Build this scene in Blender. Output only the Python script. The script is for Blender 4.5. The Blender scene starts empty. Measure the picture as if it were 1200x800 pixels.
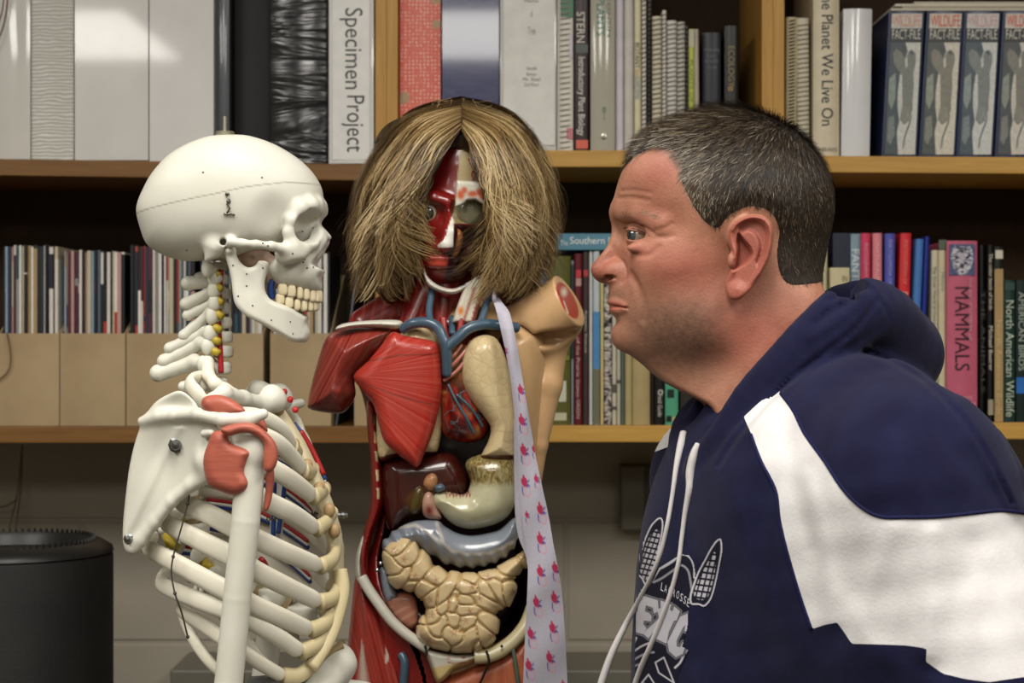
import bpy, bmesh, math, random
import numpy as np
from mathutils import Vector, Matrix

random.seed(7)
rng = np.random.default_rng(7)
SC = bpy.context.scene
COL = SC.collection

# ------------------------------------------------------------------ camera
F = 2200.0                      # focal length in pixels of the 1200x800 frame
CZ = 1.45                       # camera height
cam = bpy.data.cameras.new('camera')
cam.sensor_width = 36.0
cam.lens = F * 36.0 / 1200.0
cam.clip_start = 0.05
cam.dof.use_dof = True
cam.dof.focus_distance = 1.84
cam.dof.aperture_fstop = 11.0
camo = bpy.data.objects.new('camera', cam)
camo.location = (0, 0, CZ)
camo.rotation_euler = (math.pi / 2, 0, 0)
COL.objects.link(camo)
SC.camera = camo

# ------------------------------------------------------------------ exposure, world, ceiling lamps
SC.view_settings.view_transform = 'Standard'
SC.view_settings.look = 'None'
SC.view_settings.gamma = 1.0
SC.view_settings.use_curve_mapping = False
SC.view_settings.exposure = 0.0
W = bpy.data.worlds.new('world'); SC.world = W
W.use_nodes = True
W.node_tree.nodes['Background'].inputs[0].default_value = (1.0, 0.95, 0.88, 1)
W.node_tree.nodes['Background'].inputs[1].default_value = 0.03

def troffer(x, y, watts, sx=0.55, sy=1.2, col=(1.0, 0.965, 0.90)):
    l = bpy.data.lights.new('ceiling_lamp', 'AREA')
    l.shape = 'RECTANGLE'; l.size = sx; l.size_y = sy
    l.energy = watts; l.color = col
    o = bpy.data.objects.new('ceiling_lamp', l)
    o.location = (x, y, 2.685)
    COL.objects.link(o)
for lx, ly, lw in ((-1.73, -1.7, 27), (-0.16, -1.7, 27), (1.30, -1.7, 27), (-1.61, 0.80, 36), (-0.16, 0.80, 36), (1.30, 0.80, 36)):
    troffer(lx, ly, lw)

# ------------------------------------------------------------------ helpers
def P(px, py, Y):
    """The point at distance Y that the camera sees at pixel (px, py)."""
    return np.array([(px - 600.0) / F * Y, Y, CZ - (py - 400.0) / F * Y])

def PV(px, py, Y):
    return Vector(P(px, py, Y))

def lin(c):
    if isinstance(c, str):
        c = [int(c[i:i + 2], 16) / 255 for i in (0, 2, 4)]
    return tuple((v / 12.92 if v <= 0.04045 else ((v + 0.055) / 1.055) ** 2.4) for v in c[:3])

class NT:
    def __init__(self, name):
        self.m = bpy.data.materials.new(name); self.m.use_nodes = True
        self.t = self.m.node_tree; self.n = self.t.nodes; self.l = self.t.links
        self.b = self.n['Principled BSDF']
    def add(self, typ, **kw):
        n = self.n.new(typ)
        for k, v in kw.items():
            if k.startswith('i_'):
                n.inputs[k[2:].replace('_', ' ')].default_value = v
            else:
                setattr(n, k, v)
        return n
    def link(self, a, b): self.l.new(a, b)
    def math(self, op, a, b=None, clamp=False):
        n = self.n.new('ShaderNodeMath'); n.operation = op; n.use_clamp = clamp
        for k, v in enumerate((a, b)):
            if v is None: continue
            if isinstance(v, (int, float)): n.inputs[k].default_value = v
            else: self.l.new(v, n.inputs[k])
        return n.outputs[0]
    def mix(self, fac, a, b):
        n = self.n.new('ShaderNodeMix'); n.data_type = 'RGBA'
        for s, v in ((0, fac), (6, a), (7, b)):
            if isinstance(v, (int, float)): n.inputs[s].default_value = v
            elif isinstance(v, (tuple, list)): n.inputs[s].default_value = (*v[:3], 1)
            else: self.l.new(v, n.inputs[s])
        return n.outputs[2]
    def coords(self, scale=(1, 1, 1), kind='Object'):
        tc = self.n.new('ShaderNodeTexCoord'); mp = self.n.new('ShaderNodeMapping')
        mp.inputs['Scale'].default_value = scale
        self.l.new(tc.outputs[kind], mp.inputs['Vector'])
        return mp.outputs[0]
    def noise(self, vec, scale, detail=3, rough=0.55, dist=0.0):
        n = self.n.new('ShaderNodeTexNoise')
        n.inputs['Scale'].default_value = scale; n.inputs['Detail'].default_value = detail
        n.inputs['Roughness'].default_value = rough; n.inputs['Distortion'].default_value = dist
        if vec is not None: self.l.new(vec, n.inputs['Vector'])
        return n.outputs['Fac']
    def ramp(self, fac, stops):
        n = self.n.new('ShaderNodeValToRGB')
        el = n.color_ramp.elements
        while len(el) < len(stops): el.new(0.5)
        for e, (p, c) in zip(el, stops):
            e.position = p; e.color = (*c[:3], 1)
        self.l.new(fac, n.inputs[0])
        return n.outputs[0]
    def attr(self, name):
        n = self.n.new('ShaderNodeAttribute'); n.attribute_name = name
        return n
    def bump(self, height, strength=0.3, dist=0.001):
        n = self.n.new('ShaderNodeBump')
        n.inputs['Strength'].default_value = strength; n.inputs['Distance'].default_value = dist
        self.l.new(height, n.inputs['Height'])
        self.l.new(n.outputs[0], self.b.inputs['Normal'])
    def base(self, v):
        if isinstance(v, (tuple, list)): self.b.inputs['Base Color'].default_value = (*v[:3], 1)
        else: self.l.new(v, self.b.inputs['Base Color'])
    def set(self, rough=None, spec=None, metal=None, coat=None, sss=None, sheen=None):
        if rough is not None: self.b.inputs['Roughness'].default_value = rough
        if spec is not None: self.b.inputs['Specular IOR Level'].default_value = spec
        if metal is not None: self.b.inputs['Metallic'].default_value = metal
        if coat is not None:
            self.b.inputs['Coat Weight'].default_value = coat
            self.b.inputs['Coat Roughness'].default_value = 0.12
        if sss is not None:
            self.b.inputs['Subsurface Weight'].default_value = sss[0]
            self.b.inputs['Subsurface Radius'].default_value = sss[1]
            self.b.inputs['Subsurface Scale'].default_value = sss[2]
        if sheen is not None:
            self.b.inputs['Sheen Weight'].default_value = sheen
            self.b.inputs['Sheen Roughness'].default_value = 0.5
        return self

MATS = {}
def mat(c, rough=0.5, spec=0.4, var=0.06, vscale=40, bump=0.0, bscale=600, metal=0.0, coat=None, name=None):
    """Plain procedural paint: a colour with slight mottling and an optional fine bump."""
    key = (c if isinstance(c, str) else tuple(c), rough, spec, var, vscale, bump, bscale, metal, coat)
    if key in MATS: return MATS[key]
    t = NT(name or 'paint_%d' % len(MATS))
    L = np.array(lin(c))
    v = t.coords()
    f = t.noise(v, vscale, 3)
    t.base(t.ramp(f, [(0.3, tuple(L * (1 - var))), (0.7, tuple(np.minimum(L * (1 + var), 1)))]))
    t.set(rough, spec, metal, coat)
    if bump: t.bump(t.noise(v, bscale, 3), bump, 0.0006)
    MATS[key] = t.m
    return t.m

ORIG = {}
def mk(name, V, Fc, m, parent=None, smooth=True, loc=None, mi=None):
    """One mesh object from world-space vertices; m is a material or a list of them (mi: index per face)."""
    V = np.asarray(V, dtype=np.float64)
    if parent is not None: o0 = ORIG[parent.name]
    elif loc is not None: o0 = np.array(loc, float)
    else:
        lo, hi = V.min(0), V.max(0)
        o0 = np.array([(lo[0] + hi[0]) / 2, (lo[1] + hi[1]) / 2, lo[2]])
    me = bpy.data.meshes.new(name)
    V = V - o0
    if isinstance(Fc, np.ndarray):
        k = Fc.shape[1]; n = len(Fc)
        me.vertices.add(len(V)); me.vertices.foreach_set('co', V.astype(np.float32).ravel())
        me.loops.add(n * k); me.loops.foreach_set('vertex_index', Fc.astype(np.int32).ravel())
        me.polygons.add(n); me.polygons.foreach_set('loop_start', np.arange(0, n * k, k, dtype=np.int32))
        me.update(calc_edges=True)
    else:
        me.from_pydata([tuple(v) for v in V], [], [tuple(int(i) for i in f) for f in Fc])
    me.validate()
    for mm in (m if isinstance(m, (list, tuple)) else [m]): me.materials.append(mm)
    if mi is not None and len(mi) == len(me.polygons):
        me.polygons.foreach_set('material_index', np.asarray(mi, dtype=np.int32))
    if smooth: me.polygons.foreach_set('use_smooth', np.ones(len(me.polygons), dtype=bool))
    me.update()
    o = bpy.data.objects.new(name, me); COL.objects.link(o)
    if parent is not None: o.parent = parent
    else: o.location = o0
    ORIG[o.name] = o0
    return o

def tag(o, label=None, cat=None, group=None, kind=None):
    if label: o['label'] = label
    if cat: o['category'] = cat
    if group: o['group'] = group
    if kind: o['kind'] = kind
    return o

def thing(name, label, cat, loc, group=None):
    o = bpy.data.objects.new(name, None); COL.objects.link(o)
    o.empty_display_size = 0.05
    o.location = tuple(loc); ORIG[o.name] = np.array(loc, float)
    return tag(o, label, cat, group)

def vattr(o, name, vals):
    a = o.data.attributes.new(name, 'FLOAT', 'POINT')
    a.data.foreach_set('value', np.asarray(vals, dtype=np.float32))

def wv(o):
    """World-space vertices of a mesh object made by mk()."""
    n = len(o.data.vertices); a = np.empty(n * 3, dtype=np.float32)
    o.data.vertices.foreach_get('co', a)
    return a.reshape(-1, 3).astype(float) + ORIG[o.parent.name if o.parent else o.name]

class MB:
    """Collects simple shapes into one mesh."""
    def __init__(self): self.V = []; self.F = []; self.M = []
    def _add(self, V, Fc, mi=0):
        k = len(self.V); self.V += [tuple(v) for v in V]
        self.F += [tuple(i + k for i in f) for f in Fc]; self.M += [mi] * len(Fc)
    def box(self, lo, hi, mi=0, bev=0.0, shear=(0, 0)):
        bm = bmesh.new(); bmesh.ops.create_cube(bm, size=1.0)
        lo = np.array(lo, float); hi = np.array(hi, float)
        for v in bm.verts: v.co = Vector(((np.array(v.co) + 0.5) * (hi - lo) + lo))
        if bev: bmesh.ops.bevel(bm, geom=bm.edges[:], offset=min(bev, 0.45 * float((hi - lo).min())), segments=2, affect='EDGES', profile=0.5)
        bm.verts.index_update()
        V = [np.array(v.co) for v in bm.verts]
        if shear[0] or shear[1]:
            for v in V: v[0] += shear[0] * (v[2] - lo[2]); v[1] += shear[1] * (v[2] - lo[2])
        self._add(V, [[v.index for v in f.verts] for f in bm.faces], mi); bm.free(); return self
    def tube(self, pts, r, n=8, mi=0, caps=True, flat=1.0):
        pts = [np.array(p, float) for p in pts]
        if isinstance(r, (int, float)): r = [r] * len(pts)
        V = []; Fc = []; prev = None
        for i, p in enumerate(pts):
            d = pts[min(i + 1, len(pts) - 1)] - pts[max(i - 1, 0)]
            d = d / (np.linalg.norm(d) + 1e-12)
            if prev is None:
                a = np.array([0, 0, 1.0]) if abs(d[2]) < 0.9 else np.array([1.0, 0, 0])
            else: a = prev
            u = a - d * a.dot(d); u /= np.linalg.norm(u) + 1e-12; prev = u
            w = np.cross(d, u)
            for k in range(n):
                t = 2 * math.pi * k / n
                V.append(p + r[i] * (u * math.cos(t) + w * math.sin(t) * flat))
        for i in range(len(pts) - 1):
            for k in range(n):
                a, b = i * n + k, i * n + (k + 1) % n
                Fc.append((a, b, b + n, a + n))
        if caps:
            Fc.append(tuple(range(n))[::-1]); Fc.append(tuple((len(pts) - 1) * n + k for k in range(n)))
        self._add(V, Fc, mi); return self
    def lathe(self, c, prof, n=24, mi=0, axis='z'):
        V = []; Fc = []
        for r, z in prof:
            for k in range(n):
                t = 2 * math.pi * k / n
                q = (r * math.cos(t), r * math.sin(t), z)
                if axis == 'y': q = (q[0], q[2], q[1])
                if axis == 'x': q = (q[2], q[0], q[1])
                V.append((c[0] + q[0], c[1] + q[1], c[2] + q[2]))
        m = len(prof)
        for i in range(m - 1):
            for k in range(n):
                a, b = i * n + k, i * n + (k + 1) % n
                Fc.append((a, b, b + n, a + n))
        Fc.append(tuple(range(n))[::-1]); Fc.append(tuple((m - 1) * n + k for k in range(n)))
        self._add(V, Fc, mi); return self
    def poly(self, pts, thick, mi=0):
        """Flat polygon (list of world points, front face towards -Y) given a small thickness along Y."""
        n = len(pts); pts = [np.array(p, float) for p in pts]
        V = pts + [p + np.array([0, thick, 0]) for p in pts]
        Fc = [tuple(range(n)), tuple(range(2 * n - 1, n - 1, -1))]
        for i in range(n): Fc.append((i, (i + 1) % n, n + (i + 1) % n, n + i))
        self._add(V, Fc, mi); return self
    def build(self, name, m, parent=None, smooth=False, loc=None):
        return mk(name, np.array(self.V), self.F, m, parent, smooth, loc, self.M)

def fix_normals(o):
    bm = bmesh.new(); bm.from_mesh(o.data); bmesh.ops.recalc_face_normals(bm, faces=bm.faces[:]); bm.to_mesh(o.data); bm.free()

def auto_smooth(o, deg=35):
    me = o.data
    bm = bmesh.new(); bm.from_mesh(me)
    for e in bm.edges:
        e.smooth = not (len(e.link_faces) == 2 and e.calc_face_angle(0) > math.radians(deg))
    for f in bm.faces: f.smooth = True
    bm.to_mesh(me); bm.free()

def spline(pts, n=8, closed=False):
    """Catmull-Rom through points of any dimension."""
    p = np.array(pts, float); m = len(p); out = []
    segs = m if closed else m - 1
    for i in range(segs):
        if closed: a, b, c, d = p[(i - 1) % m], p[i], p[(i + 1) % m], p[(i + 2) % m]
        else: a, b, c, d = p[max(i - 1, 0)], p[i], p[i + 1], p[min(i + 2, m - 1)]
        for k in range(n):
            t = k / n
            out.append(0.5 * (2 * b + (c - a) * t + (2 * a - 5 * b + 4 * c - d) * t * t + (3 * b - a - 3 * c + d) * t ** 3))
    if not closed: out.append(p[-1])
    return np.array(out)

def text_obj(name, body, center, L, H, ang, m, parent=None, thick=0.0003, shear=0.0, bold=0.0):
    """Lettering fitted to a length L along the reading direction and a height H, on a plane facing -Y.
    ang: rotation in degrees seen from the front, -90 reads downwards."""
    cu = bpy.data.curves.new('lettering', 'FONT'); cu.body = body; cu.size = 1.0
    cu.align_x = 'LEFT'; cu.resolution_u = 3; cu.offset = bold; cu.shear = shear
    to = bpy.data.objects.new('lettering', cu); COL.objects.link(to)
    dg = bpy.context.evaluated_depsgraph_get()
    me = bpy.data.meshes.new_from_object(to.evaluated_get(dg))
    n = len(me.vertices); a = np.empty(n * 3, dtype=np.float32); me.vertices.foreach_get('co', a)
    a = a.reshape(-1, 3).astype(float)
    polys = [tuple(p.vertices) for p in me.polygons]
    bpy.data.objects.remove(to); bpy.data.curves.remove(cu); bpy.data.meshes.remove(me)
    if n == 0: return None
    lo, hi = a.min(0), a.max(0)
    u = ((a[:, 0] - lo[0]) / max(hi[0] - lo[0], 1e-6) - 0.5) * L
    v = ((a[:, 1] - lo[1]) / max(hi[1] - lo[1], 1e-6) - 0.5) * H
    t = math.radians(ang); ct, st = math.cos(t), math.sin(t)
    c = np.array(center, float)
    V = np.stack([c[0] + u * ct - v * st, np.full(n, c[1]), c[2] + u * st + v * ct], 1)
    V2 = V + np.array([0, -thick, 0])
    # front faces towards -Y plus a thin wall is unnecessary at this thickness
    return mk(name, V2, polys, m, parent, smooth=False)

# ------------------------------------------------------------------ implicit surfaces
def su(a, b, k):                       # smooth union
    h = np.clip(0.5 + 0.5 * (b - a) / k, 0, 1)
    return b + (a - b) * h - k * h * (1 - h)
def si(a, b, k): return -su(-a, -b, k)   # smooth intersection
def ss(a, b, k): return -su(-a, b, k)    # a minus b
def ell(Q, c, r):
    q = (Q - np.array(c)) / np.array(r)
    k0 = np.sqrt((q * q).sum(1)) + 1e-9
    k1 = np.sqrt(((q / np.array(r)) ** 2).sum(1)) + 1e-9
    return k0 * (k0 - 1) / k1
def sph(Q, c, r): return np.sqrt(((Q - np.array(c)) ** 2).sum(1)) - r
def cap(Q, a, b, ra, rb=None):
    rb = ra if rb is None else rb
    a = np.array(a, float); b = np.array(b, float); d = b - a
    t = np.clip(((Q - a) @ d) / (d @ d + 1e-12), 0, 1)
    return np.sqrt(((Q - a - t[:, None] * d) ** 2).sum(1)) - (ra + (rb - ra) * t)
def chain(Q, pts, rs, k=0.004):
    out = None
    if isinstance(rs, (int, float)): rs = [rs] * len(pts)
    for i in range(len(pts) - 1):
        f = cap(Q, pts[i], pts[i + 1], rs[i], rs[i + 1])
        out = f if out is None else su(out, f, k)
    return out

class Poly2:
    """Signed distance to a closed outline given in photo pixels, laid in the upright plane at distance Y0 (metres)."""
    def __init__(self, pts, Y0, smooth=4, res=None, margin=0.03):
        p = np.array(pts, float)
        if smooth: p = spline(p, smooth, True)
        self.Y0 = Y0
        q = np.stack([(p[:, 0] - 600) / F * Y0, CZ - (p[:, 1] - 400) / F * Y0], 1)
        self.q = q
        lo = q.min(0) - margin; hi = q.max(0) + margin
        res = res or max(0.0006, float((hi - lo).max()) / 320)
        self.lo, self.hi, self.res = lo, hi, res
        nx, nz = np.ceil((hi - lo) / res).astype(int) + 2
        gx, gz = np.meshgrid(lo[0] + np.arange(nx) * res, lo[1] + np.arange(nz) * res, indexing='ij')
        X = gx.ravel(); Z = gz.ravel()
        best = np.full(len(X), 1e9); ins = np.zeros(len(X), bool)
        for i in range(len(q)):
            a, b = q[i], q[(i + 1) % len(q)]; d = b - a
            t = np.clip(((X - a[0]) * d[0] + (Z - a[1]) * d[1]) / (d @ d + 1e-15), 0, 1)
            best = np.minimum(best, (X - a[0] - t * d[0]) ** 2 + (Z - a[1] - t * d[1]) ** 2)
            c = (a[1] > Z) != (b[1] > Z)
            if c.any():
                xs = a[0] + (Z - a[1]) / (d[1] if abs(d[1]) > 1e-15 else 1e-15) * d[0]
                ins ^= c & (X < xs)
        dist = np.sqrt(best)
        self.g = np.where(ins, -dist, dist).reshape(nx, nz)
    def xz(self, x, z):
        fx = (x - self.lo[0]) / self.res; fz = (z - self.lo[1]) / self.res
        cx = np.clip(fx, 0, self.g.shape[0] - 1.001); cz = np.clip(fz, 0, self.g.shape[1] - 1.001)
        i = cx.astype(int); j = cz.astype(int); u = cx - i; v = cz - j; g = self.g
        r = (g[i, j] * (1 - u) + g[i + 1, j] * u) * (1 - v) + (g[i, j + 1] * (1 - u) + g[i + 1, j + 1] * u) * v
        return r + np.sqrt((fx - cx) ** 2 + (fz - cz) ** 2) * self.res
    def __call__(self, Q): return self.xz(Q[:, 0], Q[:, 2])
    def persp(self, Q):
        """The same, but for points at any distance: slid along the line of sight to the outline's own plane."""
        s = self.Y0 / Q[:, 1]
        return self.xz(Q[:, 0] * s, CZ + (Q[:, 2] - CZ) * s)

def pillow(Q, d, yc, T, R):
    """Rounded slab: outline distance d, centre distance yc (number or array), half thickness T, edge radius R."""
    a = np.maximum(d + R, 0); b = np.abs(Q[:, 1] - yc) * (R / T)
    return np.sqrt(a * a + b * b) - R + np.minimum(np.maximum(d + R, b - R), 0) * 0.0

def surf_nets(f, lo, hi, h, block=8, slack=1.6, newton=2):
    lo = np.array(lo, float); hi = np.array(hi, float)
    nb = np.maximum(np.ceil((hi - lo) / (h * block)).astype(int), 1)
    n = nb * block + 1
    ii = np.stack(np.meshgrid(*[np.arange(k) for k in nb], indexing='ij'), -1).reshape(-1, 3)
    cen = lo + (ii + 0.5) * block * h
    fc = f(cen)
    G = np.empty(tuple(n), np.float32)
    sg = np.where(fc < 0, -1.0, 1.0).reshape(tuple(nb))
    idx = [np.minimum(np.arange(k) // block, b - 1) for k, b in zip(n, nb)]
    G[:] = sg[np.ix_(*idx)]
    act = ii[np.abs(fc) < slack * 0.87 * block * h]
    off = np.stack(np.meshgrid(*[np.arange(block + 1)] * 3, indexing='ij'), -1).reshape(-1, 3)
    CH = 400
    for s in range(0, len(act), CH):
        A = act[s:s + CH]
        N = (A[:, None, :] * block + off[None]).reshape(-1, 3)
        v = f(lo + N * h)
        G[N[:, 0], N[:, 1], N[:, 2]] = v
    neg = G < 0
    sh = tuple(np.array(G.shape) - 1)
    cnt = np.zeros(sh, np.int8)
    for a in (0, 1):
        for b in (0, 1):
            for c in (0, 1):
                cnt += neg[a:a + sh[0], b:b + sh[1], c:c + sh[2]]
    C = np.argwhere((cnt > 0) & (cnt < 8))
    vid = np.full(sh, -1, np.int64); vid[C[:, 0], C[:, 1], C[:, 2]] = np.arange(len(C))
    pos = np.zeros((len(C), 3)); num = np.zeros(len(C))
    corner = [(a, b, c) for a in (0, 1) for b in (0, 1) for c in (0, 1)]
    val = {k: G[C[:, 0] + k[0], C[:, 1] + k[1], C[:, 2] + k[2]].astype(float) for k in corner}
    for k in corner:
        for ax in range(3):
            if k[ax] == 0:
                k2 = list(k); k2[ax] = 1; k2 = tuple(k2)
                va, vb = val[k], val[k2]; m = (va < 0) != (vb < 0)
                t = np.where(m, va / np.where(m, va - vb, 1), 0)
                e = np.array(k, float)[None].repeat(len(C), 0); e[:, ax] += t
                pos[m] += e[m]; num[m] += 1
    Vt = lo + (C + pos / num[:, None]) * h
    quads = []
    for ax in range(3):
        o1, o2 = (ax + 1) % 3, (ax + 2) % 3
        sl0 = [slice(None)] * 3; sl1 = [slice(None)] * 3
        sl0[ax] = slice(0, -1); sl1[ax] = slice(1, None)
        a = neg[tuple(sl0)]; b = neg[tuple(sl1)]
        E = np.argwhere(a != b)
        E = E[(E[:, o1] > 0) & (E[:, o2] > 0) & (E[:, o1] < sh[o1]) & (E[:, o2] < sh[o2])]
        if len(E) == 0: continue
        def g(d1, d2):
            K = E.copy(); K[:, o1] -= d1; K[:, o2] -= d2
            return vid[K[:, 0], K[:, 1], K[:, 2]]
        q = np.stack([g(1, 1), g(0, 1), g(0, 0), g(1, 0)], 1)
        s = a[E[:, 0], E[:, 1], E[:, 2]]
        q[~s] = q[~s][:, ::-1]
        quads.append(q)
    Q = np.concatenate(quads); Q = Q[(Q >= 0).all(1)]
    for _ in range(newton):
        v0, g = grad(f, Vt, h * 0.35)
        st = v0 / np.maximum((g * g).sum(1), 0.15)
        st = np.clip(st, -0.5 * h, 0.5 * h)
        Vt = Vt - g * st[:, None]
    return Vt, Q

def grad(f, V, e):
    v0 = f(V); g = np.empty_like(V)
    for k in range(3):
        d = np.zeros(3); d[k] = e
        g[:, k] = (f(V + d) - f(V - d)) / (2 * e)
    return v0, g

def isurf(name, f, lo, hi, h, m, parent=None, newton=2, slack=1.6):
    lo = np.array(lo, float) - (0.03, 0, 0.03); hi = np.array(hi, float) + (0.03, 0, 0.03)
    V, Q = surf_nets(f, lo, hi, h, newton=newton, slack=slack)
    return mk(name, V, Q, m, parent)

def march(f, px, py, y0, y1, n=160):
    """First hit of the camera's line of sight with f<0 between distances y0 and y1 (arrays of pixels); nan if none."""
    px = np.asarray(px, float); py = np.asarray(py, float)
    ys = np.linspace(y0, y1, n)
    out = np.full(len(px), np.nan); prev = None
    for y in ys:
        v = f(np.stack([(px - 600) / F * y, np.full(len(px), y), CZ - (py - 400) / F * y], 1))
        if prev is not None:
            m = np.isnan(out) & (v < 0)
            t = prev / np.where(prev - v == 0, 1, prev - v)
            out[m] = (y - (y1 - y0) / (n - 1) * (1 - np.clip(t, 0, 1)))[m]
        else:
            out[v < 0] = y
        prev = v
    return out

def bbox_px(pts, Y, dy, pad=0.01):
    p = np.array(pts, float)
    X = (p[:, 0] - 600) / F * Y; Z = CZ - (p[:, 1] - 400) / F * Y
    return (X.min() - pad, Y - dy - pad, Z.min() - pad), (X.max() + pad, Y + dy + pad, Z.max() + pad)
# ================================================================== ROOM
def wood(name, c1, c2, axis, rough=0.45):
    t = NT(name)
    s = {'x': (2.2, 30, 30), 'z': (30, 30, 2.2)}[axis]
    v = t.coords(s)
    f = t.noise(v, 3.0, 5, 0.62, 0.6)
    g = t.noise(t.coords(tuple(k * 5 for k in s)), 4.0, 3, 0.6)
    c = t.ramp(f, [(0.25, lin(c1)), (0.55, tuple((np.array(lin(c1)) + np.array(lin(c2))) / 2)), (0.75, lin(c2))])
    c = t.mix(t.math('MULTIPLY', g, 0.25), c, lin('6e4a1c'))
    t.base(c); t.set(rough, 0.35)
    t.bump(g, 0.15, 0.0005)
    return t.m
OAKX = wood('oak_along', 'b98a3e', 'd6aa58', 'x')
OAKZ = wood('oak_upright', 'b08038', 'cfa150', 'z')
OAKD = wood('oak_brown_along', '6b4820', '8a622f', 'x')
BACKP = wood('shaded_panel', '140d07', '22170d', 'z', 0.8)  # back panel colour darkened to carry the shade inside the shelves

def wall_paint(name, c, joints=True):
    t = NT(name)
    tc = t.add('ShaderNodeTexCoord'); sx = t.add('ShaderNodeSeparateXYZ'); cx = t.add('ShaderNodeCombineXYZ')
    t.link(tc.outputs['Object'], sx.inputs[0])
    L = np.array(lin(c))
    n = t.noise(tc.outputs['Object'], 7, 4)
    fine = t.noise(tc.outputs['Object'], 160, 4, 0.7)
    col = t.ramp(n, [(0.3, tuple(L * 0.93)), (0.7, tuple(L * 1.05))])
    if joints:
        t.link(t.math('ADD', sx.outputs[0], 10 * 0.42 + 0.116), cx.inputs[0])
        t.link(t.math('ADD', sx.outputs[2], 10 * 0.212 - 0.080), cx.inputs[1])
        br = t.add('ShaderNodeTexBrick')
        br.offset = 0.5; br.squash = 1
        for k, v in (('Scale', 1.0), ('Mortar Size', 0.006), ('Mortar Smooth', 0.6), ('Brick Width', 0.42), ('Row Height', 0.212)):
            br.inputs[k].default_value = v
        t.link(cx.outputs[0], br.inputs['Vector'])
        col = t.mix(t.math('MULTIPLY', br.outputs['Fac'], 0.12), col, tuple(L * 0.7))
        h = t.math('ADD', t.math('MULTIPLY', br.outputs['Fac'], -1.0), t.math('MULTIPLY', fine, 0.35))
        t.bump(h, 0.6, 0.004)
    else:
        t.bump(fine, 0.2, 0.002)
    t.base(col); t.set(0.6, 0.3)
    return t.m
WALL = wall_paint('painted_block', '9c9485')
PLASTER = wall_paint('plaster', '8f8878', False)
def room_box(name, lo, hi, m):
    o = MB().box(lo, hi).build(name, m); return tag(o, kind='structure')
room_box('floor', (-3.1, -3.4, -0.1), (3.1, 3.45, 0.0), mat('4a443c', 0.4))
room_box('ceiling', (-3.1, -3.4, 2.7), (3.1, 3.45, 2.8), mat('b9b5aa', 0.8))
room_box('wall_back', (-3.0, 3.26, 0.0), (3.0, 3.40, 2.7), WALL)
room_box('wall_front', (-3.0, -3.35, 0.0), (3.0, -3.25, 2.7), PLASTER)
room_box('wall_left', (-3.1, -3.35, 0.0), (-3.0, 3.40, 2.7), PLASTER)
room_box('wall_right', (3.0, -3.35, 0.0), (3.1, 3.40, 2.7), PLASTER)

# ================================================================== BOOKCASES (hung on the wall)
YB = 2.95
def xb(px, Y=YB): return (px - 600) / F * Y
def zb(py, Y=YB): return CZ - (py - 400) / F * Y
SH = {'LU': (186.0, 192.5), 'LL': (499.5, 499.5), 'MU': (176, 176), 'ML': (498.5, 498.5), 'RU': (182, 184), 'RL': (495, 495)}
SHX = {'L': (0, 453), 'M': (453, 906), 'R': (906, 1200)}
def shelf_z(key, px):
    a, b = SH[key]; x0, x1 = SHX[key[0]]
    return zb(a + (b - a) * (px - x0) / (x1 - x0))

def bookcase(label, key, px0, px1, wood_x):
    z_lo = shelf_z(key + 'L', px0) - 0.028; z_hi = 2.2
    x0, x1 = xb(px0), xb(px1)
    t = thing('bookcase', label, 'bookcase', ((x0 + x1) / 2, 3.1, z_lo), 'oak bookcases')
    th = 0.0178
    MB().box((x0, YB, z_lo), (x0 + th, 3.255, z_hi), bev=0.0012).build('side_panel', OAKZ, t)
    MB().box((x1 - th, YB, z_lo), (x1, 3.255, z_hi), bev=0.0012).build('side_panel', OAKZ, t)
    MB().box((x0 + th, 3.238, z_lo), (x1 - th, 3.255, z_hi)).build('back_panel', BACKP, t)
    for k in ('U', 'L', 'T'):
        if k == 'T': za = zc = z_hi - 0.002; h = 0.02
        else:
            za, zc = shelf_z(key + k, px0), shelf_z(key + k, px1); h = 0.0262
        b = MB(); b.box((x0 + th + 0.0003, YB + 0.001, 0), (x1 - th - 0.0003, 3.2375, h), bev=0.0015)
        V = [np.array(v) for v in b.V]
        for v in V: v[2] += (za - h) + (zc - za) * (v[0] - x0) / (x1 - x0)
        b.V = V
        b.build('shelf', wood_x, t)
    return t
bookcase('left oak bookcase holding the white binders and the row of magazines', 'L', -165, 453, OAKD)
bookcase('middle oak bookcase behind the wig and the man\'s face', 'M', 453, 906, OAKX)
bookcase('right oak bookcase holding the four wildlife binders', 'R', 906, 1360, OAKX)

# ================================================================== BOOKS
def prism(b, poly, z0, z1, lean=0.0, mi=0):
    n = len(poly)
    V = [(x, y, z0) for x, y in poly] + [(x + lean, y, z1) for x, y in poly]
    Fc = [tuple(range(n))[::-1], tuple(range(n, 2 * n))]
    for i in range(n): Fc.append((i, (i + 1) % n, n + (i + 1) % n, n + i))
    b._add(V, Fc, mi)

def ucover(x0, x1, y0, dep, t, rnd):
    """Outline of spine and two boards seen from above, with a spine bulging by rnd."""
    w = x1 - x0; n = 9
    out = [(x0 + w * k / (n - 1), y0 + rnd * (1 - max(math.sin(math.pi * k / (n - 1)), 0) ** 0.7)) for k in range(n)]
    inn = [(x1 - t, y0 + rnd + t), (x0 + t, y0 + rnd + t)]
    return out + [(x1, y0 + dep), (x1 - t, y0 + dep)] + inn + [(x0 + t, y0 + dep), (x0, y0 + dep)]

PAGES = mat('e6dfcc', 0.8, 0.2)
INK = mat('23211f', 0.6); WINK = mat('e8e4da', 0.6); GOLD = mat('c6a04a', 0.4)
def col_of(c): return c if not isinstance(c, str) else mat(c, 0.35, 0.4)

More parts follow.
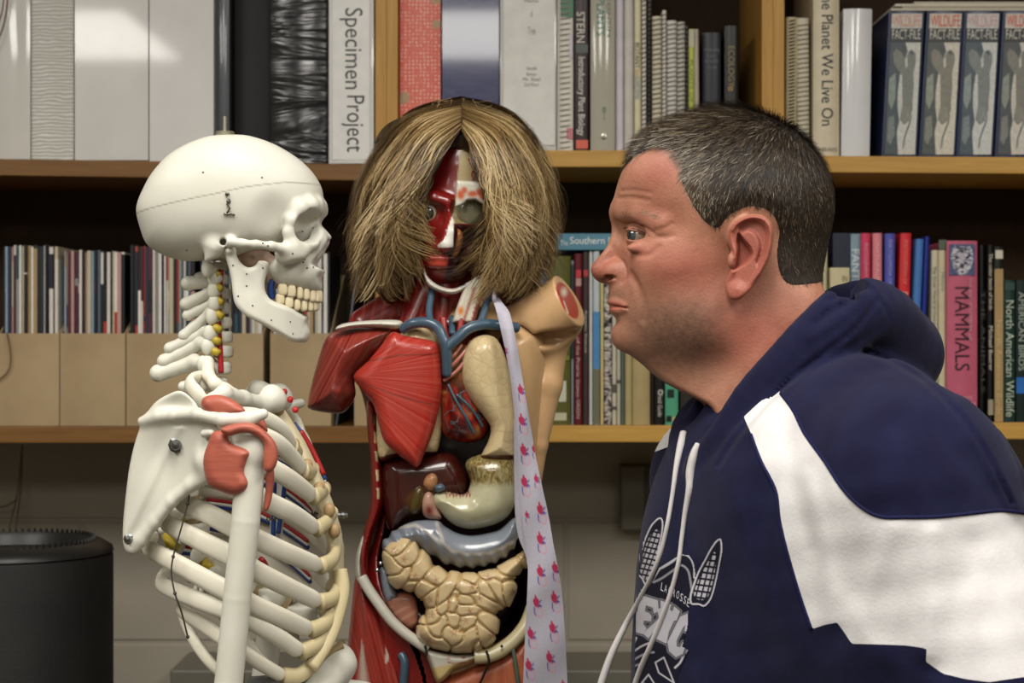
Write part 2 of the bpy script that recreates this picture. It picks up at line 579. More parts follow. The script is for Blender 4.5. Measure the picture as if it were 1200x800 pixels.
def book(label, key, x0, x1, yt, cover, cat='book', name=None, yb=None, lean=0.0, Y=2.972, dep=0.21, rnd=0.003,
         texts=(), group=None, spiral=None, bands=(), pages=True, hole=None, t=0.0022):
    """A spine-out book or binder; x0/x1: spine edges at its foot, lean: sideways shift of its head, all in photo pixels."""
    X0, X1 = xb(x0, Y) + 0.0003, xb(x1, Y) - 0.0003
    zf = max(shelf_z(key, x0 - 1), shelf_z(key, x1 + 1)) + 0.0003
    zt = zb(yt, Y); ln = lean / F * Y
    name = name or 'book'
    root = thing(name, label, cat, ((X0 + X1) / 2, Y + dep / 2, zf), group or ('%ss on the %s shelf' % (cat, 'upper' if key[1] == 'U' else 'lower')))
    b = MB(); t = min(t, (X1 - X0) * 0.3)
    prism(b, ucover(X0, X1, Y, dep, t, min(rnd, (X1 - X0) * 0.35)), zf, zt, ln)
    o = b.build('cover', col_of(cover), root); auto_smooth(o, 30)
    if pages:
        b = MB(); k = 0.003
        f2 = k / (zt - zf)
        prism(b, [(X0 + t + 1e-4, Y + rnd + t + 3e-4), (X1 - t - 1e-4, Y + rnd + t + 3e-4), (X1 - t - 1e-4, Y + dep - 0.004), (X0 + t + 1e-4, Y + dep - 0.004)], zf + k, zt - k, ln)
        b.V = [(v[0] + ln * f2 * (1 if v[2] < (zf + zt) / 2 else -1), v[1], v[2]) for v in b.V]
        b.build('page_block', PAGES, root)
    def lx(py): return ln * (zb(py, Y) - zf) / (zt - zf)
    ysurf = Y - 0.0004
    for (a0, a1, p0, p1, m) in bands:        # printed or stuck-on panels on the spine
        pts = [(xb(a0, Y) + lx(p1), ysurf, zb(p1, Y)), (xb(a1, Y) + lx(p1), ysurf, zb(p1, Y)),
               (xb(a1, Y) + lx(p0), ysurf, zb(p0, Y)), (xb(a0, Y) + lx(p0), ysurf, zb(p0, Y))]
        MB().poly(pts, 0.0003).build('spine_label', col_of(m), root)
    for (s, cx, cy, L, H, ang, m) in texts:
        k = Y / F
        dang = math.degrees(math.atan2(-ln, zt - zf)) if ang else 0
        text_obj('lettering', s, (xb(cx, Y) + lx(cy), ysurf - 0.0004, zb(cy, Y)), L * k, H * k, ang + dang, col_of(m), root)
    if spiral:
        sm, pitch, wdt = spiral
        b = MB(); z = zf + 0.006
        while z < zt - 0.004:
            f = (z - zf) / (zt - zf)
            for _ in (0,):
                c = ((X0 + X1) / 2 + ln * f, Y + 0.002, z)
                r = (X1 - X0) * wdt / 2
                pts = [(c[0] + r * math.cos(a), c[1] - 0.0035 * math.sin(a), z + 0.0012 * math.cos(a)) for a in np.linspace(0, math.pi, 7)]
                b.tube(pts, 0.0011, 5)
            z += pitch
        o = b.build('spiral_binding', col_of(sm), root, smooth=True)
    if hole:
        hx, hy, hr = hole; k = Y / F
        b = MB(); c = (xb(hx, Y), Y - 0.0004, zb(hy, Y))
        b.lathe(c, [(hr * k * 0.55, 0.0012), (hr * k * 0.6, -0.0016), (hr * k, -0.0012), (hr * k, 0.0006)], 18, axis='y')
        b.build('finger_ring', mat('b9b4a6', 0.25, metal=0.9), root, smooth=False)
    return root

def gloss(name, c, c2=None, wave=0.0, rough=0.16):
    t = NT(name); v = t.coords()
    L = np.array(lin(c))
    f = t.noise(v, 12, 3)
    t.base(t.ramp(f, [(0.3, tuple(L * 0.95)), (0.7, tuple(np.minimum(L * 1.04, 1)))]))
    t.set(rough + 0.1, 0.4, coat=0.9); t.b.inputs['Coat Roughness'].default_value = 0.05
    t.bump(t.noise(v, 60, 4, 0.6), 0.05 + wave, 0.002)
    return t.m
WHITEG = gloss('white_vinyl', 'd3d0cb'); WHITEG2 = gloss('white_vinyl_b', 'dbd8d5')
GREYV = gloss('grey_vinyl', 'cbc8c1', rough=0.2)
NAVYV = gloss('navy_vinyl', '2b2d5c', wave=0.12, rough=0.18)
def wavy():
    t = NT('silver_waves')
    w = t.add('ShaderNodeTexWave'); w.wave_type = 'BANDS'; w.bands_direction = 'Z'
    w.inputs['Scale'].default_value = 55; w.inputs['Distortion'].default_value = 5; w.inputs['Detail'].default_value = 1.5
    w.inputs['Detail Scale'].default_value = 1.2
    t.link(t.coords((0.55, 0.55, 1)), w.inputs['Vector'])
    t.base(t.ramp(w.outputs['Fac'], [(0.2, lin('b4b1a8')), (0.8, lin('d3d1ca'))])); t.set(0.3, 0.5)
    t.bump(w.outputs['Fac'], 0.35, 0.002); return t.m
def wrinkled():
    t = NT('black_wrinkled_plastic'); v = t.coords((2.2, 2.2, 15))
    f = t.noise(v, 1.0, 4, 0.55, 1.2)
    t.base(lin('1b1b1c')); t.set(0.22, 0.6); t.bump(f, 0.7, 0.014); return t.m
def pinkspots():
    t = NT('pink_dotted_paper')
    v = t.coords((1, 0.001, 1))
    vo = t.add('ShaderNodeTexVoronoi'); vo.inputs['Scale'].default_value = 170; vo.inputs['Randomness'].default_value = 0.25
    t.link(v, vo.inputs['Vector'])
    dots = t.math('LESS_THAN', vo.outputs['Distance'], 0.26)
    v2 = t.add('ShaderNodeTexVoronoi'); v2.inputs['Scale'].default_value = 26; v2.inputs['Randomness'].default_value = 0.7
    t.link(v, v2.inputs['Vector'])
    n = t.noise(v, 40, 2)
    bl = t.math('LESS_THAN', t.math('ADD', v2.outputs['Distance'], t.math('MULTIPLY', n, 0.25)), 0.42)
    c = t.mix(dots, lin('d4604c'), lin('e8b9a4'))
    c = t.mix(bl, c, lin('a98a68'))
    t.base(c); t.set(0.4); return t.m

# ---- upper shelf, left
book('grey-white binder at the far left end of the upper shelf', 'LU', -12, 35, -90, GREYV, 'binder', 'ring_binder', Y=2.96, dep=0.25, pages=False)
book('silver binder with an embossed wavy pattern', 'LU', 36, 86, -90, wavy(), 'binder', 'ring_binder', Y=2.965, dep=0.25, pages=False)
book('plain glossy white binder right of the wavy silver binder', 'LU', 87.5, 174, -90, WHITEG, 'binder', 'ring_binder', Y=2.958, dep=0.25, pages=False, rnd=0.0)
book('plain glossy white binder with a dark grey binder on its right', 'LU', 175, 250.5, -90, WHITEG2, 'binder', 'ring_binder', Y=2.958, dep=0.25, pages=False, rnd=0.0)
book('narrow dark grey binder behind the top of the skull', 'LU', 251.5, 268.5, -90, gloss('slate_vinyl', '4a4d53'), 'binder', 'ring_binder', Y=2.975, dep=0.24, pages=False)
book('plain matte black binder between the grey and the wrinkled black one', 'LU', 274.5, 316.5, -90, mat('131314', 0.6), 'binder', 'ring_binder', Y=3.01, dep=0.2, pages=False)
book('black binder with a wrinkled shiny plastic spine', 'LU', 316, 383.5, -90, wrinkled(), 'binder', 'ring_binder', Y=2.958, dep=0.25, pages=False, rnd=0.008)
book('white binder lettered Specimen Project by hand', 'LU', 385, 438, -90, gloss('white_vinyl_c', 'd6d4d0'), 'binder', 'ring_binder', Y=2.952, dep=0.25, pages=False,
     bands=[(390, 433, -20, 187, mat('e0deda', 0.3))],
     texts=[('Specimen', 411.5, 57, 95, 27, -90, '3b3b3a'), ('Project', 413.5, 145, 66, 27, -90, '3b3b3a')])
# ---- upper shelf, middle
book('pink dotted binder with tan blotches behind the wig', 'MU', 468, 516.5, -90, pinkspots(), 'binder', 'ring_binder', Y=2.96, dep=0.25, pages=False)
book('glossy navy blue binder behind the wig', 'MU', 518, 585, -90, NAVYV, 'binder', 'ring_binder', Y=2.96, dep=0.25, pages=False, rnd=0.0)
book('wide white binder with a printed name sheet on its spine', 'MU', 586, 652, -90, gloss('white_vinyl_d', 'c9c7c1'), 'binder', 'ring_binder', Y=2.953, dep=0.25, pages=False,
     bands=[(590, 650, -20, 170, mat('dbd8d2', 0.5))],
     texts=[('Sarah', 623, 80, 12, 4, 0, '77726d'), ('Emer', 623, 87, 12, 4, 0, '77726d'), ('Mr. Ritol', 623, 93, 20, 4.5, 0, '77726d'), ('2nd Hour', 623, 99, 18, 4.5, 0, '77726d'),
            ('of', 623, 16, 3, 8, 0, '8b8680'), ('Tree', 623, 36, 9, 9, 0, '8b8680'), ('Plants', 623, 1, 16, 4, 0, '77726d')])
book('spiral notebook with a green top and white spine beside the name-sheet binder', 'MU', 652.5, 672, -90, 'd9d3c8', Y=2.97, dep=0.21,
     bands=[(657, 672, -40, 20, '3e7355'), (666, 671, 40, 68, 'c8bfc2'), (664, 671, 150, 163, 'c9747e')], spiral=('9c9688', 0.0085, 0.6))
book('dark maroon book on introductory plant biology', 'MU', 673, 690.5, -90, '2c1a1b', Y=2.965,
     bands=[(675, 689, 52, 62, '47524a'), (675, 689, 164, 174, 'd2604a')],
     texts=[('STERN', 680.5, 32, 36, 9.5, -90, 'd8d2c6'), ('Introductory Plant Biology', 680.5, 113, 92, 10, -90, 'e2ddd2')])
book('grey-beige binder with green lettering and a round finger ring', 'MU', 692, 721, -90, gloss('beige_vinyl', 'a7a291', rough=0.35), 'binder', 'ring_binder', Y=2.957, dep=0.24, pages=False,
     texts=[('FAST PLANTS', 704, 4, 76, 9.5, -90, '2f7d6d'), ('WISCONSIN', 713.5, 6, 74, 4, -90, '5d6a60'), ('o--', 708, 133, 15, 4, -90, '2e6e5c')], hole=(707.5, 160, 3.2))
book('thin lilac-white binder touching the beige binder', 'MU', 721.5, 731, -90, 'c9c3c9', Y=2.965)
book('thin grey-white binder left of the botany book', 'MU', 731.5, 742.5, -90, 'c3bcb4', Y=2.962)
book('cream book lettered BOTANY', 'MU', 743, 751.5, -90, 'd3caa8', Y=2.966, texts=[('BOTANY', 747, 65, 30, 6, -90, '55503f'), ('GARDENS', 747, 103, 26, 6, -90, '7f9fb0'), ('for', 747, 86, 10, 5, -90, 'c0a070')])
book('white comb-bound booklet right of the botany book', 'MU', 752, 757.5, -90, 'cfc9bd', Y=2.97, spiral=('8a8578', 0.0075, 0.8))
book('added dark grey booklet filling the dark gap after the white one', 'MU', 758, 764, -90, '4b443a', Y=2.985, spiral=('23211d', 0.0075, 0.8))  # added dark filler, stands in for the shaded gap here
book('cream comb-bound booklet, shortest left of the tallest white one', 'MU', 764.5, 775.5, 19, 'c7bfaa', Y=2.972, spiral=('8d8471', 0.0078, 0.95))
book('tall narrow white comb-bound booklet between two shorter ones', 'MU', 776, 781, 12, 'd2ccc0', Y=2.97, spiral=('9b968b', 0.007, 0.9))
book('pale comb-bound booklet, second right of the tall white one\'s edge', 'MU', 781.5, 793, 24, 'c9c5bd', Y=2.972, spiral=('98938a', 0.0075, 0.95))
book('grey comb-bound booklet with black combs on its right', 'MU', 793.5, 803, 25.5, 'b5afa6', Y=2.972, spiral=('7e786e', 0.0075, 0.95))
book('thin black comb-bound booklet left of the yellow-green book', 'MU', 803.2, 806.8, 30, '3a3834', Y=2.975, spiral=('151514', 0.0075, 1.0))
book('thin yellow-green book in the dark end of the shelf', 'MU', 807, 813.8, 34, 'b7bd58', Y=2.972, texts=[('PLANTS OF', 810.3, 95, 50, 3.5, -90, '6c7a3a')], bands=[(807.4, 813.4, 35, 55, 'b9b299')])
book('thin beige book beside the yellow-green one', 'MU', 814, 820, 34, 'aca291', Y=2.974, lean=-1)
book('thick navy book with small silver title in the dark corner', 'MU', 823, 845, 38, '141724', Y=3.0, texts=[('MODERN', 834, 59, 17, 3.5, 0, '6f7280'), ('PLANT', 833, 66, 10, 3.5, 0, '6f7280'), ('BIOLOGY', 834, 72, 16, 3.5, 0, '6f7280'), ('2nd', 834, 79, 9, 3, 0, '6f7280')])
book('black book with gold title next to the oak upright', 'MU', 849, 866, 30, '17120c', Y=3.0, texts=[('ECOLOGY', 857, 78, 48, 7, -90, '8a7a4a'), ('o', 856, 104, 5, 5, 0, GOLD)])
# ---- upper shelf, right
book('cream spiral notebook with black coils against the oak upright', 'RU', 920.5, 934, 20, 'b3a682', Y=2.972, lean=1, spiral=('39352c', 0.0055, 0.5))
book('pale spiral notebook left of the planet book', 'RU', 935, 949, 21, 'c2baa4', Y=2.972, lean=-1, spiral=('a39b88', 0.0075, 0.9))
book('cream book lettered The Planet We Live', 'RU', 953.5, 984.5, -70, 'cfc3a8', Y=2.956, rnd=0.007,
     texts=[('The Planet We Live On', 969.5, 66, 162, 13.5, -90, '262422'), ('ABRAMS', 969.5, 175, 23, 4.5, 0, '6e675a')])
book('plain white binder between the planet book and the wildlife binders', 'RU', 986, 1020, 10, gloss('white_vinyl_e', 'd9d9da'), 'binder', 'ring_binder', Y=2.96, dep=0.24, lean=3, pages=False, rnd=0.006)

def wildlife(x0, x1, lean, tone, red, label, yb):
    Y = 2.962; w = x1 - x0
    navy = mat('232d4c', 0.25, 0.5)
    r = book(label, 'RU', x0 - 3.4, x1 + 3.0, 13, navy, 'binder', 'ring_binder', Y=Y, dep=0.24, lean=lean, pages=False, group='wildlife binders', rnd=0.002)
    T = lambda c: tuple(np.array([int(c[i:i + 2], 16) for i in (0, 2, 4)]) / 255 * 0.80 + np.array(tone) * 0.20)
    zf = shelf_z('RU', (x0 + x1) / 2); zt = zb(13, Y)
    def q(u, v):                                  # u, v in 0..1 over the printed spine, v from the top
        py = 16 + v * 165
        return (xb(x0 + u * w, Y) + lean / F * Y * (zb(py, Y) - zf) / (zt - zf), zb(py, Y))
    lay = [0]
    def panel(pts, m):
        lay[0] += 1
        return [(a[0], Y - 0.0004 - 0.00008 * lay[0], a[1]) for a in (q(*p) for p in pts)], m
    items = [([(0, 0), (1, 0), (1, 1), (0, 1)], 'ddd6c8'), ([(0, 0), (1, 0), (1, .10), (0, .10)], 'dcd2c4'), ([(0, .105), (1, .105), (1, .205), (0, .205)], '191a1c'),
             ([(0, .205), (.5, .205), (.58, .27), (.42, .36), (.36, .45), (.32, .55), (.34, .66), (.42, .76), (.36, .84), (.44, 1), (0, 1)], '3f4648'),
             ([(.02, .46), (.22, .42), (.26, .6), (.14, .68), (.02, .62)], '8d9487'), ([(.05, .74), (.24, .72), (.3, .86), (.16, .93), (.05, .9)], '7b7f78'),
             ([(.10, .28), (.2, .25), (.36, .27), (.5, .32), (.62, .27), (.72, .255), (.86, .29), (.86, .36), (.8, .42), (.84, .52), (.82, .62), (.84, .68), (.74, .76), (.58, .79), (.44, .75), (.5, .66), (.47, .55), (.44, .44), (.3, .4), (.16, .36)], '7f7c70'),
             ([(.47, .68), (.6, .655), (.74, .68), (.76, .74), (.62, .775), (.5, .75)], '8e8a7c'),
             ([(.5, .33), (.58, .3), (.6, .37), (.54, .39)], 'd0cabb'), ([(.62, .27), (.72, .255), (.8, .28), (.72, .3)], '4a4d50'),
             ([(.36, .22), (.46, .21), (.5, .25), (.42, .28), (.37, .26)], '3b4043')]
    tail = [(.80, .72), (.74, .78), (.66, .83), (.6, .88), (.58, .95), (.61, .96), (.64, .89), (.7, .84), (.78, .79), (.83, .72)]
    items.append((tail, '6f6e66'))
    for pts, c in items:
        pp, _ = panel(pts, None)
        MB().poly(pp, 0.0001).build('spine_picture', mat(T(c), 0.4, 0.4, 0.16, 260), r)
    k = Y / F; dang = math.degrees(math.atan2(-lean / F * Y, zt - zf))
    c = q(.5, .05); text_obj('lettering', 'WILDLIFE', (c[0], Y - 0.0016, c[1]), w * .93 * k, 13.5 * k, dang * 0, mat(red, 0.4), r)
    c = q(.5, .148); text_obj('lettering', 'FACT-FILE', (c[0], Y - 0.0016, c[1]), w * .93 * k, 11.5 * k, 0, mat('cfcabc', 0.4), r)
wildlife(1036.5, 1072, 9, (.36, .46, .52), 'd79a84', 'wildlife binder with pale red title, next to the white binder', 183)
wildlife(1080, 1117, 10, (.5, .5, .42), 'd4583f', 'wildlife binder with bright red title, second from the white binder', 183)
wildlife(1124, 1161, 10, (.42, .55, .7), 'd3a3a0', 'bluish wildlife binder with faded pink title, third from the white binder', 183)
wildlife(1169, 1205, 10, (.45, .45, .45), 'd4583f', 'wildlife binder cut by the right edge of the photo', 183)
# papers lying across the binders
b = MB()
pr = thing('paper_stack', 'loose papers lying flat on top of the wildlife binders', 'papers', (xb(1130), 3.08, zb(13, 2.962) + 0.0005))
for k, (a0, a1, c) in enumerate(((1046, 1290, 'c9c1ae'), (1060, 1290, 'a59d8c'), (1052, 1290, 'd3ccbb'), (1075, 1290, 'bdb5a4'))):
    zz = zb(13, 2.962) + 0.0006 + k * 0.0042
    MB().box((xb(a0), 2.962 + 0.004 * k, zz), (xb(a1), 3.19, zz + 0.004), bev=0.001).build('paper', mat(c, 0.7), pr)

# ---- lower shelf, left: cardboard boxes with magazines standing behind their fronts
CARD = NT('cardboard'); _v = CARD.coords()
CARD.base(CARD.ramp(CARD.noise(_v, 9, 4), [(0.3, lin('9c8666')), (0.7, lin('b09a77'))])); CARD.set(0.75, 0.2); CARD.bump(CARD.noise(_v, 300, 2), 0.15, 0.0006); CARD = CARD.m
boxes = [(-2, 69.3, 'cardboard magazine box at the left edge of the lower shelf'), (70.3, 146.8, 'cardboard magazine box left of the skeleton\'s neck, second from the left edge'),
         (148, 229.5, 'cardboard magazine box behind the skeleton\'s neck bones'), (230.5, 308.5, 'cardboard magazine box under the jaw of the skull'),
         (316.5, 388, 'cardboard magazine box between the skeleton and the red shoulder'), (415, 436, 'narrow cardboard box behind the red shoulder muscle')]
ZF = shelf_z('LL', 100)
for a, c, lab in boxes:
    up = 0.10 if a < 400 else 0.0
    x0, x1 = xb(a, 2.955), xb(c, 2.955); zt = zb(390.5, 2.955); b = MB(); t = 0.002
    b.box((x0, 2.955, ZF + 0.0003), (x1, 2.955 + t, zt), bev=0.0008)
    for xx in (x0, x1 - t): 
        n0 = len(b.V); b.box((xx, 2.957, ZF + 0.0003), (xx + t, 3.2, zt + up))
        b.V = [(v[0], v[1], v[2] - (up if (i >= n0 and v[1] < 2.96 and v[2] > ZF + .1) else 0)) for i, v in enumerate(b.V)]
    b.box((x0 + t, 2.957, ZF + 0.0003), (x1 - t, 3.2, ZF + 0.0023)); b.box((x0 + t, 3.198, ZF + 0.002), (x1 - t, 3.2, zt + up))
    tag(b.build('magazine_box', CARD), lab, 'box', 'cardboard magazine boxes')
PAL = [('white', 'cfc9bf'), ('white', 'dcd8d0'), ('cream', 'b9ae94'), ('black', '17171a'), ('black', '1d1b20'), ('dark brown', '2d2018'), ('navy', '22283c'), ('slate', '4e5a66'),
       ('pale blue', '8aa0b0'), ('pale pink', 'b58c86'), ('maroon', '4c2230'), ('grey', '8c8a86'), ('tan', 'a58a60'), ('red', 'a8382c'), ('teal', '2c4a50')]
WGT = np.array([9, 7, 6, 8, 7, 3, 4, 3, 3, 3, 3, 3, 2, 1, 1.5]); WGT = WGT / WGT.sum()
ordn = ['first', 'second', 'third', 'fourth', 'fifth', 'sixth', 'seventh', 'eighth', 'ninth', 'tenth', 'eleventh', 'twelfth', 'thirteenth', 'fourteenth', 'fifteenth', 'sixteenth', 'seventeenth', 'eighteenth', 'nineteenth', 'twentieth',
        '21st', '22nd', '23rd', '24th', '25th', '26th', '27th', '28th', '29th', '30th']
def magazines(x0, x1, top, where, dark_end=True):
    mr = np.random.default_rng(int(x0 * 7 + 11)); x = x0; k = 0; last = None
    Y = 2.97
    while x < x1 - 1.5:
        w = mr.choice([1.8, 2.2, 2.6, 3.2, 3.8, 4.6]); w = min(w, x1 - x)
        ci = mr.choice(len(PAL), p=WGT)
        if ci == last: ci = (ci + 3) % len(PAL)
        last = ci; nm, cc = PAL[ci]
        yt = top(x) + mr.uniform(-1.2, 1.5)
        b = MB(); X0, X1 = xb(x, 2.955) + 2e-4, xb(x + w, 2.955) - 2e-4; zt = zb(yt, Y); z0 = ZF + 0.0026
        m2 = mat(PAL[mr.choice(len(PAL), p=WGT)][1], 0.4)
        cut = sorted(mr.uniform(0.25, 1.0, 2)) if mr.random() < 0.5 else [1.0, 1.0]
        zc = [z0, z0 + (zt - z0) * cut[0], z0 + (zt - z0) * cut[1], zt]
        yy = Y + mr.uniform(-0.003, 0.006)
        for s in range(3):
            if zc[s + 1] - zc[s] > 0.001: b.box((X0, yy, zc[s]), (X1, yy + 0.19, zc[s + 1]), mi=(1 if s == 1 else 0))
        o = b.build('magazine', [mat(cc, 0.4), m2])
        tag(o, '%s thin %s spine from the left %s' % (ordn[k], nm, where), 'magazine', 'magazines in the cardboard boxes')
        x += w; k += 1
magazines(0.5, 67, lambda x: 288, 'above the leftmost cardboard box')
magazines(72.5, 144.5, lambda x: 294, 'above the second cardboard box')
magazines(150.5, 227, lambda x: 288 + max(0, x - 172) * 0.15, 'over the box behind the neck bones')
magazines(233, 306, lambda x: 298, 'above the box under the jaw')
magazines(319, 385.5, lambda x: 296, 'over the box right of the jaw')
# leaning folder in the dark gap
b = MB(); zz = shelf_z('LL', 405) + 0.0002
b.box((xb(393, 3.0), 3.0, zz), (xb(393, 3.0) + 0.004, 3.2, zb(288, 3.0)), shear=(0.135, 0)); b.box((xb(393, 3.0) + 0.0005, 2.9985, zz), (xb(393, 3.0) + 0.0022, 3.0, zb(289, 3.0)), mi=1, shear=(0.135, 0))
tag(b.build('folder', [mat('101012', 0.5), mat('70788a', 0.4)]), 'thin black folder leaning in the dark gap left of the wig', 'folder')

# ---- lower shelf, middle
K = 'ML'
book('blue book beside the olive library book, next to the arm stump', K, 632, 641, 307, '2a5f92', Y=2.975)
book('olive green library book with a white shelf label', K, 641.5, 669, 300, '5a5a28', Y=2.972, rnd=0.006, bands=[(647, 663.5, 446, 470.5, 'c3c2ae'), (645, 664, 483.5, 492.5, 'b9b79a'), (643, 667, 417, 422, '6f7a2c')])
book('narrow pale book left of the dark red book', K, 669.5, 672.5, 305, '8a9398', Y=2.974, bands=[(669.6, 672.4, 310, 420, '23343c')])
book('dark red book with a white spine title', K, 673, 682.5, 297, '5d1722', Y=2.968, texts=[('Birds of the Prairie States', 677.5, 420, 90, 4, -90, 'c9aaa4'), ('GREEN', 677.5, 479, 22, 4, -90, 'c9aaa4')], bands=[(675, 681, 316, 325, 'b8383c'), (675, 681, 326, 335, 'b08c86')])
book('brown-grey book with small white title right of the dark red one', K, 683, 690, 295, '3f3230', Y=2.969, texts=[('Aquatic Insects', 686.3, 388, 50, 4, -90, 'b8b0a4')], bands=[(684, 689, 316, 324, 'b03a3a')])
book('thin white book next to the brown-grey one', K, 690.5, 694.5, 294, 'c9cac6', Y=2.972)
book('white book with a blue lower half and grey foot below the nose', K, 695, 703, 294, 'b9c2c6', Y=2.97, bands=[(695.3, 702.7, 365, 432, '4a82b2'), (695.3, 702.7, 432.5, 497, '6c6a58')])
book('thin cream-yellow book under the tip of the nose', K, 703.5, 707.5, 328, 'c9ba7e', Y=2.971)
def zebra():
    t = NT('black_white_blotches'); f = t.noise(t.coords((1, 0.01, 2.2)), 95, 3, 0.6, 0.8)
    c = t.ramp(f, [(0.44, lin('25222a')), (0.5, lin('a89e98')), (0.6, lin('c6c0b2'))]); t.base(c); t.set(0.4); return t.m
book('book with a black and white blotched spine under the man\'s lips', K, 708, 717, 330, zebra(), Y=2.969)
book('off-white booklet right of the blotched spine', K, 717.3, 722.5, 345, 'c2bba8', Y=2.972, bands=[(717.5, 722.3, 450, 460, '55504a'), (717.5, 722.3, 476, 480, '55504a')])
book('off-white booklet with thin dark ticks under the chin', K, 722.8, 727.5, 345, 'b7b09c', Y=2.973, bands=[(723, 727.3, 445, 449, '4c4842')])
book('thin grey-green book under the chin', K, 727.8, 732, 345, '54605a', Y=2.971)
book('narrow tan book right of the grey-green one', K, 732.5, 741, 345, 'a89a6c', Y=2.97)
book('wide tan cloth book under the chin', K, 741.3, 762, 345, 'a8966a', Y=2.966, rnd=0.005)
book('narrow dark brown book left of the black one with a dot', K, 762.5, 766.5, 345, '2a201a', Y=2.973)
book('black book with a white dot on its spine', K, 767, 778.5, 345, '121212', Y=2.969, texts=[('Field Guide', 773.5, 475, 26, 5, -90, 'c8c4bc'), ('o', 774, 459.5, 6, 6, 0, 'd8d4cc')])
book('teal green book with black marks at the hoodie collar', K, 779.5, 795, 345, '4f9c7c', Y=2.97, bands=[(782, 790, 456, 466, '1c2a24'), (781, 787, 487, 494, '1b1b18'), (788, 794, 488, 497, 'a7a071')])
for px in (797, 830):
    book('dark book hidden behind the man\'s neck, ' + ('left' if px < 800 else 'right'), K, px, px + 30, 330, '2a2620', Y=2.975)
# book lying flat on top of the row
Yl = 2.966; zt0 = zb(293.5, 2.972) + 0.0006
r = thing('book', 'blue-grey book lying flat on top of the standing books', 'book', (xb(700), 3.06, zt0))
b = MB(); b.box((xb(645, Yl), Yl, zt0), (xb(752, Yl), Yl + 0.003, zb(273.5, Yl)), bev=0.001); b.box((xb(645, Yl), Yl + 0.002, zt0), (xb(752, Yl), 3.15, zt0 + 0.002)); b.box((xb(645, Yl), Yl + 0.002, zb(273.5, Yl) - 0.002), (xb(752, Yl), 3.15, zb(273.5, Yl)))
b.build('cover', mat('4f7f94', 0.45), r)
MB().box((xb(646, Yl), Yl + 0.004, zt0 + 0.0022), (xb(751, Yl), 3.148, zb(273.5, Yl) - 0.0022)).build('page_block', PAGES, r)
text_obj('lettering', 'The', (xb(661, Yl), Yl - 0.0005, zb(284.5, Yl)), 9 * Yl / F, 6 * Yl / F, 0, mat('c9d3d3', 0.5), r)
text_obj('lettering', 'Southern Living', (xb(703, Yl), Yl - 0.0005, zb(283, Yl)), 70 * Yl / F, 11 * Yl / F, 0, mat('e0e4e0', 0.5), r)

# ---- lower shelf, right
K = 'RL'
book('cream paperback just behind the back of the head', K, 962, 970, 290, 'c2b996', Y=2.97)
book('thick navy book with blue-grey spine lettered in capitals', K, 976, 1008, 273, '1f2438', Y=2.985, rnd=0.001, bands=[(997, 1008, 274, 489, '7f97a6')], texts=[('FANTASIA', 1002.5, 325, 66, 9, -90, 'd0dada')])
book('short cream book standing before the thick navy book', K, 973, 996, 313.5, 'c8bd98', Y=2.957, dep=0.024, rnd=0.002, texts=[('IN', 990, 326, 6, 7, 0, '8c8468')])
book('hot pink book, left of the pale pink one', K, 1009.5, 1020.5, 273, 'c83a5c', Y=2.972, texts=[('PHOTOGRAPHY', 1015, 305, 40, 4, -90, 'e0a0a8')])
book('pale pink book between the hot pink and the violet-blue ones', K, 1023, 1034, 273, 'd98088', Y=2.972, texts=[('NATURALIST', 1028.5, 310, 50, 4, -90, 'e8b4b4')])
book('violet-blue book with a pale spine title', K, 1035.5, 1047.5, 273.5, '4c50a6', Y=2.972, lean=2, texts=[('ENCYCLOPEDIA OF', 1041.5, 307, 52, 4, -90, 'a0a4d8'), ('NATURE', 1041, 350, 26, 8, -90, 'b8bce0')])
book('bright red book leaning right', K, 1049.5, 1062.5, 273, 'd02a30', Y=2.972, lean=6, texts=[('ENCYCLOPEDIA OF', 1056, 307, 52, 4, -90, 'e8847c'), ('REPTILES', 1056, 360, 36, 8, -90, 'e4a098')])
book('light blue book leaning right beside the red one', K, 1063.7, 1073, 280, '4676b8', Y=2.968, lean=10)
book('dark blue book leaning right beside the light blue one', K, 1074.6, 1080.6, 277, '1b2d86', Y=2.972, lean=9.3)
book('thin cream book with small black title left of the pink mammals book', K, 1091, 1099, 293, 'c8c1a8', Y=2.97, lean=1, texts=[('The Great World of Georges Cuvillier', 1094, 360, 96, 4.5, -90, '4a463c')])
book('narrow cream book touching the pink mammals book', K, 1100, 1109.5, 293, 'c5bc9c', Y=2.971, texts=[('Nature', 1105, 330, 22, 4, -90, '8a9a94')], bands=[(1100.3, 1109.2, 281, 292, '52614f')])
mm = book('pink book lettered MAMMALS with a tiger photo at its head', K, 1110, 1146, 282, 'bb5a72', Y=2.96, rnd=0.004,
          texts=[('MAMMALS', 1127.5, 385, 98, 17, -90, '3a1f2b'), ('THE ENCYCLOPEDIA OF', 1137, 362, 74, 3.6, -90, 'd8a0ae'), ('FACTS', 1133, 466, 12, 3.5, 0, 'dcb0b8'), ('ON FILE', 1134, 473, 18, 3.5, 0, 'dcb0b8')])
Y = 2.96; ys = Y - 0.0005
def tg(pts, lay): return [(xb(1112.5 + u * 30, Y), ys - lay * 0.0001, zb(286 + v * 36.5, Y)) for u, v in pts]
def tiger():
    t = NT('tiger_stripes'); f = t.noise(t.coords((1, 0.01, 2.6)), 120, 2, 0.5, 1.4)
    t.base(t.ramp(f, [(0.42, lin('262a38')), (0.5, lin('a7a4b4')), (0.62, lin('d0ccd2'))])); t.set(0.4); return t.m
MB().poly(tg([(0, 0), (1, 0), (1, 1), (0, 1)], 0), 0.0003).build('cover_photo', mat('4a4f74', 0.4, var=0.5, vscale=300), mm)
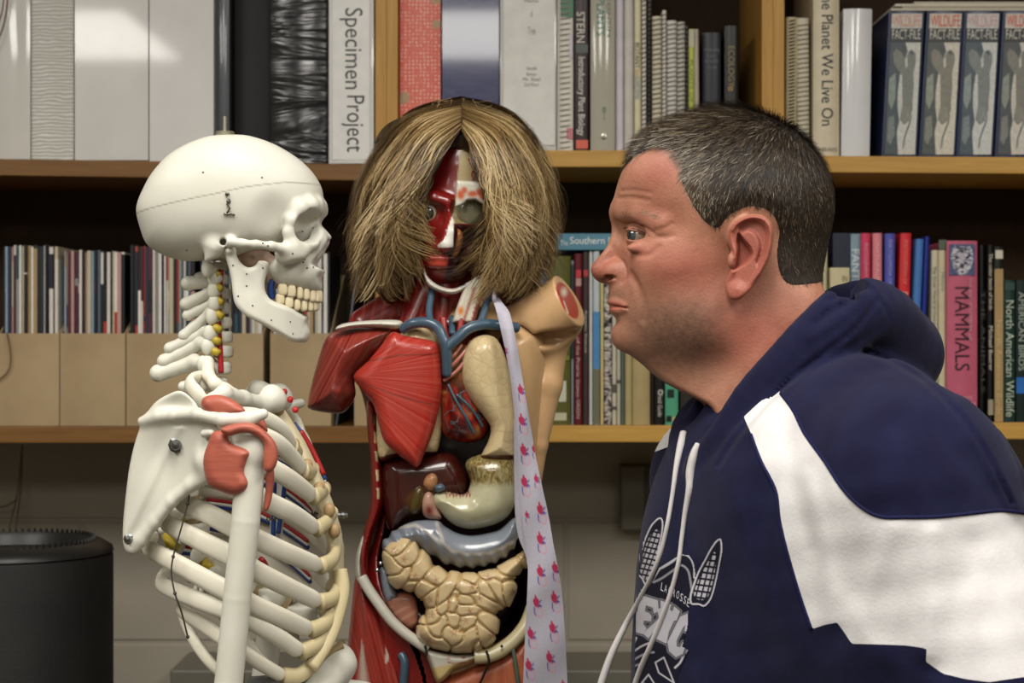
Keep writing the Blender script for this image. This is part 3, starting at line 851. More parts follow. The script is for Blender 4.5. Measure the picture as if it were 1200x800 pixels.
face = [(.12, .18), (.2, .05), (.34, .1), (.5, .06), (.66, .1), (.8, .05), (.88, .18), (.95, .45), (.85, .75), (.66, .95), (.5, 1.0), (.34, .95), (.15, .75), (.05, .45)]
MB().poly(tg(face, 1), 0.0001).build('cover_photo', tiger(), mm)
for pts, c in (([(.2, .36), (.34, .4), (.38, .48), (.24, .46)], '15161c'), ([(.8, .36), (.66, .4), (.62, .48), (.76, .46)], '15161c'), ([(.4, .66), (.6, .66), (.55, .76), (.5, .79), (.45, .76)], '3a2c36'),
               ([(.32, .8), (.5, .8), (.68, .8), (.6, .95), (.4, .95)], 'c9c6cc'), ([(.42, .86), (.58, .86), (.54, .92), (.46, .92)], '2a2630'), ([(.43, .3), (.57, .3), (.56, .62), (.44, .62)], 'b0a8b0')):
    MB().poly(tg(pts, 2 if c != '2a2630' else 3), 0.0001).build('cover_photo', mat(c, 0.4), mm)
book('black book in the shadow right of the mammals book', K, 1147, 1154.8, 287, '141312', Y=2.985, texts=[('THE ANIMALS', 1152, 400, 120, 4.5, -90, '4c4a45')])
book('black book with white title, left of the tan-banded one', K, 1157.5, 1164.5, 287, '171614', Y=2.972, lean=0, texts=[('The color book of birds', 1161, 330, 66, 4.5, -90, 'cfc9ba'), ('Michael Boorer', 1161, 408, 52, 4.5, -90, 'cfc9ba')], bands=[(1158, 1164, 468, 486, '9a927c')])
book('tall black book wrapped in a tan band, left of the dark green one', K, 1165.3, 1175.8, 289, '1a1918', Y=2.968, bands=[(1166.5, 1175.2, 293, 303, 'c8c2b0'), (1165.6, 1175.5, 315, 494, 'a88b5e')], texts=[('North American Birds', 1170.5, 430, 110, 6, -90, 'c4ab80')])
book('dark green book lettered North American Wildlife', K, 1177, 1190, 328, '17362e', Y=2.966, texts=[('North American Wildlife', 1183.5, 420, 136, 9.5, -90, 'b9c2ae')], bands=[(1178, 1189, 331, 340, '2c4a40')])
book('black book lettered AMERICAN BIRDS with a blue label', K, 1191, 1206, 328, '10211e', Y=2.968, texts=[('AMERICAN BIRDS', 1197, 388, 92, 7, -90, 'a8b2a6')], bands=[(1191, 1206, 442, 461, '2b66b0')])
book('dark book at the right edge of the lower shelf', K, 1207, 1224, 328, '2c1f1a', Y=2.97)

# ================================================================== THINGS ON AND BY THE WALL
ob = thing('outlet_box', 'dark grey metal outlet box on the block wall by the hoodie', 'outlet box', tuple(P(748, 618, 3.22)))
def wbox(name, a0, a1, p0, p1, y0, m, par):
    A = P(a0, p1, y0); B = P(a1, p0, y0)
    return MB().box((A[0], y0, A[2]), (B[0], 3.2595, B[2]), bev=0.002).build(name, m, par)
wbox('box_body', 727, 786, 545, 622, 3.222, mat('5c564a', 0.5), ob)
wbox('cover_plate', 728.5, 755, 546.5, 620.5, 3.2195, mat('6b6556', 0.45), ob)
wbox('cover_plate', 757, 785, 546.5, 620.5, 3.2195, mat('4c473d', 0.45), ob)
bc = thing('counter', 'dark lab counter along the wall at the bottom of the photo', 'counter', (0.3, 3.08, 0.0))
zt = P(0, 763, 3.255)[2]
MB().box((P(199, 0, 3.072)[0], 3.072, zt - 0.031), (1.6, 3.255, zt), bev=0.004).build('countertop', mat('6e6a5e', 0.4), bc)
MB().box((P(203, 0, 3.09)[0], 3.09, 0.08), (1.6, 3.255, zt - 0.0312)).build('cabinet_body', mat('1c1b19', 0.5), bc)
MB().box((P(206, 0, 3.1)[0], 3.11, 0.0), (1.6, 3.255, 0.08)).build('plinth', mat('141312', 0.6), bc)
def bin_fabric():
    t = NT('black_mesh_fabric'); v = t.coords()
    f = t.noise(v, 420, 3, 0.7); g = t.noise(v, 14, 3)
    t.base(t.ramp(t.math('ADD', t.math('MULTIPLY', f, 0.6), t.math('MULTIPLY', g, 0.4)), [(0.35, lin('111111')), (0.7, lin('232220'))])); t.set(0.65, 0.3); t.bump(f, 0.5, 0.001); return t.m
cx, cy, cr = -0.700, 2.60, 0.145
zt = P(0, 655, 2.46)[2]
bn = thing('bin', 'black round bin with a toothed rim in the bottom left corner', 'bin', (cx, cy, 0.0))
MB().lathe((cx, cy, 0), [(cr - .004, 0.0), (cr, 0.004), (cr, zt - 0.012), (cr - .002, zt - 0.008)], 64).build('body', bin_fabric(), bn, smooth=False)
auto_smooth(bn.children[0], 40)
o = MB().lathe((cx, cy, 0), [(cr - .003, zt - 0.0078), (cr + .0005, zt - 0.006), (cr - .001, zt), (cr - .016, zt + 0.009), (cr - .03, zt + 0.010), (cr - .034, zt + .004), (cr - .04, zt - .02)], 64).build('rim', mat('1c1c1b', 0.4), bn); auto_smooth(o, 50)
b = MB()
for k in range(84):
    a = 2 * math.pi * k / 84; r = cr - 0.026
    b.box((-0.0022, -0.0015, 0), (0.0022, 0.0015, 0.0055))
    n0 = len(b.V) - 8; c, s = math.cos(a), math.sin(a)
    for i in range(n0, len(b.V)):
        v = b.V[i]; q = 0.35 if v[2] > 0.003 else 1.0
        x, y = v[1], v[0] * q
        b.V[i] = (cx + (r + x) * c - y * s, cy + (r + x) * s + y * c, zt + 0.0095 + v[2])
b.build('tooth_ring', mat('161616', 0.5), bn)
CORD = mat('6b4a2e', 0.7)
def cord(lab, runs, par=None):
    b = MB()
    for r in runs: b.tube(spline([P(*q) for q in r], 6), 0.0011, 6)
    return tag(b.build('cord', CORD, smooth=True), lab, 'cord', 'brown cords')
cord('thin brown cord hanging in two strands below the shelf over the bin', [[(26, 521, 3.235), (24, 545, 3.23), (20, 580, 3.22), (12, 615, 3.2), (5, 660, 3.18)], [(26, 521, 3.235), (25, 560, 3.23), (21, 600, 3.21), (16, 640, 3.2), (14, 662, 3.18)], [(-8, 594, 3.22), (6, 593, 3.22), (20, 585, 3.22)]])
cord('brown cord looped down in front of the leftmost cardboard box', [[(8, 390, 2.951), (12, 410, 2.950), (12, 428, 2.950), (7, 438, 2.950), (-3, 446, 2.950)]])
cord('brown cord hanging over the leftmost binder', [[(10, -60, 2.952), (9, -10, 2.949), (7, 15, 2.949), (2, 36, 2.949), (-8, 60, 2.95)], [(7, -60, 2.952), (5, -10, 2.948), (2, 15, 2.948), (-6, 36, 2.948)]])
# ================================================================== SKELETON MODEL
YS = 1.85                                  # its middle plane; its right side faces the camera
def S(px, py, off=0.0): return P(px, py, YS - off)
def fold(Q):
    R = Q.copy(); R[:, 1] = YS - np.abs(Q[:, 1] - YS); return R
KS = YS / F

def bone_mat(name, c, attr=None, attr_col=None):
    t = NT(name); v = t.coords(); L = np.array(lin(c))
    f = t.noise(v, 22, 4, 0.6)
    col = t.ramp(f, [(0.3, tuple(L * np.array([0.95, 0.94, 0.90]))), (0.65, tuple(L))])
    if attr:
        col = t.mix(t.attr(attr).outputs['Fac'], col, lin(attr_col))
    t.base(col); t.set(0.42, 0.35, sss=(0.06, (0.6, 0.5, 0.35), 0.004))
    t.bump(t.noise(v, 240, 3), 0.08, 0.001)
    return t.m
BONE = bone_mat('bone_plastic', 'd2d0c4')
BONE_CUT = bone_mat('bone_plastic_skull', 'cbc9be', 'cut', '8c8778')
RIBM = bone_mat('rib_plastic', 'dbd6c6')
CART = bone_mat('cartilage_plastic', 'c2b48e')
NODE = mat('a3865f', 0.45)
DISC = mat('8f7d55', 0.5); TOOTH = mat('ddd0ae', 0.3)
NERVE = mat('b19a2e', 0.4); ARTERY = mat('9c1f22', 0.35); VEIN = mat('25407e', 0.35); WHITE = mat('dcdcd6', 0.4)
STEEL = mat('8e9092', 0.25, metal=1.0)
def muscle_mat(name, c1, c2, scale=(20, 20, 220)):
    t = NT(name); f = t.noise(t.coords(scale), 1.4, 4, 0.6)
    t.base(t.ramp(f, [(0.3, lin(c1)), (0.7, lin(c2))])); t.set(0.45, 0.4); t.bump(f, 0.25, 0.001); return t.m
PATCH = muscle_mat('muscle_patch', '9c4f40', 'b0604c')

sk = thing('skeleton', 'white anatomical skeleton with red muscle patches, facing right towards the man', 'skeleton', (S(330, 0)[0], YS, 0.0))

# ---- skull
U = [(253.7, 160), (276.5, 159), (296, 160.5), (322, 169), (345, 182), (361, 195), (372, 208), (379, 221), (380.8, 234), (382, 244), (380.8, 252), (375.5, 261), (380, 268), (388.3, 277.5), (386, 285), (378, 296), (371.5, 304), (369, 311),
     (379.5, 317), (375, 325), (377, 335), (377, 343), (358, 341), (341, 338), (327, 336), (318, 324), (300, 313), (275, 303), (252, 309), (243, 310), (236, 305), (224.5, 306.5), (205, 304), (185.5, 296), (174, 286), (167.6, 267), (163.7, 250.5), (165.3, 237.5), (172.5, 221), (182, 205), (198.5, 185.5), (218, 172.5), (237.5, 164)]
PU = Poly2(U, YS, 3)
CRAN = Poly2([(253.7, 159), (276.5, 158), (296, 159.5), (322, 168), (345, 181), (361, 194), (372, 207), (379.5, 221), (381, 234), (380, 250), (365, 262), (340, 285), (300, 300), (265, 304), (243, 306), (224.5, 307), (205, 305), (185.5, 297), (173, 287), (166, 267), (162.5, 250.5), (164.5, 237.5), (171.5, 221), (181, 204), (198, 184.5), (217.5, 171.5), (237.5, 163)], YS, 3)
def px(n): return n * KS
def f_skull(Q):
    R = fold(Q)
    d = PU(Q)
    cr = pillow(Q, CRAN(Q), YS, 0.082, 0.047)
    cr = si(cr, ell(Q, S(262, 236), (px(122), 0.0695, px(100))), 0.012)
    # temporal hollow behind the eye socket
    cr = ss(cr, ell(R, S(324, 262, 0.078), (px(24), 0.026, px(36))), 0.014)
    fc = ell(R, S(353, 314, 0.012), (px(27), 0.022, px(27)))
    fc = su(fc, ell(R, S(335, 317, 0.020), (px(20), 0.017, px(19))), 0.006)
    fc = su(fc, ell(Q, S(366, 330), (px(15), 0.021, px(14))), 0.006)                       # alveolar front
    fc = su(fc, chain(R, [S(377, 256, 0.002), S(385, 275, 0.002)], [0.008, 0.0052]), 0.006)
    fc = su(fc, chain(R, [S(378, 262, 0.007), S(374, 282, 0.012), S(366, 304, 0.017)], [0.006, 0.007, 0.008]), 0.006)
    fc = su(fc, chain(R, [S(352, 244, 0.045), S(342, 258, 0.0495), S(338.5, 272, 0.049), S(342, 288, 0.047)], [0.006, 0.0052, 0.0055, 0.0075]), 0.004)
    fc = su(fc, chain(R, [S(352, 244, 0.045), S(364, 240, 0.034), S(374, 242, 0.018), S(377, 245, 0.004)], [0.006, 0.0072, 0.0078, 0.008]), 0.006)
    fc = su(fc, chain(R, [S(343, 290, 0.046), S(355, 291, 0.038), S(365, 285, 0.027), S(371, 272, 0.015)], [0.008, 0.007, 0.0065, 0.005]), 0.006)
    fc = su(fc, ell(R, S(340, 299, 0.043), (px(18), 0.012, px(13))), 0.006)
    fc = su(fc, ell(Q, S(352, 262), (px(24), 0.015, px(30))), 0.005)                      # between the sockets
    f = su(cr, fc, 0.006)
    f = ss(f, ell(R, S(363.5, 266, 0.0375), (px(20), 0.0215, px(17.5))), 0.004)            # eye socket
    f = ss(f, ell(R, S(387, 300, 0.005), (px(13), 0.0105, px(14))), 0.003)                # nose opening
    f = ss(f, ell(R, S(350, 315, 0.044), (px(13), 0.009, px(8))), 0.008)                  # hollow under the cheekbone
    f = ss(f, ell(R, S(296, 302, 0.055), (px(22), 0.030, px(15))), 0.006)                 # opening under the arch
    f = ss(f, ell(R, S(366, 250, 0.040), (px(12), 0.006, px(5))), 0.003)
    # cheek arch and mastoid
    f = su(f, chain(R, [S(270, 283, 0.060), S(284, 285, 0.0655), S(300, 286, 0.067), S(318, 288, 0.0625), S(334, 292, 0.052)], [0.0055, 0.0036, 0.0034, 0.0038, 0.006]), 0.004)
    f = su(f, chain(R, [S(252, 290, 0.052), S(247, 305, 0.049)], [0.009, 0.0062]), 0.010)
    f = ss(f, cap(R, S(260.5, 282, 0.075), S(262, 284, 0.045), 0.0032), 0.002)
    f = ss(f, chain(R, [S(258, 290, 0.066), S(256, 304, 0.058)], 0.003), 0.004)
    return si(f, d, 0.003)
so = isurf('cranium', f_skull, S(155, 350, 0.078), S(395, 150, -0.078), 0.0013, BONE_CUT, sk)
V = wv(so)
cutl = np.array([(150, 258), (166, 253), (268, 232.5), (300, 225), (340, 219), (381, 217.5), (400, 217)])
s_ = YS / V[:, 1]; vx = V[:, 0] / V[:, 1] * F + 600; vy = 400 - (V[:, 2] - CZ) / V[:, 1] * F
pxm = V[:, 0] / YS * F + 600; pym = 400 - (V[:, 2] - CZ) / YS * F
dl = np.abs(pym - np.interp(pxm, cutl[:, 0], cutl[:, 1]))
vattr(so, 'cut', np.clip(1.25 - dl / 0.8, 0, 0.8))
# small bone details on the skull as sub-parts
b = MB(); c = S(263.5, 156.5)
b.lathe((c[0], c[1], S(0, 159)[2]), [(0.0, 0), (0.0085, 0.0), (0.0095, 0.001), (0.0095, 0.0035), (0.008, 0.0045), (0.0022, 0.0046), (0.002, 0.019), (0.0, 0.0195)], 20)
o = b.build('hanging_bolt', mat('a8a48f', 0.3, metal=0.8), so); auto_smooth(o, 40)
b = MB()
ym = march(f_skull, [266, 268, 266], [228, 238, 248], YS - .09, YS, 220)
def onskull(a, c_, lift=0.0012):
    y = march(f_skull, [a], [c_], YS - .09, YS, 260)[0]
    return P(a, c_, (y if y == y else YS - .065) - lift)
b.lathe(onskull(266.5, 227.5, 0), [(0.0, -0.0026), (0.0016, -0.0024), (0.0022, -0.001), (0.0022, 0.001)], 12, axis='y')
b.tube([onskull(*q, 0.0016) for q in ((267, 229), (269, 234), (266, 239), (269.5, 244), (266, 249.5))], 0.0009, 6)
b.lathe(onskull(268, 236, 0), [(0.0, -0.0024), (0.0014, -0.0022), (0.0022, -0.001), (0.0022, 0.001)], 12, axis='y')
b.tube([onskull(*q, 0.0016) for q in ((262, 250.5), (267, 251), (270, 249.5), (275, 252.5))], 0.0010, 6)
b.build('latch_hook', mat('77756c', 0.35, metal=0.8), so, smooth=True)
b = MB()
for a, c_ in ((238, 202), (308, 285), (314, 288), (354.5, 271), (367, 267), (343, 297), (357, 304), (355.5, 307), (360, 314), (367, 313), (307, 208), (245, 307), (219, 293)):
    q = onskull(a, c_, 0.0)
    b.lathe(q, [(0.0, -0.0005), (0.0009, -0.0003), (0.0009, 0.0005)], 8, axis='y')
b.build('printed_dots', mat('44444c', 0.6), so)

# ---- inner bones seen through the arch
def f_inner(Q):
    R = fold(Q)
    f = ell(R, S(297, 300, 0.018), (px(19), 0.012, px(15)))
    f = su(f, chain(R, [S(318, 310, 0.018), S(320, 330, 0.02)], [0.009, 0.006]), 0.006)
    return ss(f, sph(R, S(292, 303, 0.034), 0.006), 0.002)
isurf('sphenoid', f_inner, S(272, 345, 0.05), S(330, 278, -0.05), 0.0018, mat('a88d7a', 0.5), sk)

# ---- lower jaw
MAND = [(359.5, 399), (351.5, 401), (341, 400), (328.8, 393), (307.8, 380.5), (290, 371), (281.5, 364), (275.4, 356), (272.8, 345), (271, 328), (267.5, 312), (264.3, 301.5), (266.3, 293), (271.5, 287.5), (275, 292), (277, 299), (283, 308.5), (291, 313.2), (299, 311), (303.5, 305.5), (313, 306.5), (315.5, 312), (313.5, 319), (310.4, 330), (311, 341), (316.5, 350), (327, 355), (341, 360), (356, 368), (363.5, 366), (364, 372), (360.6, 379), (361.5, 389)]
PM = Poly2(MAND, YS - 0.045, 3)
arc = np.array([S(262, 0, .050)[:2], S(272, 0, .0505)[:2], S(285, 0, .049)[:2], S(305, 0, .044)[:2], S(325, 0, .034)[:2], S(340, 0, .022)[:2], S(349, 0, .012)[:2], S(352.5, 0, .0)[:2]])
arc = spline(arc, 5)
def arc_d(R):
    best = np.full(len(R), 9.0)
    for a, b_ in zip(arc[:-1], arc[1:]):
        dd = b_ - a; t = np.clip(((R[:, 0] - a[0]) * dd[0] + (R[:, 1] - a[1]) * dd[1]) / (dd @ dd), 0, 1)
        best = np.minimum(best, (R[:, 0] - a[0] - t * dd[0]) ** 2 + (R[:, 1] - a[1] - t * dd[1]) ** 2)
    return np.sqrt(best)
def f_mand(Q):
    R = fold(Q); d = PM.persp(R); c = arc_d(R)
    Rr = 0.0048
    body = np.clip((R[:, 0] - S(300, 0)[0]) / px(40), 0, 1)
    T = 0.0045 + 0.0035 * body
    a = np.maximum(d + Rr, 0); f = np.sqrt(a * a + (c * Rr / T) ** 2) - Rr
    f = su(f, ell(R, S(270, 294, 0.050), (px(6), 0.009, px(6))), 0.003)
    f = su(f, ell(Q, S(356, 390), (px(7), 0.014, px(9))), 0.006)
    f = ss(f, ell(R, S(293, 335, 0.062), (px(12), 0.008, px(16))), 0.006)
    return f
mo = isurf('mandible', f_mand, S(255, 410, 0.066), S(372, 280, -0.066), 0.0012, BONE, sk)
b = MB()
for a, c_ in ((273, 311), (289, 321), (289, 335), (279, 347), (296, 358), (318, 375), (340, 377), (343, 391), (308, 314), (353, 367)):
    y = march(f_mand, [a], [c_], YS - .07, YS, 260)[0]
    if y == y: b.lathe(P(a, c_, y), [(0.0, -0.0005), (0.0009, -0.0003), (0.0009, 0.0005)], 8, axis='y')
b.build('printed_dots', mat('44444c', 0.6), mo)

# ---- teeth
def tooth(par, p, w, h, dpt, ang, up):
    """Rounded crown with a waist towards the gum and two soft cusps."""
    n, m = 14, 9; V = []; Fc = []
    for i in range(m + 1):
        t = i / m; z = (t - 0.5) * h * (1 if up else -1)
        s = (0.72 + 0.55 * math.sin(math.pi * min(1, 0.18 + t * 0.62))) * 0.78
        s *= (1 - max(0, (0.16 - t) / 0.16) ** 2 * 0.45)
        if t > 0.999: s *= 0.5
        for k in range(n):
            a = 2 * math.pi * k / n; c, s2 = math.cos(a), math.sin(a)
            sx = math.copysign(abs(c) ** 0.6, c) * w / 2 * s; sy = math.copysign(abs(s2) ** 0.6, s2) * dpt / 2 * s
            x = sx * math.cos(ang) - sy * math.sin(ang); y = sx * math.sin(ang) + sy * math.cos(ang)
            V.append((p[0] + x, p[1] + y, p[2] + z))
    for i in range(m):
        for k in range(n):
            q = (i * n + k, i * n + (k + 1) % n, (i + 1) * n + (k + 1) % n, (i + 1) * n + k)
            Fc.append(q if up else q[::-1])
    Fc.append(tuple(range(n))[::-1] if up else tuple(range(n))); e = tuple(m * n + k for k in range(n)); Fc.append(e if up else e[::-1])
    mk('tooth', V, Fc, TOOTH, par)
for jaw, lst, h in ((so, [(331, 339, .0275, 12, 11), (341.5, 341, .026, 10.5, 10), (351, 343, .0225, 7.5, 9), (358.5, 344.5, .0185, 8, 8.5), (366, 346.5, .0135, 8.5, 7), (371.5, 347, .008, 8, 6.5), (374.5, 347.5, .003, 8.5, 6)], 14.5),
                    (mo, [(328, 350.5, .0275, 11, 10), (338.5, 354.5, .025, 10.5, 9.5), (348, 357, .021, 8, 8.5), (356, 358, .0165, 8, 8), (363.5, 358, .0115, 7, 7), (368.5, 357.5, .007, 6, 6), (371, 357, .0025, 6, 6)], 13.5)):
    for i, (a, c_, off, w, dp) in enumerate(lst):
        nx = lst[min(i + 1, 6)]; pv = lst[max(i - 1, 0)]
        A = S(pv[0], 0, pv[2]); B = S(nx[0], 0, nx[2]) if i < 6 else S(372 if jaw is mo else 376, 0, -0.003)
        for sgn in (1, -1):
            c3 = S(a, c_, off); c3[1] = YS + sgn * (c3[1] - YS)
            ang = math.atan2(B[1] - A[1], B[0] - A[0]) * sgn
            tooth(jaw, c3, px(w) * 0.98, px(h), px(dp), ang, jaw is mo)

# ---- spine
def vert(bp, tip, root, rb=0.0098, rs=0.0048, tr=0.020, name='vertebra', bh=None):
    bh = bh or rb * 0.62
    B = S(*bp); Tp = S(*tip); Rt = S(*root); ax = np.array([tip[0] - root[0], 0, 0])
    Md = (B + Rt) / 2 + np.array([0, 0, 0.001])
    def f(Q):
        R = fold(Q)
        q = Q - B
        rr = np.sqrt(q[:, 0] ** 2 + (q[:, 1] / 1.25) ** 2) - rb
        f = np.maximum(rr, np.abs(q[:, 2]) - bh); f = np.maximum(f, -99)
        f = si(rr, np.abs(q[:, 2]) - bh, 0.004)
        f = su(f, chain(R, [B + (0, -0.008, 0), Md + (0, -tr * 0.75, 0)], [0.0045, 0.0055]), 0.003)
        f = su(f, ell(R, Md + (-0.002, -tr, 0.0), (0.0058, 0.0046, 0.0086)), 0.004)
        f = su(f, chain(R, [Md + (0, -tr * 0.8, 0), Rt + (0, -0.003, 0)], [0.0050, rs]), 0.004)
        f = su(f, chain(R, [Rt, (Rt * 0.35 + Tp * 0.65) , Tp + (0, -0.0016, 0)], [rs * 1.05, rs * 0.9, rs * 1.1]), 0.003)
        return f
    pts = np.array([B, Tp, Rt]); lo = pts.min(0) - 0.02; hi = pts.max(0) + 0.02; lo[1] = YS - 0.036; hi[1] = YS + 0.036
    return isurf(name, f, lo, hi, 0.0016, BONE, sk)
cerv = [((258, 327), (221, 332), (254, 328), .0088, .0052), ((259.5, 344), (218.5, 356), (252, 340), .009, .0046), ((260.5, 361), (220, 369.5), (253, 353), .009, .0038), ((261, 378), (216, 393), (247, 366), .0092, .0042),
        ((261.5, 395), (199.5, 408), (241, 389), .0096, .0044), ((261.5, 412), (193, 423), (236, 401.5), .0100, .0052), ((259, 431), (186, 437), (229, 424), .0104, .0062)]
vert((256, 313), (233, 325), (246, 321), .0088, .0045, 0.030, bh=0.004)
for bp, tip, rt, rb, rs in cerv: vert(bp, tip, rt, rb, rs * 1.28)
thor = [(252, 452), (243, 475), (234, 499), (226, 524), (220, 549), (217, 573), (221, 598), (230, 622), (243, 645), (262, 666), (288, 685), (317, 701), (350, 722)]
for i, (a, c_) in enumerate(thor):
    pv = thor[max(i - 1, 0)]; nx = thor[min(i + 1, len(thor) - 1)]
    d = np.array([nx[0] - pv[0], nx[1] - pv[1]], float); d /= np.linalg.norm(d); nrm = np.array([-d[1], d[0]])      # towards the back
    if nrm[0] > 0 and i < 8: nrm = -nrm
    L1 = 16 if i < 9 else 15; back = (a + nrm[0] * 14, c_ + nrm[1] * 14); tp = (a + nrm[0] * (34 if i < 9 else 30) + d[0] * 14, c_ + nrm[1] * (34 if i < 9 else 30) + d[1] * 14)
    vo = vert((a, c_), tp, back, 0.0130 if i < 9 else 0.0185, 0.005, 0.026, bh=0.0088 if i < 9 else 0.0125)
    if i < len(thor) - 1:
        q0 = S(a, c_); q1 = S(*nx); m_ = (q0 + q1) / 2; dd = (q1 - q0) / np.linalg.norm(q1 - q0)
        b = MB(); b.tube([m_ - dd * 0.003, m_ + dd * 0.003], 0.0128 if i < 9 else 0.0178, 18, flat=1.15)
        b.build('spinal_disc', DISC, sk, smooth=False)
for a, c_, s0 in ((248, 320, 1), (251, 336, 1), (252, 352, 1), (252, 368, 1), (250, 384, 1), (249, 398, 1), (248, 411, 1)):
    b = MB(); b.tube([S(a - 2, c_ - 3, 0.010), S(a + 3, c_, 0.019), S(a + 9, c_ + 3, 0.021)], [0.0036, 0.0042, 0.0034], 10)
    b.build('nerve', NERVE, sk, smooth=True)
for a, c_ in ((199, 636), (241, 662), (205, 606), (272, 690)):
    b = MB(); b.tube([S(a - 4, c_ - 8, 0.012), S(a, c_, 0.024), S(a + 10, c_ + 6, 0.022)], [0.0045, 0.0052, 0.004], 10)
    b.build('nerve', NERVE, sk, smooth=True)
b = MB(); b.tube(spline([S(259, 316, 0.013), S(257, 345, 0.0135), S(256, 380, 0.014), S(258, 410, 0.015), S(259, 437, 0.016)], 6), 0.0027, 10); b.build('artery', ARTERY, sk, smooth=True)
b = MB(); b.tube(spline([S(320, 328, 0.024), S(317, 338, 0.025), S(319, 350, 0.024)], 5), 0.0033, 10); b.build('vein', VEIN, sk, smooth=True)

# ---- ribs
def rib_mesh(pts, h, t, name, m, mirror=False, seg=7):
    p = spline(pts, seg)
    if mirror: p[:, 1] = 2 * YS - p[:, 1]
    n = 12; V = []; Fc = []
    cen = np.array([S(300, 0)[0], YS, 0])
    for i, c in enumerate(p):
        T = p[min(i + 1, len(p) - 1)] - p[max(i - 1, 0)]; T /= np.linalg.norm(T)
        o = np.array([c[0] - cen[0], (c[1] - cen[1]) * 1.6, 0]); o -= T * o.dot(T); o /= np.linalg.norm(o) + 1e-9
        u = np.cross(T, o)
        e = min(i, len(p) - 1 - i); s = 1.0 if e > 1 else (0.75 if e == 1 else 0.35)
        hh = h * (0.82 + 0.18 * math.sin(math.pi * i / (len(p) - 1)))
        for k in range(n):
            a = 2 * math.pi * k / n
            V.append(c + (u * math.cos(a) * hh + o * math.copysign(abs(math.sin(a)) ** 0.8, math.sin(a)) * t) * s)
    for i in range(len(p) - 1):
        for k in range(n):
            a, b_ = i * n + k, i * n + (k + 1) % n; Fc.append((a, b_, b_ + n, a + n))
    Fc.append(tuple(range(n))[::-1]); Fc.append(tuple((len(p) - 1) * n + k for k in range(n)))
    o_ = mk(name, V, Fc, m, sk); fix_normals(o_); return o_
RIBS = [[(238, 440, .02), (222, 447, .050), (231, 461, .062), (244, 474, .060), (282, 480, .048), (314, 478, .026)],
        [(243, 470, .03), (262, 484, .080), (296, 486, .086), (320, 495, .072), (334, 508, .056), (343, 525, .036)],
        [(236, 494, .03), (256, 505, .090), (292, 506, .100), (322, 517, .090), (342, 535, .066), (356, 552, .042)],
        [(228, 520, .03), (246, 528, .090), (288, 534, .108), (324, 552, .100), (348, 567, .078), (368, 583, .046)],
        [(220, 545, .03), (232, 556, .090), (280, 570, .116), (318, 590, .108), (345, 603, .086), (372, 621, .050)],
        [(210, 575, .03), (212, 588, .080), (246, 603, .112), (291, 627, .120), (335, 647, .100), (377, 664, .055)],
        [(196, 596, .03), (194, 611, .075), (230, 631, .110), (268, 650, .122), (304, 671, .116), (340, 689, .092), (376, 706, .054)],
        [(184, 628, .03), (172, 640, .060), (212, 663, .105), (264, 691, .122), (298, 709, .116), (334, 725, .094), (365, 739, .062)],
        [(196, 668, .03), (188, 683, .060), (224, 700, .104), (262, 714, .118), (294, 728, .112), (326, 746, .094), (354, 765, .070)],
        [(218, 700, .03), (212, 713, .060), (236, 730, .094), (262, 748, .108), (286, 765, .104), (310, 780, .090), (333, 793, .072)],
        [(226, 700, .03), (214, 716, .050), (222, 740, .078), (238, 766, .090), (258, 788, .092), (288, 815, .080)]]
for i, r in enumerate(RIBS):
    pts = [S(*q) for q in r]
    h = (0.0088, 0.0085, 0.0098, 0.0108, 0.0112, 0.0114, 0.0114, 0.0112, 0.0104, 0.0088, 0.0064)[i]
    h *= 0.86
    rib_mesh(pts, h, 0.0042, 'rib', RIBM)
    rib_mesh(pts, h, 0.0042, 'rib', RIBM, mirror=True)
    if 3 <= i <= 7:                       # painted vessels under the far ribs
        q = [p + np.array([0, 0.006, -h - 0.001]) for p in pts[1:-1]]
        for k, (m_, nm) in enumerate(((ARTERY, 'artery'), (WHITE, 'nerve'), (VEIN, 'vein'))):
            b = MB(); b.tube([(p[0], 2 * YS - p[1], p[2] - 0.0032 * k) for p in spline(q, 5)], 0.0021, 8)
            b.build(nm, m_, sk, smooth=True)

# ---- breastbone and rib cartilage
STE = [(322, 467), (332, 478), (340, 490), (357, 517), (375, 555), (389, 586), (399, 618), (402.5, 647), (402, 680), (394, 700), (386, 690), (386, 655), (381, 625), (370, 592), (354, 557), (338, 528), (322, 500), (309, 478), (312, 468)]
PS = Poly2(STE, YS, 3)
def f_ste(Q): return pillow(Q, PS(Q), YS, 0.019, 0.006)
isurf('breastbone', f_ste, S(300, 710, 0.03), S(412, 455, -0.03), 0.0016, bone_mat('breastbone_plastic', 'cfc4a2'), sk)
CA = [[(342, 523, .037), (347, 528, .024), (351, 532, .008)], [(355, 551, .043), (362, 553, .026), (366, 553, .008)], [(367, 582, .047), (375, 578, .028), (379, 576, .008)], [(371, 620, .05), (382, 612, .03), (389, 602, .008)],
      [(376, 663, .055), (390, 655, .032), (395, 640, .008)], [(375, 705, .054), (390, 700, .038), (397, 682, .012)], [(364, 738, .062), (383, 728, .045), (394, 700, .02)],
      [(353, 764, .070), (374, 752, .052), (389, 726, .03)], [(332, 792, .072), (352, 790, .062), (374, 768, .045), (388, 738, .03)]]
for i, c in enumerate(CA):
    for mir in (False, True):
        pts = spline([S(*q) for q in c], 6)
        if mir: pts[:, 1] = 2 * YS - pts[:, 1]
        b = MB(); b.tube(pts, list(np.linspace(0.0086, 0.0066, len(pts))), 12, flat=0.75); b.build('costal_cartilage', CART, sk, smooth=True)
pts = spline([S(398, 668, 0.020), S(401, 690, 0.026), S(396, 716, 0.034), S(385, 748, 0.045), S(364, 782, 0.060)], 6)
b = MB(); b.tube(pts, 0.0075, 12, flat=0.8); b.build('costal_margin', CART, sk, smooth=True)
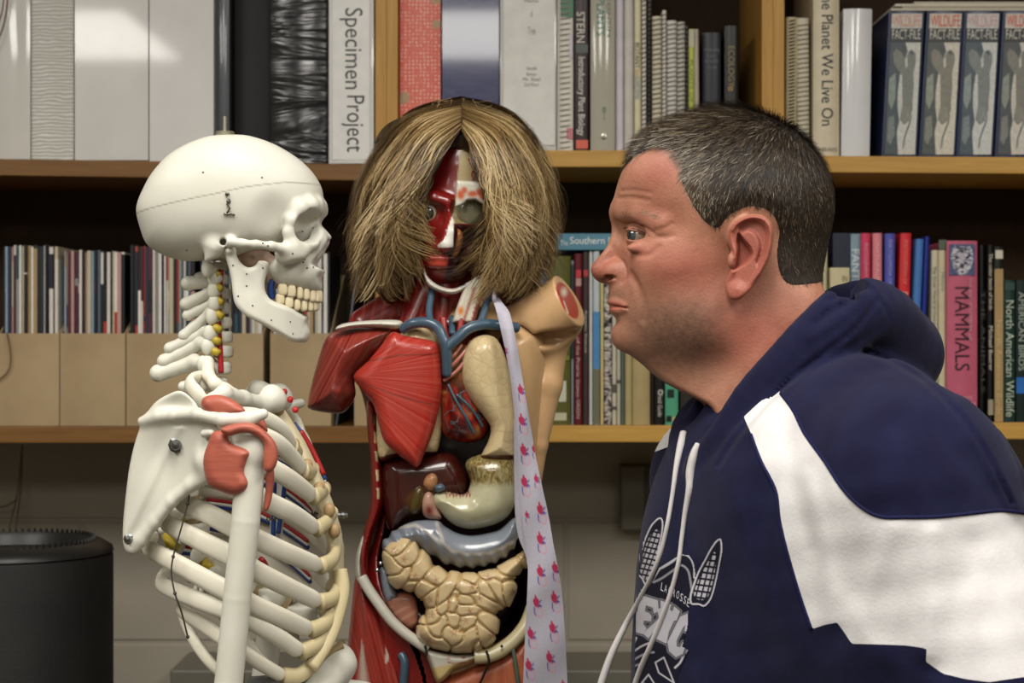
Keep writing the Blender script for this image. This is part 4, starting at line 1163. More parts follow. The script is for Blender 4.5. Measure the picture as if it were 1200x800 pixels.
for a, c_, off in ((327, 478, .02), (345, 522, .03), (360, 546, .026), (374, 573, .028), (386, 598, .028), (392, 622, .024)):
    b = MB(); n0 = S(a, c_, off); b.lathe(n0, [(0.0, -0.0075), (0.0036, -0.006), (0.0056, -0.002), (0.0054, 0.003), (0.0034, 0.0065), (0.0, 0.0075)], 14)
    b.build('cartilage_joint', NODE, sk, smooth=True)
for a, c_ in ((333, 459), (340, 468), (346, 480)):
    b = MB(); b.lathe(S(a, c_, -0.012), [(0, -0.0034), (0.0024, -0.0025), (0.0034, 0), (0.0024, 0.0025), (0, 0.0034)], 12); b.build('artery_stub', mat('b8282a', 0.35), sk, smooth=True)
for run, m_, nm in (([(344, 496, -.022), (354, 508, -.023), (361, 524, -.023)], VEIN, 'vein'), ([(352, 505, -.02), (366, 528, -.022), (379, 556, -.021)], ARTERY, 'artery'), ([(358, 515, -.023), (370, 536, -.024), (381, 562, -.022)], VEIN, 'vein'),
                    ([(322, 566, -.02), (321, 590, -.03), (320, 630, -.03)], VEIN, 'vein'), ([(334, 566, -.02), (331, 590, -.03), (326, 625, -.03)], VEIN, 'vein'),
                    ([(284, 764, -.02), (283, 790, -.02), (282, 830, -.02)], ARTERY, 'artery'), ([(306, 655, .0), (311, 662, -.01), (316, 678, -.02)], ARTERY, 'artery')):
    b = MB(); b.tube(spline([S(*q) for q in run], 6), 0.0024 if nm == 'vein' else 0.003, 8); b.build(nm, m_, sk, smooth=True)
b = MB(); b.tube(spline([S(328, 560, -.034), S(326, 595, -.036), S(322, 640, -.036)], 5), 0.0068, 10, flat=0.3); b.build('nerve_band', WHITE, sk, smooth=True)
# spring and bolt through the breastbone
b = MB(); A = S(312, 609, 0.0); B = S(384, 599, 0.0)
b.tube([A + (B - A) * t + 0.0016 * np.array([0, math.cos(t * 120), math.sin(t * 120)]) for t in np.linspace(0, 1, 160)], 0.0007, 5)
b.build('spring', mat('6f6a58', 0.35, metal=0.9), sk, smooth=True)
b = MB(); c = S(396, 603)
b.lathe(c, [(0.0, 0.0), (0.003, 0.0005), (0.003, 0.003), (0.0026, 0.0035), (0.0038, 0.004), (0.0038, 0.0068), (0.0026, 0.007), (0.0028, 0.0095), (0, 0.010)], 10, axis='x'); b.build('bolt', STEEL, sk, smooth=False)

# ---- pelvis block and lumbar bones at the bottom edge
def f_lum(Q):
    f = ell(Q, S(394, 782), (px(25), 0.026, px(30)))
    f = si(f, cap(Q, S(374, 805), S(408, 762), 0.020), 0.006)
    f = su(f, chain(fold(Q), [S(380, 800, 0.02), S(350, 830, 0.075), S(320, 870, 0.10)], [0.014, 0.012, 0.012]), 0.01)
    f = su(f, ell(fold(Q), S(400, 880, 0.06), (px(60), 0.03, px(55))), 0.02)
    return f
isurf('pelvis', f_lum, S(290, 950, 0.14), S(480, 740, -0.14), 0.003, BONE, sk)
b = MB(); b.tube([S(366, 778, .002), S(402, 754, .002)], 0.0045, 12, flat=3.4); b.build('spinal_disc', DISC, sk, smooth=True)
# steel pole and foot that carry the model (below the picture)
b = MB(); xq = S(350, 0)[0]; zq = S(0, 800)[2]
b.lathe((xq - 0.05, YS + 0.02, 0), [(0.012, 0.03), (0.012, zq - 0.005)], 16); b.tube([(xq - 0.05, YS + .02, zq - 0.008), S(372, 800)], 0.011, 12)
b.lathe((xq - 0.05, YS + 0.02, 0), [(0.22, 0.0), (0.22, 0.012), (0.03, 0.03), (0.013, 0.04)], 32); b.build('stand', STEEL, sk)

# ---- shoulder blade
SCAP = [(213, 458), (199, 461), (181, 472), (169, 491), (160, 512), (152, 545), (147, 583), (143.8, 619), (145, 640), (152, 648), (163, 645), (181, 617), (200.5, 592), (222.5, 573), (243, 564), (262, 548), (268, 522), (258, 505), (250, 492), (236, 483), (228, 470)]
PSC = Poly2(SCAP, YS - 0.115, 3)
def scap_mid(Q): return YS - 0.086 - 0.050 * np.clip((Q[:, 0] - S(150, 0, .1)[0]) / (S(262, 0, .1)[0] - S(150, 0, .1)[0]), -0.2, 1.2)
RID = [(166, 493, .094), (186, 488, .104), (205, 487, .116), (232, 485, .136), (262, 492, .152), (290, 491, .156), (308, 485, .152)]
def f_scap(Q):
    d = PSC.persp(Q); ym = scap_mid(Q)
    # soft hollows so the blade is not flat
    ppx = Q[:, 0] / Q[:, 1] * F + 600; ppy = 400 - (Q[:, 2] - CZ) / Q[:, 1] * F
    ym = ym + 0.008 * np.exp(-((ppx - 195) / 26) ** 2 - ((ppy - 535) / 38) ** 2) + 0.006 * np.exp(-((ppx - 212) / 16) ** 2 - ((ppy - 474) / 9) ** 2) - 0.003 * np.exp(-((ppx - 180 - (560 - ppy) * 0.5) / 7) ** 2) * (ppy > 500)
    f = pillow(Q, d, ym, 0.0032, 0.0032)
    f = su(f, chain(Q, [S(*q) for q in RID], [0.0035, 0.0042, 0.0046, 0.0052, 0.0060, 0.0064, 0.0050]), 0.008)
    f = su(f, chain(Q, [S(154, 642, .088), S(166, 632, .092), (S(183, 612, .100)), S(202, 588, .110), S(224, 569, .120), S(246, 556, .130)], [0.004, 0.0045, 0.0045, 0.0045, 0.005, 0.007]), 0.006)
    f = su(f, chain(Q, [S(244, 540, .128), S(268, 530, .134)], [0.012, 0.016]), 0.010)
    f = su(f, chain(Q, [S(240, 508, .138), S(248, 507, .146)], [0.004, 0.0032]), 0.004)
    return f
sco = isurf('shoulder_blade', f_scap, S(132, 660, 0.175), S(320, 445, 0.06), 0.0016, BONE, sk)
for a, c_, r in ((207, 521, .0052), (151.5, 631, .0036)):
    y = march(f_scap, [a], [c_], YS - .18, YS - .03, 260)[0]; q = P(a, c_, y)
    b = MB(); b.lathe(q, [(0.0, -0.0075), (r * .8, -0.007), (r, -0.0045), (r * 1.02, -0.002), (r * 1.5, -0.0015), (r * 1.5, 0.001)], 8, axis='y'); b.build('screw', STEEL, sco)
def f_scap_far(Q):
    R = Q.copy(); R[:, 1] = 2 * YS - Q[:, 1]; return f_scap(R)
lo = S(132, 660, 0.175); hi = S(320, 445, 0.06)
isurf('shoulder_blade', f_scap_far, (lo[0], 2 * YS - hi[1], lo[2]), (hi[0], 2 * YS - lo[1], hi[2]), 0.0024, BONE, sk)

# ---- collar bones, upper arm bones
def f_clav(Q): 
    f = chain(Q, [S(244, 470, .134), S(262, 461, .112), S(284, 467, .075), S(306, 474, .042), S(322, 470, .026)], [0.0062, 0.0068, 0.0072, 0.0085, 0.0115], 0.006)
    return su(f, sph(Q, S(318, 464, .028), 0.0115), 0.006)
isurf('collar_bone', f_clav, S(235, 490, 0.15), S(340, 445, 0.0), 0.0016, BONE, sk)
def f_clav2(Q):
    R = Q.copy(); R[:, 1] = 2 * YS - Q[:, 1]
    return su(f_clav(R), sph(Q, S(303, 457, -.02), 0.0105), 0.01)
lo = S(235, 490, 0.15); hi = S(340, 440, 0.0)
isurf('collar_bone', f_clav2, (lo[0], 2 * YS - hi[1] - .005, lo[2]), (hi[0], 2 * YS - lo[1], hi[2]), 0.0022, BONE, sk)
def f_neckrib(Q): return chain(Q, [S(243, 424, .018), S(244, 440, .030), S(252, 450, .034), S(264, 456, .030), S(285, 466, .02)], [0.0068, 0.0056, 0.0058, 0.0056, 0.005], 0.004)
isurf('rib', f_neckrib, S(230, 480, 0.05), S(295, 410, 0.0), 0.0016, RIBM, sk)
def f_hum(Q):
    f = chain(Q, [S(294, 540, .146), S(288, 610, .148), S(278, 700, .146), S(268, 800, .142), S(256, 930, .134)], [0.0138, 0.0130, 0.0128, 0.0130, 0.014], 0.0006)
    f = su(f, sph(Q, S(288, 525, .142), 0.0165), 0.008)
    f = su(f, ell(Q, S(301, 527, .150), (0.0115, 0.012, 0.0150)), 0.006)
    f = ss(f, cap(Q, S(299, 518, .168), S(297, 560, .165), 0.003), 0.004)
    return f
isurf('upper_arm_bone', f_hum, S(235, 950, 0.175), S(325, 500, 0.11), 0.0018, BONE, sk)
def f_hum2(Q):
    R = Q.copy(); R[:, 1] = 2 * YS - Q[:, 1]; return f_hum(R)
lo = S(235, 950, 0.175); hi = S(325, 500, 0.11)
isurf('upper_arm_bone', f_hum2, (lo[0], 2 * YS - hi[1], lo[2]), (hi[0], 2 * YS - lo[1] + .03, hi[2]), 0.003, BONE, sk)

# ---- red muscle patches
def patch(name, poly, off, T, R, slope=0.0, arr=3):
    pp = Poly2(poly, YS - off, arr)
    a = np.array(poly, float); cx_ = S(a[:, 0].mean(), 0, off)[0]
    f = lambda Q: pillow(Q, pp.persp(Q), YS - off + slope * (Q[:, 0] - cx_), T, R)
    lo, hi = bbox_px(poly, YS - off, T + abs(slope) * 0.05, 0.006)
    return isurf(name, f, lo, hi, 0.0013, PATCH, sk)
patch('muscle_patch', [(244, 519), (239, 533), (238.5, 549), (244, 567), (259, 576), (275, 580), (286, 576), (291, 566), (286.5, 553), (289, 541), (293, 531), (287, 525), (270.5, 519), (266, 508), (256, 504), (248, 508)], .153, .010, .009, -0.25)
patch('muscle_patch', [(258, 503), (274, 496.5), (297, 496), (315, 509), (324.5, 523), (325, 541), (318, 553), (309.5, 550.5), (308.5, 534), (309, 519), (297, 509.5), (282, 506.5), (268, 511)], .163, .006, .005, 0.05)
patch('muscle_patch', [(312, 553), (321, 550), (320, 575), (315, 596), (309, 597), (311, 575)], .148, .004, .003)
patch('muscle_patch', [(236, 476), (238, 466), (249, 462.5), (262, 463.5), (276, 470), (287, 480), (283, 485.5), (262, 488), (246, 487)], .140, .009, .008, -0.1)
patch('muscle_patch', [(291, 494), (305, 488), (310, 492), (314, 506), (306, 502)], .130, .006, .004)
# thin wire with beads down the back of the ribs
b = MB(); wp = [S(222.5, 572, .118), S(220, 590, .115), S(212, 620, .118), S(203, 652, .118), S(201, 672, .116), S(205, 695, .118), (S(213, 718, .112)), S(220, 746, .10)]
b.tube(spline(wp, 6), 0.0008, 6)
for q in wp[1::2]: b.lathe(q, [(0, -0.0022), (0.0016, -0.001), (0.0016, 0.001), (0, 0.0022)], 8)
b.build('wire', mat('3b352c', 0.5), sk, smooth=True)
# ================================================================== TORSO MODEL
YT = 2.20
def T3(px, py, off=0.0): return P(px, py, YT - off)
KT = YT / F
def ppx(Q): return Q[:, 0] / Q[:, 1] * F + 600
def ppy(Q): return 400 - (Q[:, 2] - CZ) / Q[:, 1] * F

def paint(name, layers, rough=0.32, coat=0.25, bump=None, mott=0.05, fibre=None):
    """Glossy painted plastic: layers = [(attribute or None, colour)], later ones laid over the earlier by their attribute."""
    t = NT(name); v = t.coords()
    n = t.noise(v, 60, 3)
    col = None
    for a, c in layers:
        L = np.array(lin(c)); cc = t.ramp(n, [(0.3, tuple(L * (1 - mott))), (0.7, tuple(np.minimum(L * (1 + mott), 1)))])
        col = cc if col is None else t.mix(t.attr(a).outputs['Fac'], col, cc)
    h = None
    if fibre:
        w = t.add('ShaderNodeCombineXYZ'); t.link(t.math('MULTIPLY', t.attr(fibre).outputs['Fac'], 1.0), w.inputs[0])
        f = t.noise(w.outputs[0], 9.0, 4, 0.7)
        col = t.mix(t.ramp(f, [(0.40, (0, 0, 0)), (0.68, (1, 1, 1))]), col, t.mix(0.42, col, lin('d8735f')))
        h = f
    t.base(col); t.set(rough, 0.5, coat=coat)
    if bump: t.bump(t.noise(v, bump[0], 3), bump[1], 0.001)
    if h is not None: t.bump(h, 0.45, 0.0015)
    return t.m
SKINP = paint('painted_skin', [(None, 'c49f72')])
REDM = paint('painted_muscle', [(None, '7d1a16')], mott=0.15)
WHITEP = paint('painted_white', [(None, 'c8c4b6')])
CREAM = paint('painted_cream', [(None, 'd2bd92')])

tm = thing('torso_model', 'anatomical torso model with open chest and belly organs, in a blond wig', 'torso model', T3(533, 0)[:2].tolist() + [0.87])

def organ(name, poly, off, Th, R, m, slope=(0, 0), bow=0.0, h=0.0016, arr=3, extra=None, attrs=None, par=None, pad=0.012):
    """Inflated outline: off = distance in front of the model's middle plane, slope = lean over x and z, bow = how far its sides fall back."""
    pp = Poly2(poly, YT - off, arr); a = np.array(poly, float)
    c = T3(a[:, 0].mean(), a[:, 1].mean(), off); hw = max(np.ptp(a[:, 0]) / 2 * KT, 1e-3)
    def f(Q):
        x = Q[:, 0] - c[0]; z = Q[:, 2] - c[2]
        ym = YT - off + slope[0] * x + slope[1] * z + bow * (x / hw) ** 2
        v = pillow(Q, pp.persp(Q), ym, Th, R)
        return extra(Q, v) if extra else v
    ex = abs(slope[0]) * hw + abs(slope[1]) * np.ptp(a[:, 1]) / 2 * KT + abs(bow)
    lo, hi = bbox_px(poly, YT - off, Th + ex, pad)
    o = isurf(name, f, lo, hi, h, m, par or tm)
    if attrs:
        V = wv(o)
        for k, fn in attrs.items(): vattr(o, k, fn(V))
    return o, f

# ---- body shell: red muscle on the model's right half, skin on the other, hollow in front
BODY = [(497, 350), (470, 366), (440, 378), (412, 388), (408, 420), (424, 462), (432, 500), (437, 540), (441, 580), (437, 610), (429, 640), (420, 672), (415, 700), (411, 740), (406, 800), (402, 900), (402, 985), (648, 985), (645, 900), (640, 800), (634, 700), (632, 640), (633, 560), (638, 500), (646, 440), (648, 400), (640, 378), (612, 362), (585, 352), (560, 345)]
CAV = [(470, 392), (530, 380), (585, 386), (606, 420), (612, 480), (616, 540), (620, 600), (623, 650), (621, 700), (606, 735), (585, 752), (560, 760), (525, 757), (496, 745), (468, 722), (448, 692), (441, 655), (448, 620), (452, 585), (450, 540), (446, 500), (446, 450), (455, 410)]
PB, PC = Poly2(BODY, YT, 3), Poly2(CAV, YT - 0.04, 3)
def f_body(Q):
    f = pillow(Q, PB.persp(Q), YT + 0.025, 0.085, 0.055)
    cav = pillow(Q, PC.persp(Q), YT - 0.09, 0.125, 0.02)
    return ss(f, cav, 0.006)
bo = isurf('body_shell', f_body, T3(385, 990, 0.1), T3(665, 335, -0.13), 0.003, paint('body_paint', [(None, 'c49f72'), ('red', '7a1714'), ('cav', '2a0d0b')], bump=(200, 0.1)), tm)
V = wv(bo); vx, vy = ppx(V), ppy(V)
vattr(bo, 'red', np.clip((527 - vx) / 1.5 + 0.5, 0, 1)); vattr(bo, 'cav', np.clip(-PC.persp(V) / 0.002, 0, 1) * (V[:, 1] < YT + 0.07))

# ---- neck: red muscles, larynx block, blue veins
def f_neck(Q):
    f = cap(Q, T3(530, 300, -0.01), T3(527, 395, -0.01), 0.040, 0.046)
    f = su(f, cap(Q, T3(503, 330, 0.01), T3(478, 384, 0.03), 0.018, 0.012), 0.01)
    f = su(f, cap(Q, T3(522, 330, 0.03), T3(516, 392, 0.040), 0.014, 0.010), 0.006)
    f = su(f, cap(Q, T3(500, 345, -0.02), T3(430, 381, -0.01), 0.028, 0.022), 0.02)
    return su(f, cap(Q, T3(562, 345, -0.02), T3(600, 372, -0.01), 0.026, 0.02), 0.02)
no = isurf('neck_muscles', f_neck, T3(410, 410, 0.07), T3(625, 290, -0.08), 0.0022, paint('neck_paint', [(None, '6e1613'), ('str', '9a3d31')], mott=0.2), tm)
V = wv(no); vattr(no, 'str', (np.sin(ppx(V) * 0.55 + ppy(V) * 0.12) > 0.6) * 0.55)
organ('larynx', [(545, 332), (556, 326), (569, 326), (566, 345), (556, 379), (530, 378), (533, 366)], .062, .008, .004, paint('larynx_paint', [(None, 'c9c2b0'), ('red', '8c231c'), ('org', 'c9792c')]), arr=0,
      attrs={'red': lambda V: np.clip(1 - np.abs((ppx(V) - 552 - (350 - ppy(V)) * 0.33)) / 3.0, 0, 1) * (ppy(V) > 337) + (ppx(V) > 561 - (ppy(V) - 345) * .3) * 0.9,
             'org': lambda V: np.clip(1.4 - np.hypot((ppx(V) - 540) / 4.0, (ppy(V) - 364) / 5.5), 0, 1)})
VB = paint('painted_vein', [(None, '3f5566')], rough=0.3); VR = paint('painted_artery', [(None, '8e1f1a')], rough=0.3)
def tubes(name, runs, r, m, flat=1.0, par=None):
    b = MB()
    for q in runs: b.tube(spline([T3(*p) for p in q], 7), r if not callable(r) else r, 10, flat=flat)
    return b.build(name, m, par or tm, smooth=True)
tubes('vein', [[(472, 386, .070), (484, 379, .078), (500, 378, .082), (512, 383, .084), (519, 396, .086), (523, 408, .086), (524, 440, .080)], [(523, 408, .086), (536, 396, .086), (549, 385, .084), (566, 380, .080), (584, 381, .074), (606, 384, .06)]], 0.0062, VB)
tubes('vein', [[(504, 376, .08), (503, 360, .066), (508, 335, .05)], [(563, 380, .078), (571, 352, .06), (574, 330, .05)], [(530, 372, .05), (530, 392, .07)]], 0.0042, VB)
tubes('artery', [[(519, 372, .066), (521, 390, .07), (526, 402, .07)], [(541, 372, .066), (538, 392, .07), (530, 404, .07)]], 0.0040, VR)

# ---- chest muscles on the model's right, with fibres fanning out from the arm
def fan(cx_, cy_, k=1.0): return lambda V: np.arctan2(ppy(V) - cy_, ppx(V) - cx_) * k
MUSB = paint('chest_muscle_paint', [(None, 'a31f17'), ('gap', '4a0c0a')], fibre='fib', mott=0.06, rough=0.28, coat=0.4)
def gaps(lines, w=1.0):
    def fn(V):
        x, y = ppx(V), ppy(V); out = np.zeros(len(V))
        for ln in lines:
            ln = np.array(ln, float)
            for a, b_ in zip(ln[:-1], ln[1:]):
                d = b_ - a; t = np.clip(((x - a[0]) * d[0] + (y - a[1]) * d[1]) / (d @ d), 0, 1)
                out = np.maximum(out, np.clip(1.4 - np.hypot(x - a[0] - t * d[0], y - a[1] - t * d[1]) / w, 0, 1))
        return out * 0.85
    return fn
PEC = [(459, 389), (473, 393), (492, 396), (510, 400.5), (515.5, 411), (518, 442), (516.5, 468), (508, 505), (498, 530), (489, 547.5), (477, 540), (464, 530.5), (450, 517), (442, 490), (436.5, 472), (426, 459), (414, 441), (430, 424), (444, 408)]
organ('chest_muscle', PEC, .086, .016, .014, MUSB, slope=(0.05, 0), bow=0.012, h=0.0014,
      attrs={'fib': fan(405, 440, 2.4), 'gap': gaps([[(430, 423), (470, 416), (517, 415)], [(424, 448), (460, 462), (506, 474)]])})
DELT = [(396, 387), (381.5, 397), (371, 428), (365, 450), (360.5, 472), (363, 479), (380, 483), (401, 484), (412, 473), (417, 461), (416, 444), (428, 428), (444, 408), (460, 389), (450, 383.5), (421, 382.5)]
organ('shoulder_muscle', DELT, .030, .056, .054, paint('shoulder_muscle_paint', [(None, '6d1311'), ('gap', '3d0a09')], fibre='fib', rough=0.3, coat=0.35), slope=(-0.14, 0.03), h=0.002,
      attrs={'fib': lambda V: (ppx(V) * 0.80 + ppy(V) * 0.42) * 0.035, 'gap': gaps([[(452, 386), (420, 420), (385, 462), (376, 482)], [(404, 470), (398, 440), (420, 405)]], 1.6)})
organ('collar_bone', [(394, 387), (400, 379.5), (429, 375.5), (463, 374.5), (472, 378), (466, 385), (450, 384), (421, 383)], .056, .014, .006, WHITEP, slope=(0.1, 0))
# right lung seen round the chest muscle, left lung, heart
LUNG = paint('lung_paint', [(None, 'cdb689'), ('rim', '5b1512')], bump=(420, 0.35), rough=0.35)
def lung_mat():
    t = NT('lung_paint'); v = t.coords((1, 0.4, 1))
    vo = t.add('ShaderNodeTexVoronoi'); vo.feature = 'DISTANCE_TO_EDGE'; vo.inputs['Scale'].default_value = 85; t.link(v, vo.inputs['Vector'])
    e = t.math('LESS_THAN', vo.outputs['Distance'], 0.05)
    c = t.ramp(t.noise(v, 60, 3), [(0.3, lin('c9b387')), (0.7, lin('d6c197'))])
    c = t.mix(t.math('MULTIPLY', e, 0.16), c, lin('8a6d42'))
    c = t.mix(t.attr('rim').outputs['Fac'], c, lin('5b1512'))
    t.base(c); t.set(0.35, 0.5, coat=0.25); t.bump(t.math('MINIMUM', vo.outputs['Distance'], 0.12), 0.35, 0.003); return t.m
LUNG = lung_mat()
organ('lung', [(482, 382), (498, 384), (513, 394), (520, 430), (519, 480), (514.5, 523), (503, 533), (470, 534), (446, 540), (441, 500), (444, 440), (456, 405)], .050, .024, .018, LUNG, attrs={'rim': lambda V: (ppy(V) > 529 + (ppx(V) < 470) * (470 - ppx(V)) * .25).astype(float)})
organ('lung', [(554, 396.5), (545, 408), (539.6, 428), (542, 449), (552, 468), (566, 486), (575, 501), (572, 517), (565, 531), (566, 537), (600, 539), (604, 520), (606, 495), (600, 450), (593, 420), (583, 398), (569, 392)], .074, .026, .020, LUNG, bow=0.006, h=0.0014,
      attrs={'rim': lambda V: np.clip((ppy(V) - 532.5) / 1.0, 0, 1)})
def heart_mat():
    t = NT('heart_paint'); v = t.coords()
    n = t.noise(v, 38, 2, 0.5, 0.8)
    c = t.ramp(n, [(0.38, lin('4e100e')), (0.5, lin('8c2119')), (0.6, lin('a8452a')), (0.68, lin('c49a4a'))])
    w = t.add('ShaderNodeTexWave'); w.inputs['Scale'].default_value = 22; w.inputs['Distortion'].default_value = 14; w.inputs['Detail'].default_value = 2; w.inputs['Detail Scale'].default_value = 2.2
    t.link(v, w.inputs['Vector'])
    c = t.mix(t.math('MULTIPLY', t.math('GREATER_THAN', w.outputs['Fac'], 0.955), 0.7), c, lin('4e7078'))
    c = t.mix(t.attr('top').outputs['Fac'], c, t.mix(t.noise(v, 60, 2), lin('7c1c17'), lin('b99a55')))
    t.base(c); t.set(0.28, 0.5, coat=0.35); return t.m
organ('heart', [(518, 418), (532, 408), (548, 404), (560, 420), (566, 450), (574, 480), (575, 500), (566, 514), (548, 519), (530, 515), (517, 505), (511, 470), (513, 440)], .044, .034, .028, heart_mat(), attrs={'top': lambda V: np.clip((455 - ppy(V)) / 25, 0, 1) * np.clip((ppx(V) - 512) / 12, 0, 1) * 0.8})
tubes('heart_vessel', [[(522, 436, .079), (534, 424, .082), (546, 410, .078), (552, 400, .07)], [(520, 446, .079), (534, 436, .083), (548, 420, .080)], [(519, 428, .078), (532, 416, .08), (541, 404, .074)]], 0.0022, paint('painted_light_vessel', [(None, 'b06a5a')]))
tubes('heart_vessel', [[(525, 450, .080), (535, 470, .082), (548, 492, .081), (556, 508, .076)], [(535, 462, .082), (552, 478, .082), (566, 500, .074)]], 0.0014, paint('painted_blue_vessel', [(None, '3e5f6c')]))

# ---- liver, gall bladder, stomach
LIV = paint('liver_paint', [(None, '3c120d'), ('yel', '6b4a18')], rough=0.25, coat=0.5)
organ('liver', [(449, 543), (470, 534), (500, 532), (528, 530), (542, 545), (550, 562), (545, 580), (520, 588), (498, 602), (478, 608), (462, 622), (453, 616), (448, 580)], .040, .030, .022, LIV,
      attrs={'yel': lambda V: np.clip(1.5 - np.hypot((ppx(V) - 492) / 14, (ppy(V) - 592) / 14), 0, 1) * 0.8})
organ('gall_bladder', [(484, 575), (492, 568), (498, 576), (496, 592), (488, 602), (480, 600), (480, 588)], .066, .010, .009, paint('gall_paint', [(None, '4a3a14')], coat=0.5))
organ('bile_duct', [(499, 558), (507, 554), (513, 560), (511, 572), (503, 575), (496, 568)], .068, .009, .008, paint('duct_paint', [(None, 'a8764e')]))
organ('vein_stump', [(509, 569), (519, 567), (522, 573), (512, 577)], .076, .007, .004, VB)
STO = [(508, 581), (513, 577), (526, 576), (541, 579), (548, 575), (551, 562), (545, 545), (552, 536), (575, 530), (598, 534), (604, 550), (605, 580), (600, 598), (589, 610), (569, 617.5), (547, 619.5), (529, 613), (516, 600), (508, 591)]
def sto_mat():
    t = NT('stomach_paint'); v = t.coords()
    n = t.noise(v, 55, 3)
    base = t.ramp(n, [(0.3, lin('b2ae8c')), (0.7, lin('c2bd9d'))])
    w = t.noise(t.coords((1, 1, .55)), 130, 4, 0.65, 1.8)
    net = t.ramp(w, [(0.40, lin('6b5528')), (0.5, lin('8f7d4c')), (0.62, lin('a9a276'))])
    c = t.mix(t.attr('up').outputs['Fac'], base, net); c = t.mix(t.attr('red').outputs['Fac'], c, lin('8f2018'))
    t.base(c); t.set(0.25, 0.5, coat=0.5); return t.m
organ('stomach', STO, .064, .030, .024, sto_mat(), h=0.0015,
      attrs={'up': lambda V: np.clip((572 - (ppx(V) - 560) * 0.0 - ppy(V)) / 9, 0, 1) * np.clip((ppx(V) - 535) / 8, 0, 1),
             'red': lambda V: np.clip(1.2 - np.abs(ppy(V) - 578 - 3 * np.sin(ppx(V) * 1.6)) / 3, 0, 1) * ((ppx(V) > 522) & (ppx(V) < 552))})
organ('duodenum', [(494, 586), (500, 576), (507, 578), (512, 592), (518, 606), (512, 609), (500, 607), (495, 600)], .066, .012, .008, paint('duodenum_paint', [(None, 'b08a78'), ('r', '6a1a16')]), attrs={'r': lambda V: np.clip(1.25 - np.hypot((ppx(V) - 503) / 6, (ppy(V) - 598) / 8), 0, 1)})
# ---- large bowel with its pale bands
COL_ = [(448, 637), (457, 626), (469, 617), (487, 610), (513, 609.5), (521, 616), (536, 624), (553, 627), (572, 624), (586, 620), (603, 606), (608, 618), (607, 632), (598, 647), (585, 657), (567, 663), (546, 665), (524, 661), (506, 651), (492, 643), (478, 642), (460, 652), (449, 652)]
bands_ = [[(462, 618), (487, 615), (500, 622), (516, 636), (530, 645), (548, 649), (572, 648), (592, 640), (607, 630)], [(511, 608), (514, 620), (519, 634)]]
def haus(Q, v):
    x, y = ppx(Q), ppy(Q)
    t = np.where(y > 640 - 0 * x, x, x)
    return v - 0.0014 * np.cos((x - y * 0.45) * 0.42) * np.clip((ppy(Q) - np.interp(x, [462, 487, 500, 516, 530, 548, 572, 592, 607], [618, 615, 622, 636, 645, 649, 648, 640, 630])) / 4, 0, 1)
organ('large_bowel', COL_, .066, .026, .022, paint('bowel_paint', [(None, '7d838d'), ('band', 'b7b2aa')], rough=0.25, coat=0.5), extra=haus, attrs={'band': gaps(bands_, 2.3)}, h=0.0015)
# ---- small bowel: coils parted by grooves
SB = [(471, 629), (480, 629), (488, 634), (500.5, 649), (510, 660), (522, 667), (540, 670), (555, 671), (571, 668), (586, 661.5), (600, 651), (612, 643), (618, 648), (618, 664), (606, 675), (605, 690), (602, 699), (595, 712), (583, 715.5), (585, 727), (583, 742), (576, 754), (560, 763), (546, 764), (533, 764), (517, 761), (503, 757), (490, 746), (489, 733), (494, 722), (496, 711), (485, 695), (466, 690), (457, 682), (453, 670), (448.5, 651), (454, 638)]
mr = np.random.default_rng(5)
seeds = np.array([(461, 642), (476, 639), (458, 662), (474, 655), (490, 652), (470, 677), (487, 672), (503, 664), (496, 688), (512, 680), (527, 677), (519, 693), (507, 703), (541, 676), (556, 677), (571, 673), (586, 668), (603, 657), (612, 653), (594, 680), (580, 685), (598, 695), (588, 706), (566, 688), (551, 690), (536, 694), (546, 703), (562, 703), (574, 700), (531, 709), (548, 714), (563, 719), (520, 713), (508, 720), (500, 735), (515, 734), (504, 749), (519, 752), (532, 727), (545, 730), (558, 737), (572, 731), (575, 746), (560, 752), (545, 754), (532, 744), (535, 758), (482, 688)], float)
ang = mr.uniform(-1.2, 1.2, len(seeds)); seeds = seeds[np.arange(len(seeds)) % 3 != 1]; ang = ang[:len(seeds)]; st = mr.uniform(1.5, 2.8, len(seeds))
def vor(x, y):
    D = []
    for (sx, sy), a, s in zip(seeds, ang, st):
        u = (x - sx) * math.cos(a) + (y - sy) * math.sin(a); w = -(x - sx) * math.sin(a) + (y - sy) * math.cos(a)
        D.append(np.hypot(u / s, w))
    D = np.sort(np.stack(D, 0)[:, :], axis=0)
    return D[0], D[1]
def coils(Q, v):
    m = np.abs(v) < 0.03
    out = v.copy()
    if m.any():
        q = Q[m]; a, b_ = vor(ppx(q), ppy(q)); g = np.clip((b_ - a) / 3.6, 0, 1)
        out[m] = v[m] + 0.0075 * (1 - np.sqrt(1 - (1 - g) ** 2)) * 0 + 0.0038 * (1 - g) ** 2 - 0.0010
    return out
so_, _ = organ('small_bowel', SB, .074, .026, .018, paint('small_bowel_paint', [(None, 'd6bd90'), ('groove', 'b3904c'), ('red', '93402f')], rough=0.28, coat=0.45), extra=coils, h=0.0014)
V = wv(so_); x, y = ppx(V), ppy(V); a, b_ = vor(x, y); vattr(so_, 'groove', np.clip(1 - (b_ - a) / 1.6, 0, 1) * 0.7)
red = np.zeros(len(V))
for (sx, sy), g in zip(seeds[::2] + mr.uniform(-3, 3, (len(seeds[::2]), 2)), mr.uniform(0, 3, len(seeds[::2]))):
    r = np.hypot(x - sx, y - sy); t = np.arctan2(y - sy, x - sx)
    red = np.maximum(red, np.clip(1.15 - r / (3.2 + 2.6 * np.cos(5 * t + g)), 0, 1))
vattr(so_, 'red', red * 0.75)
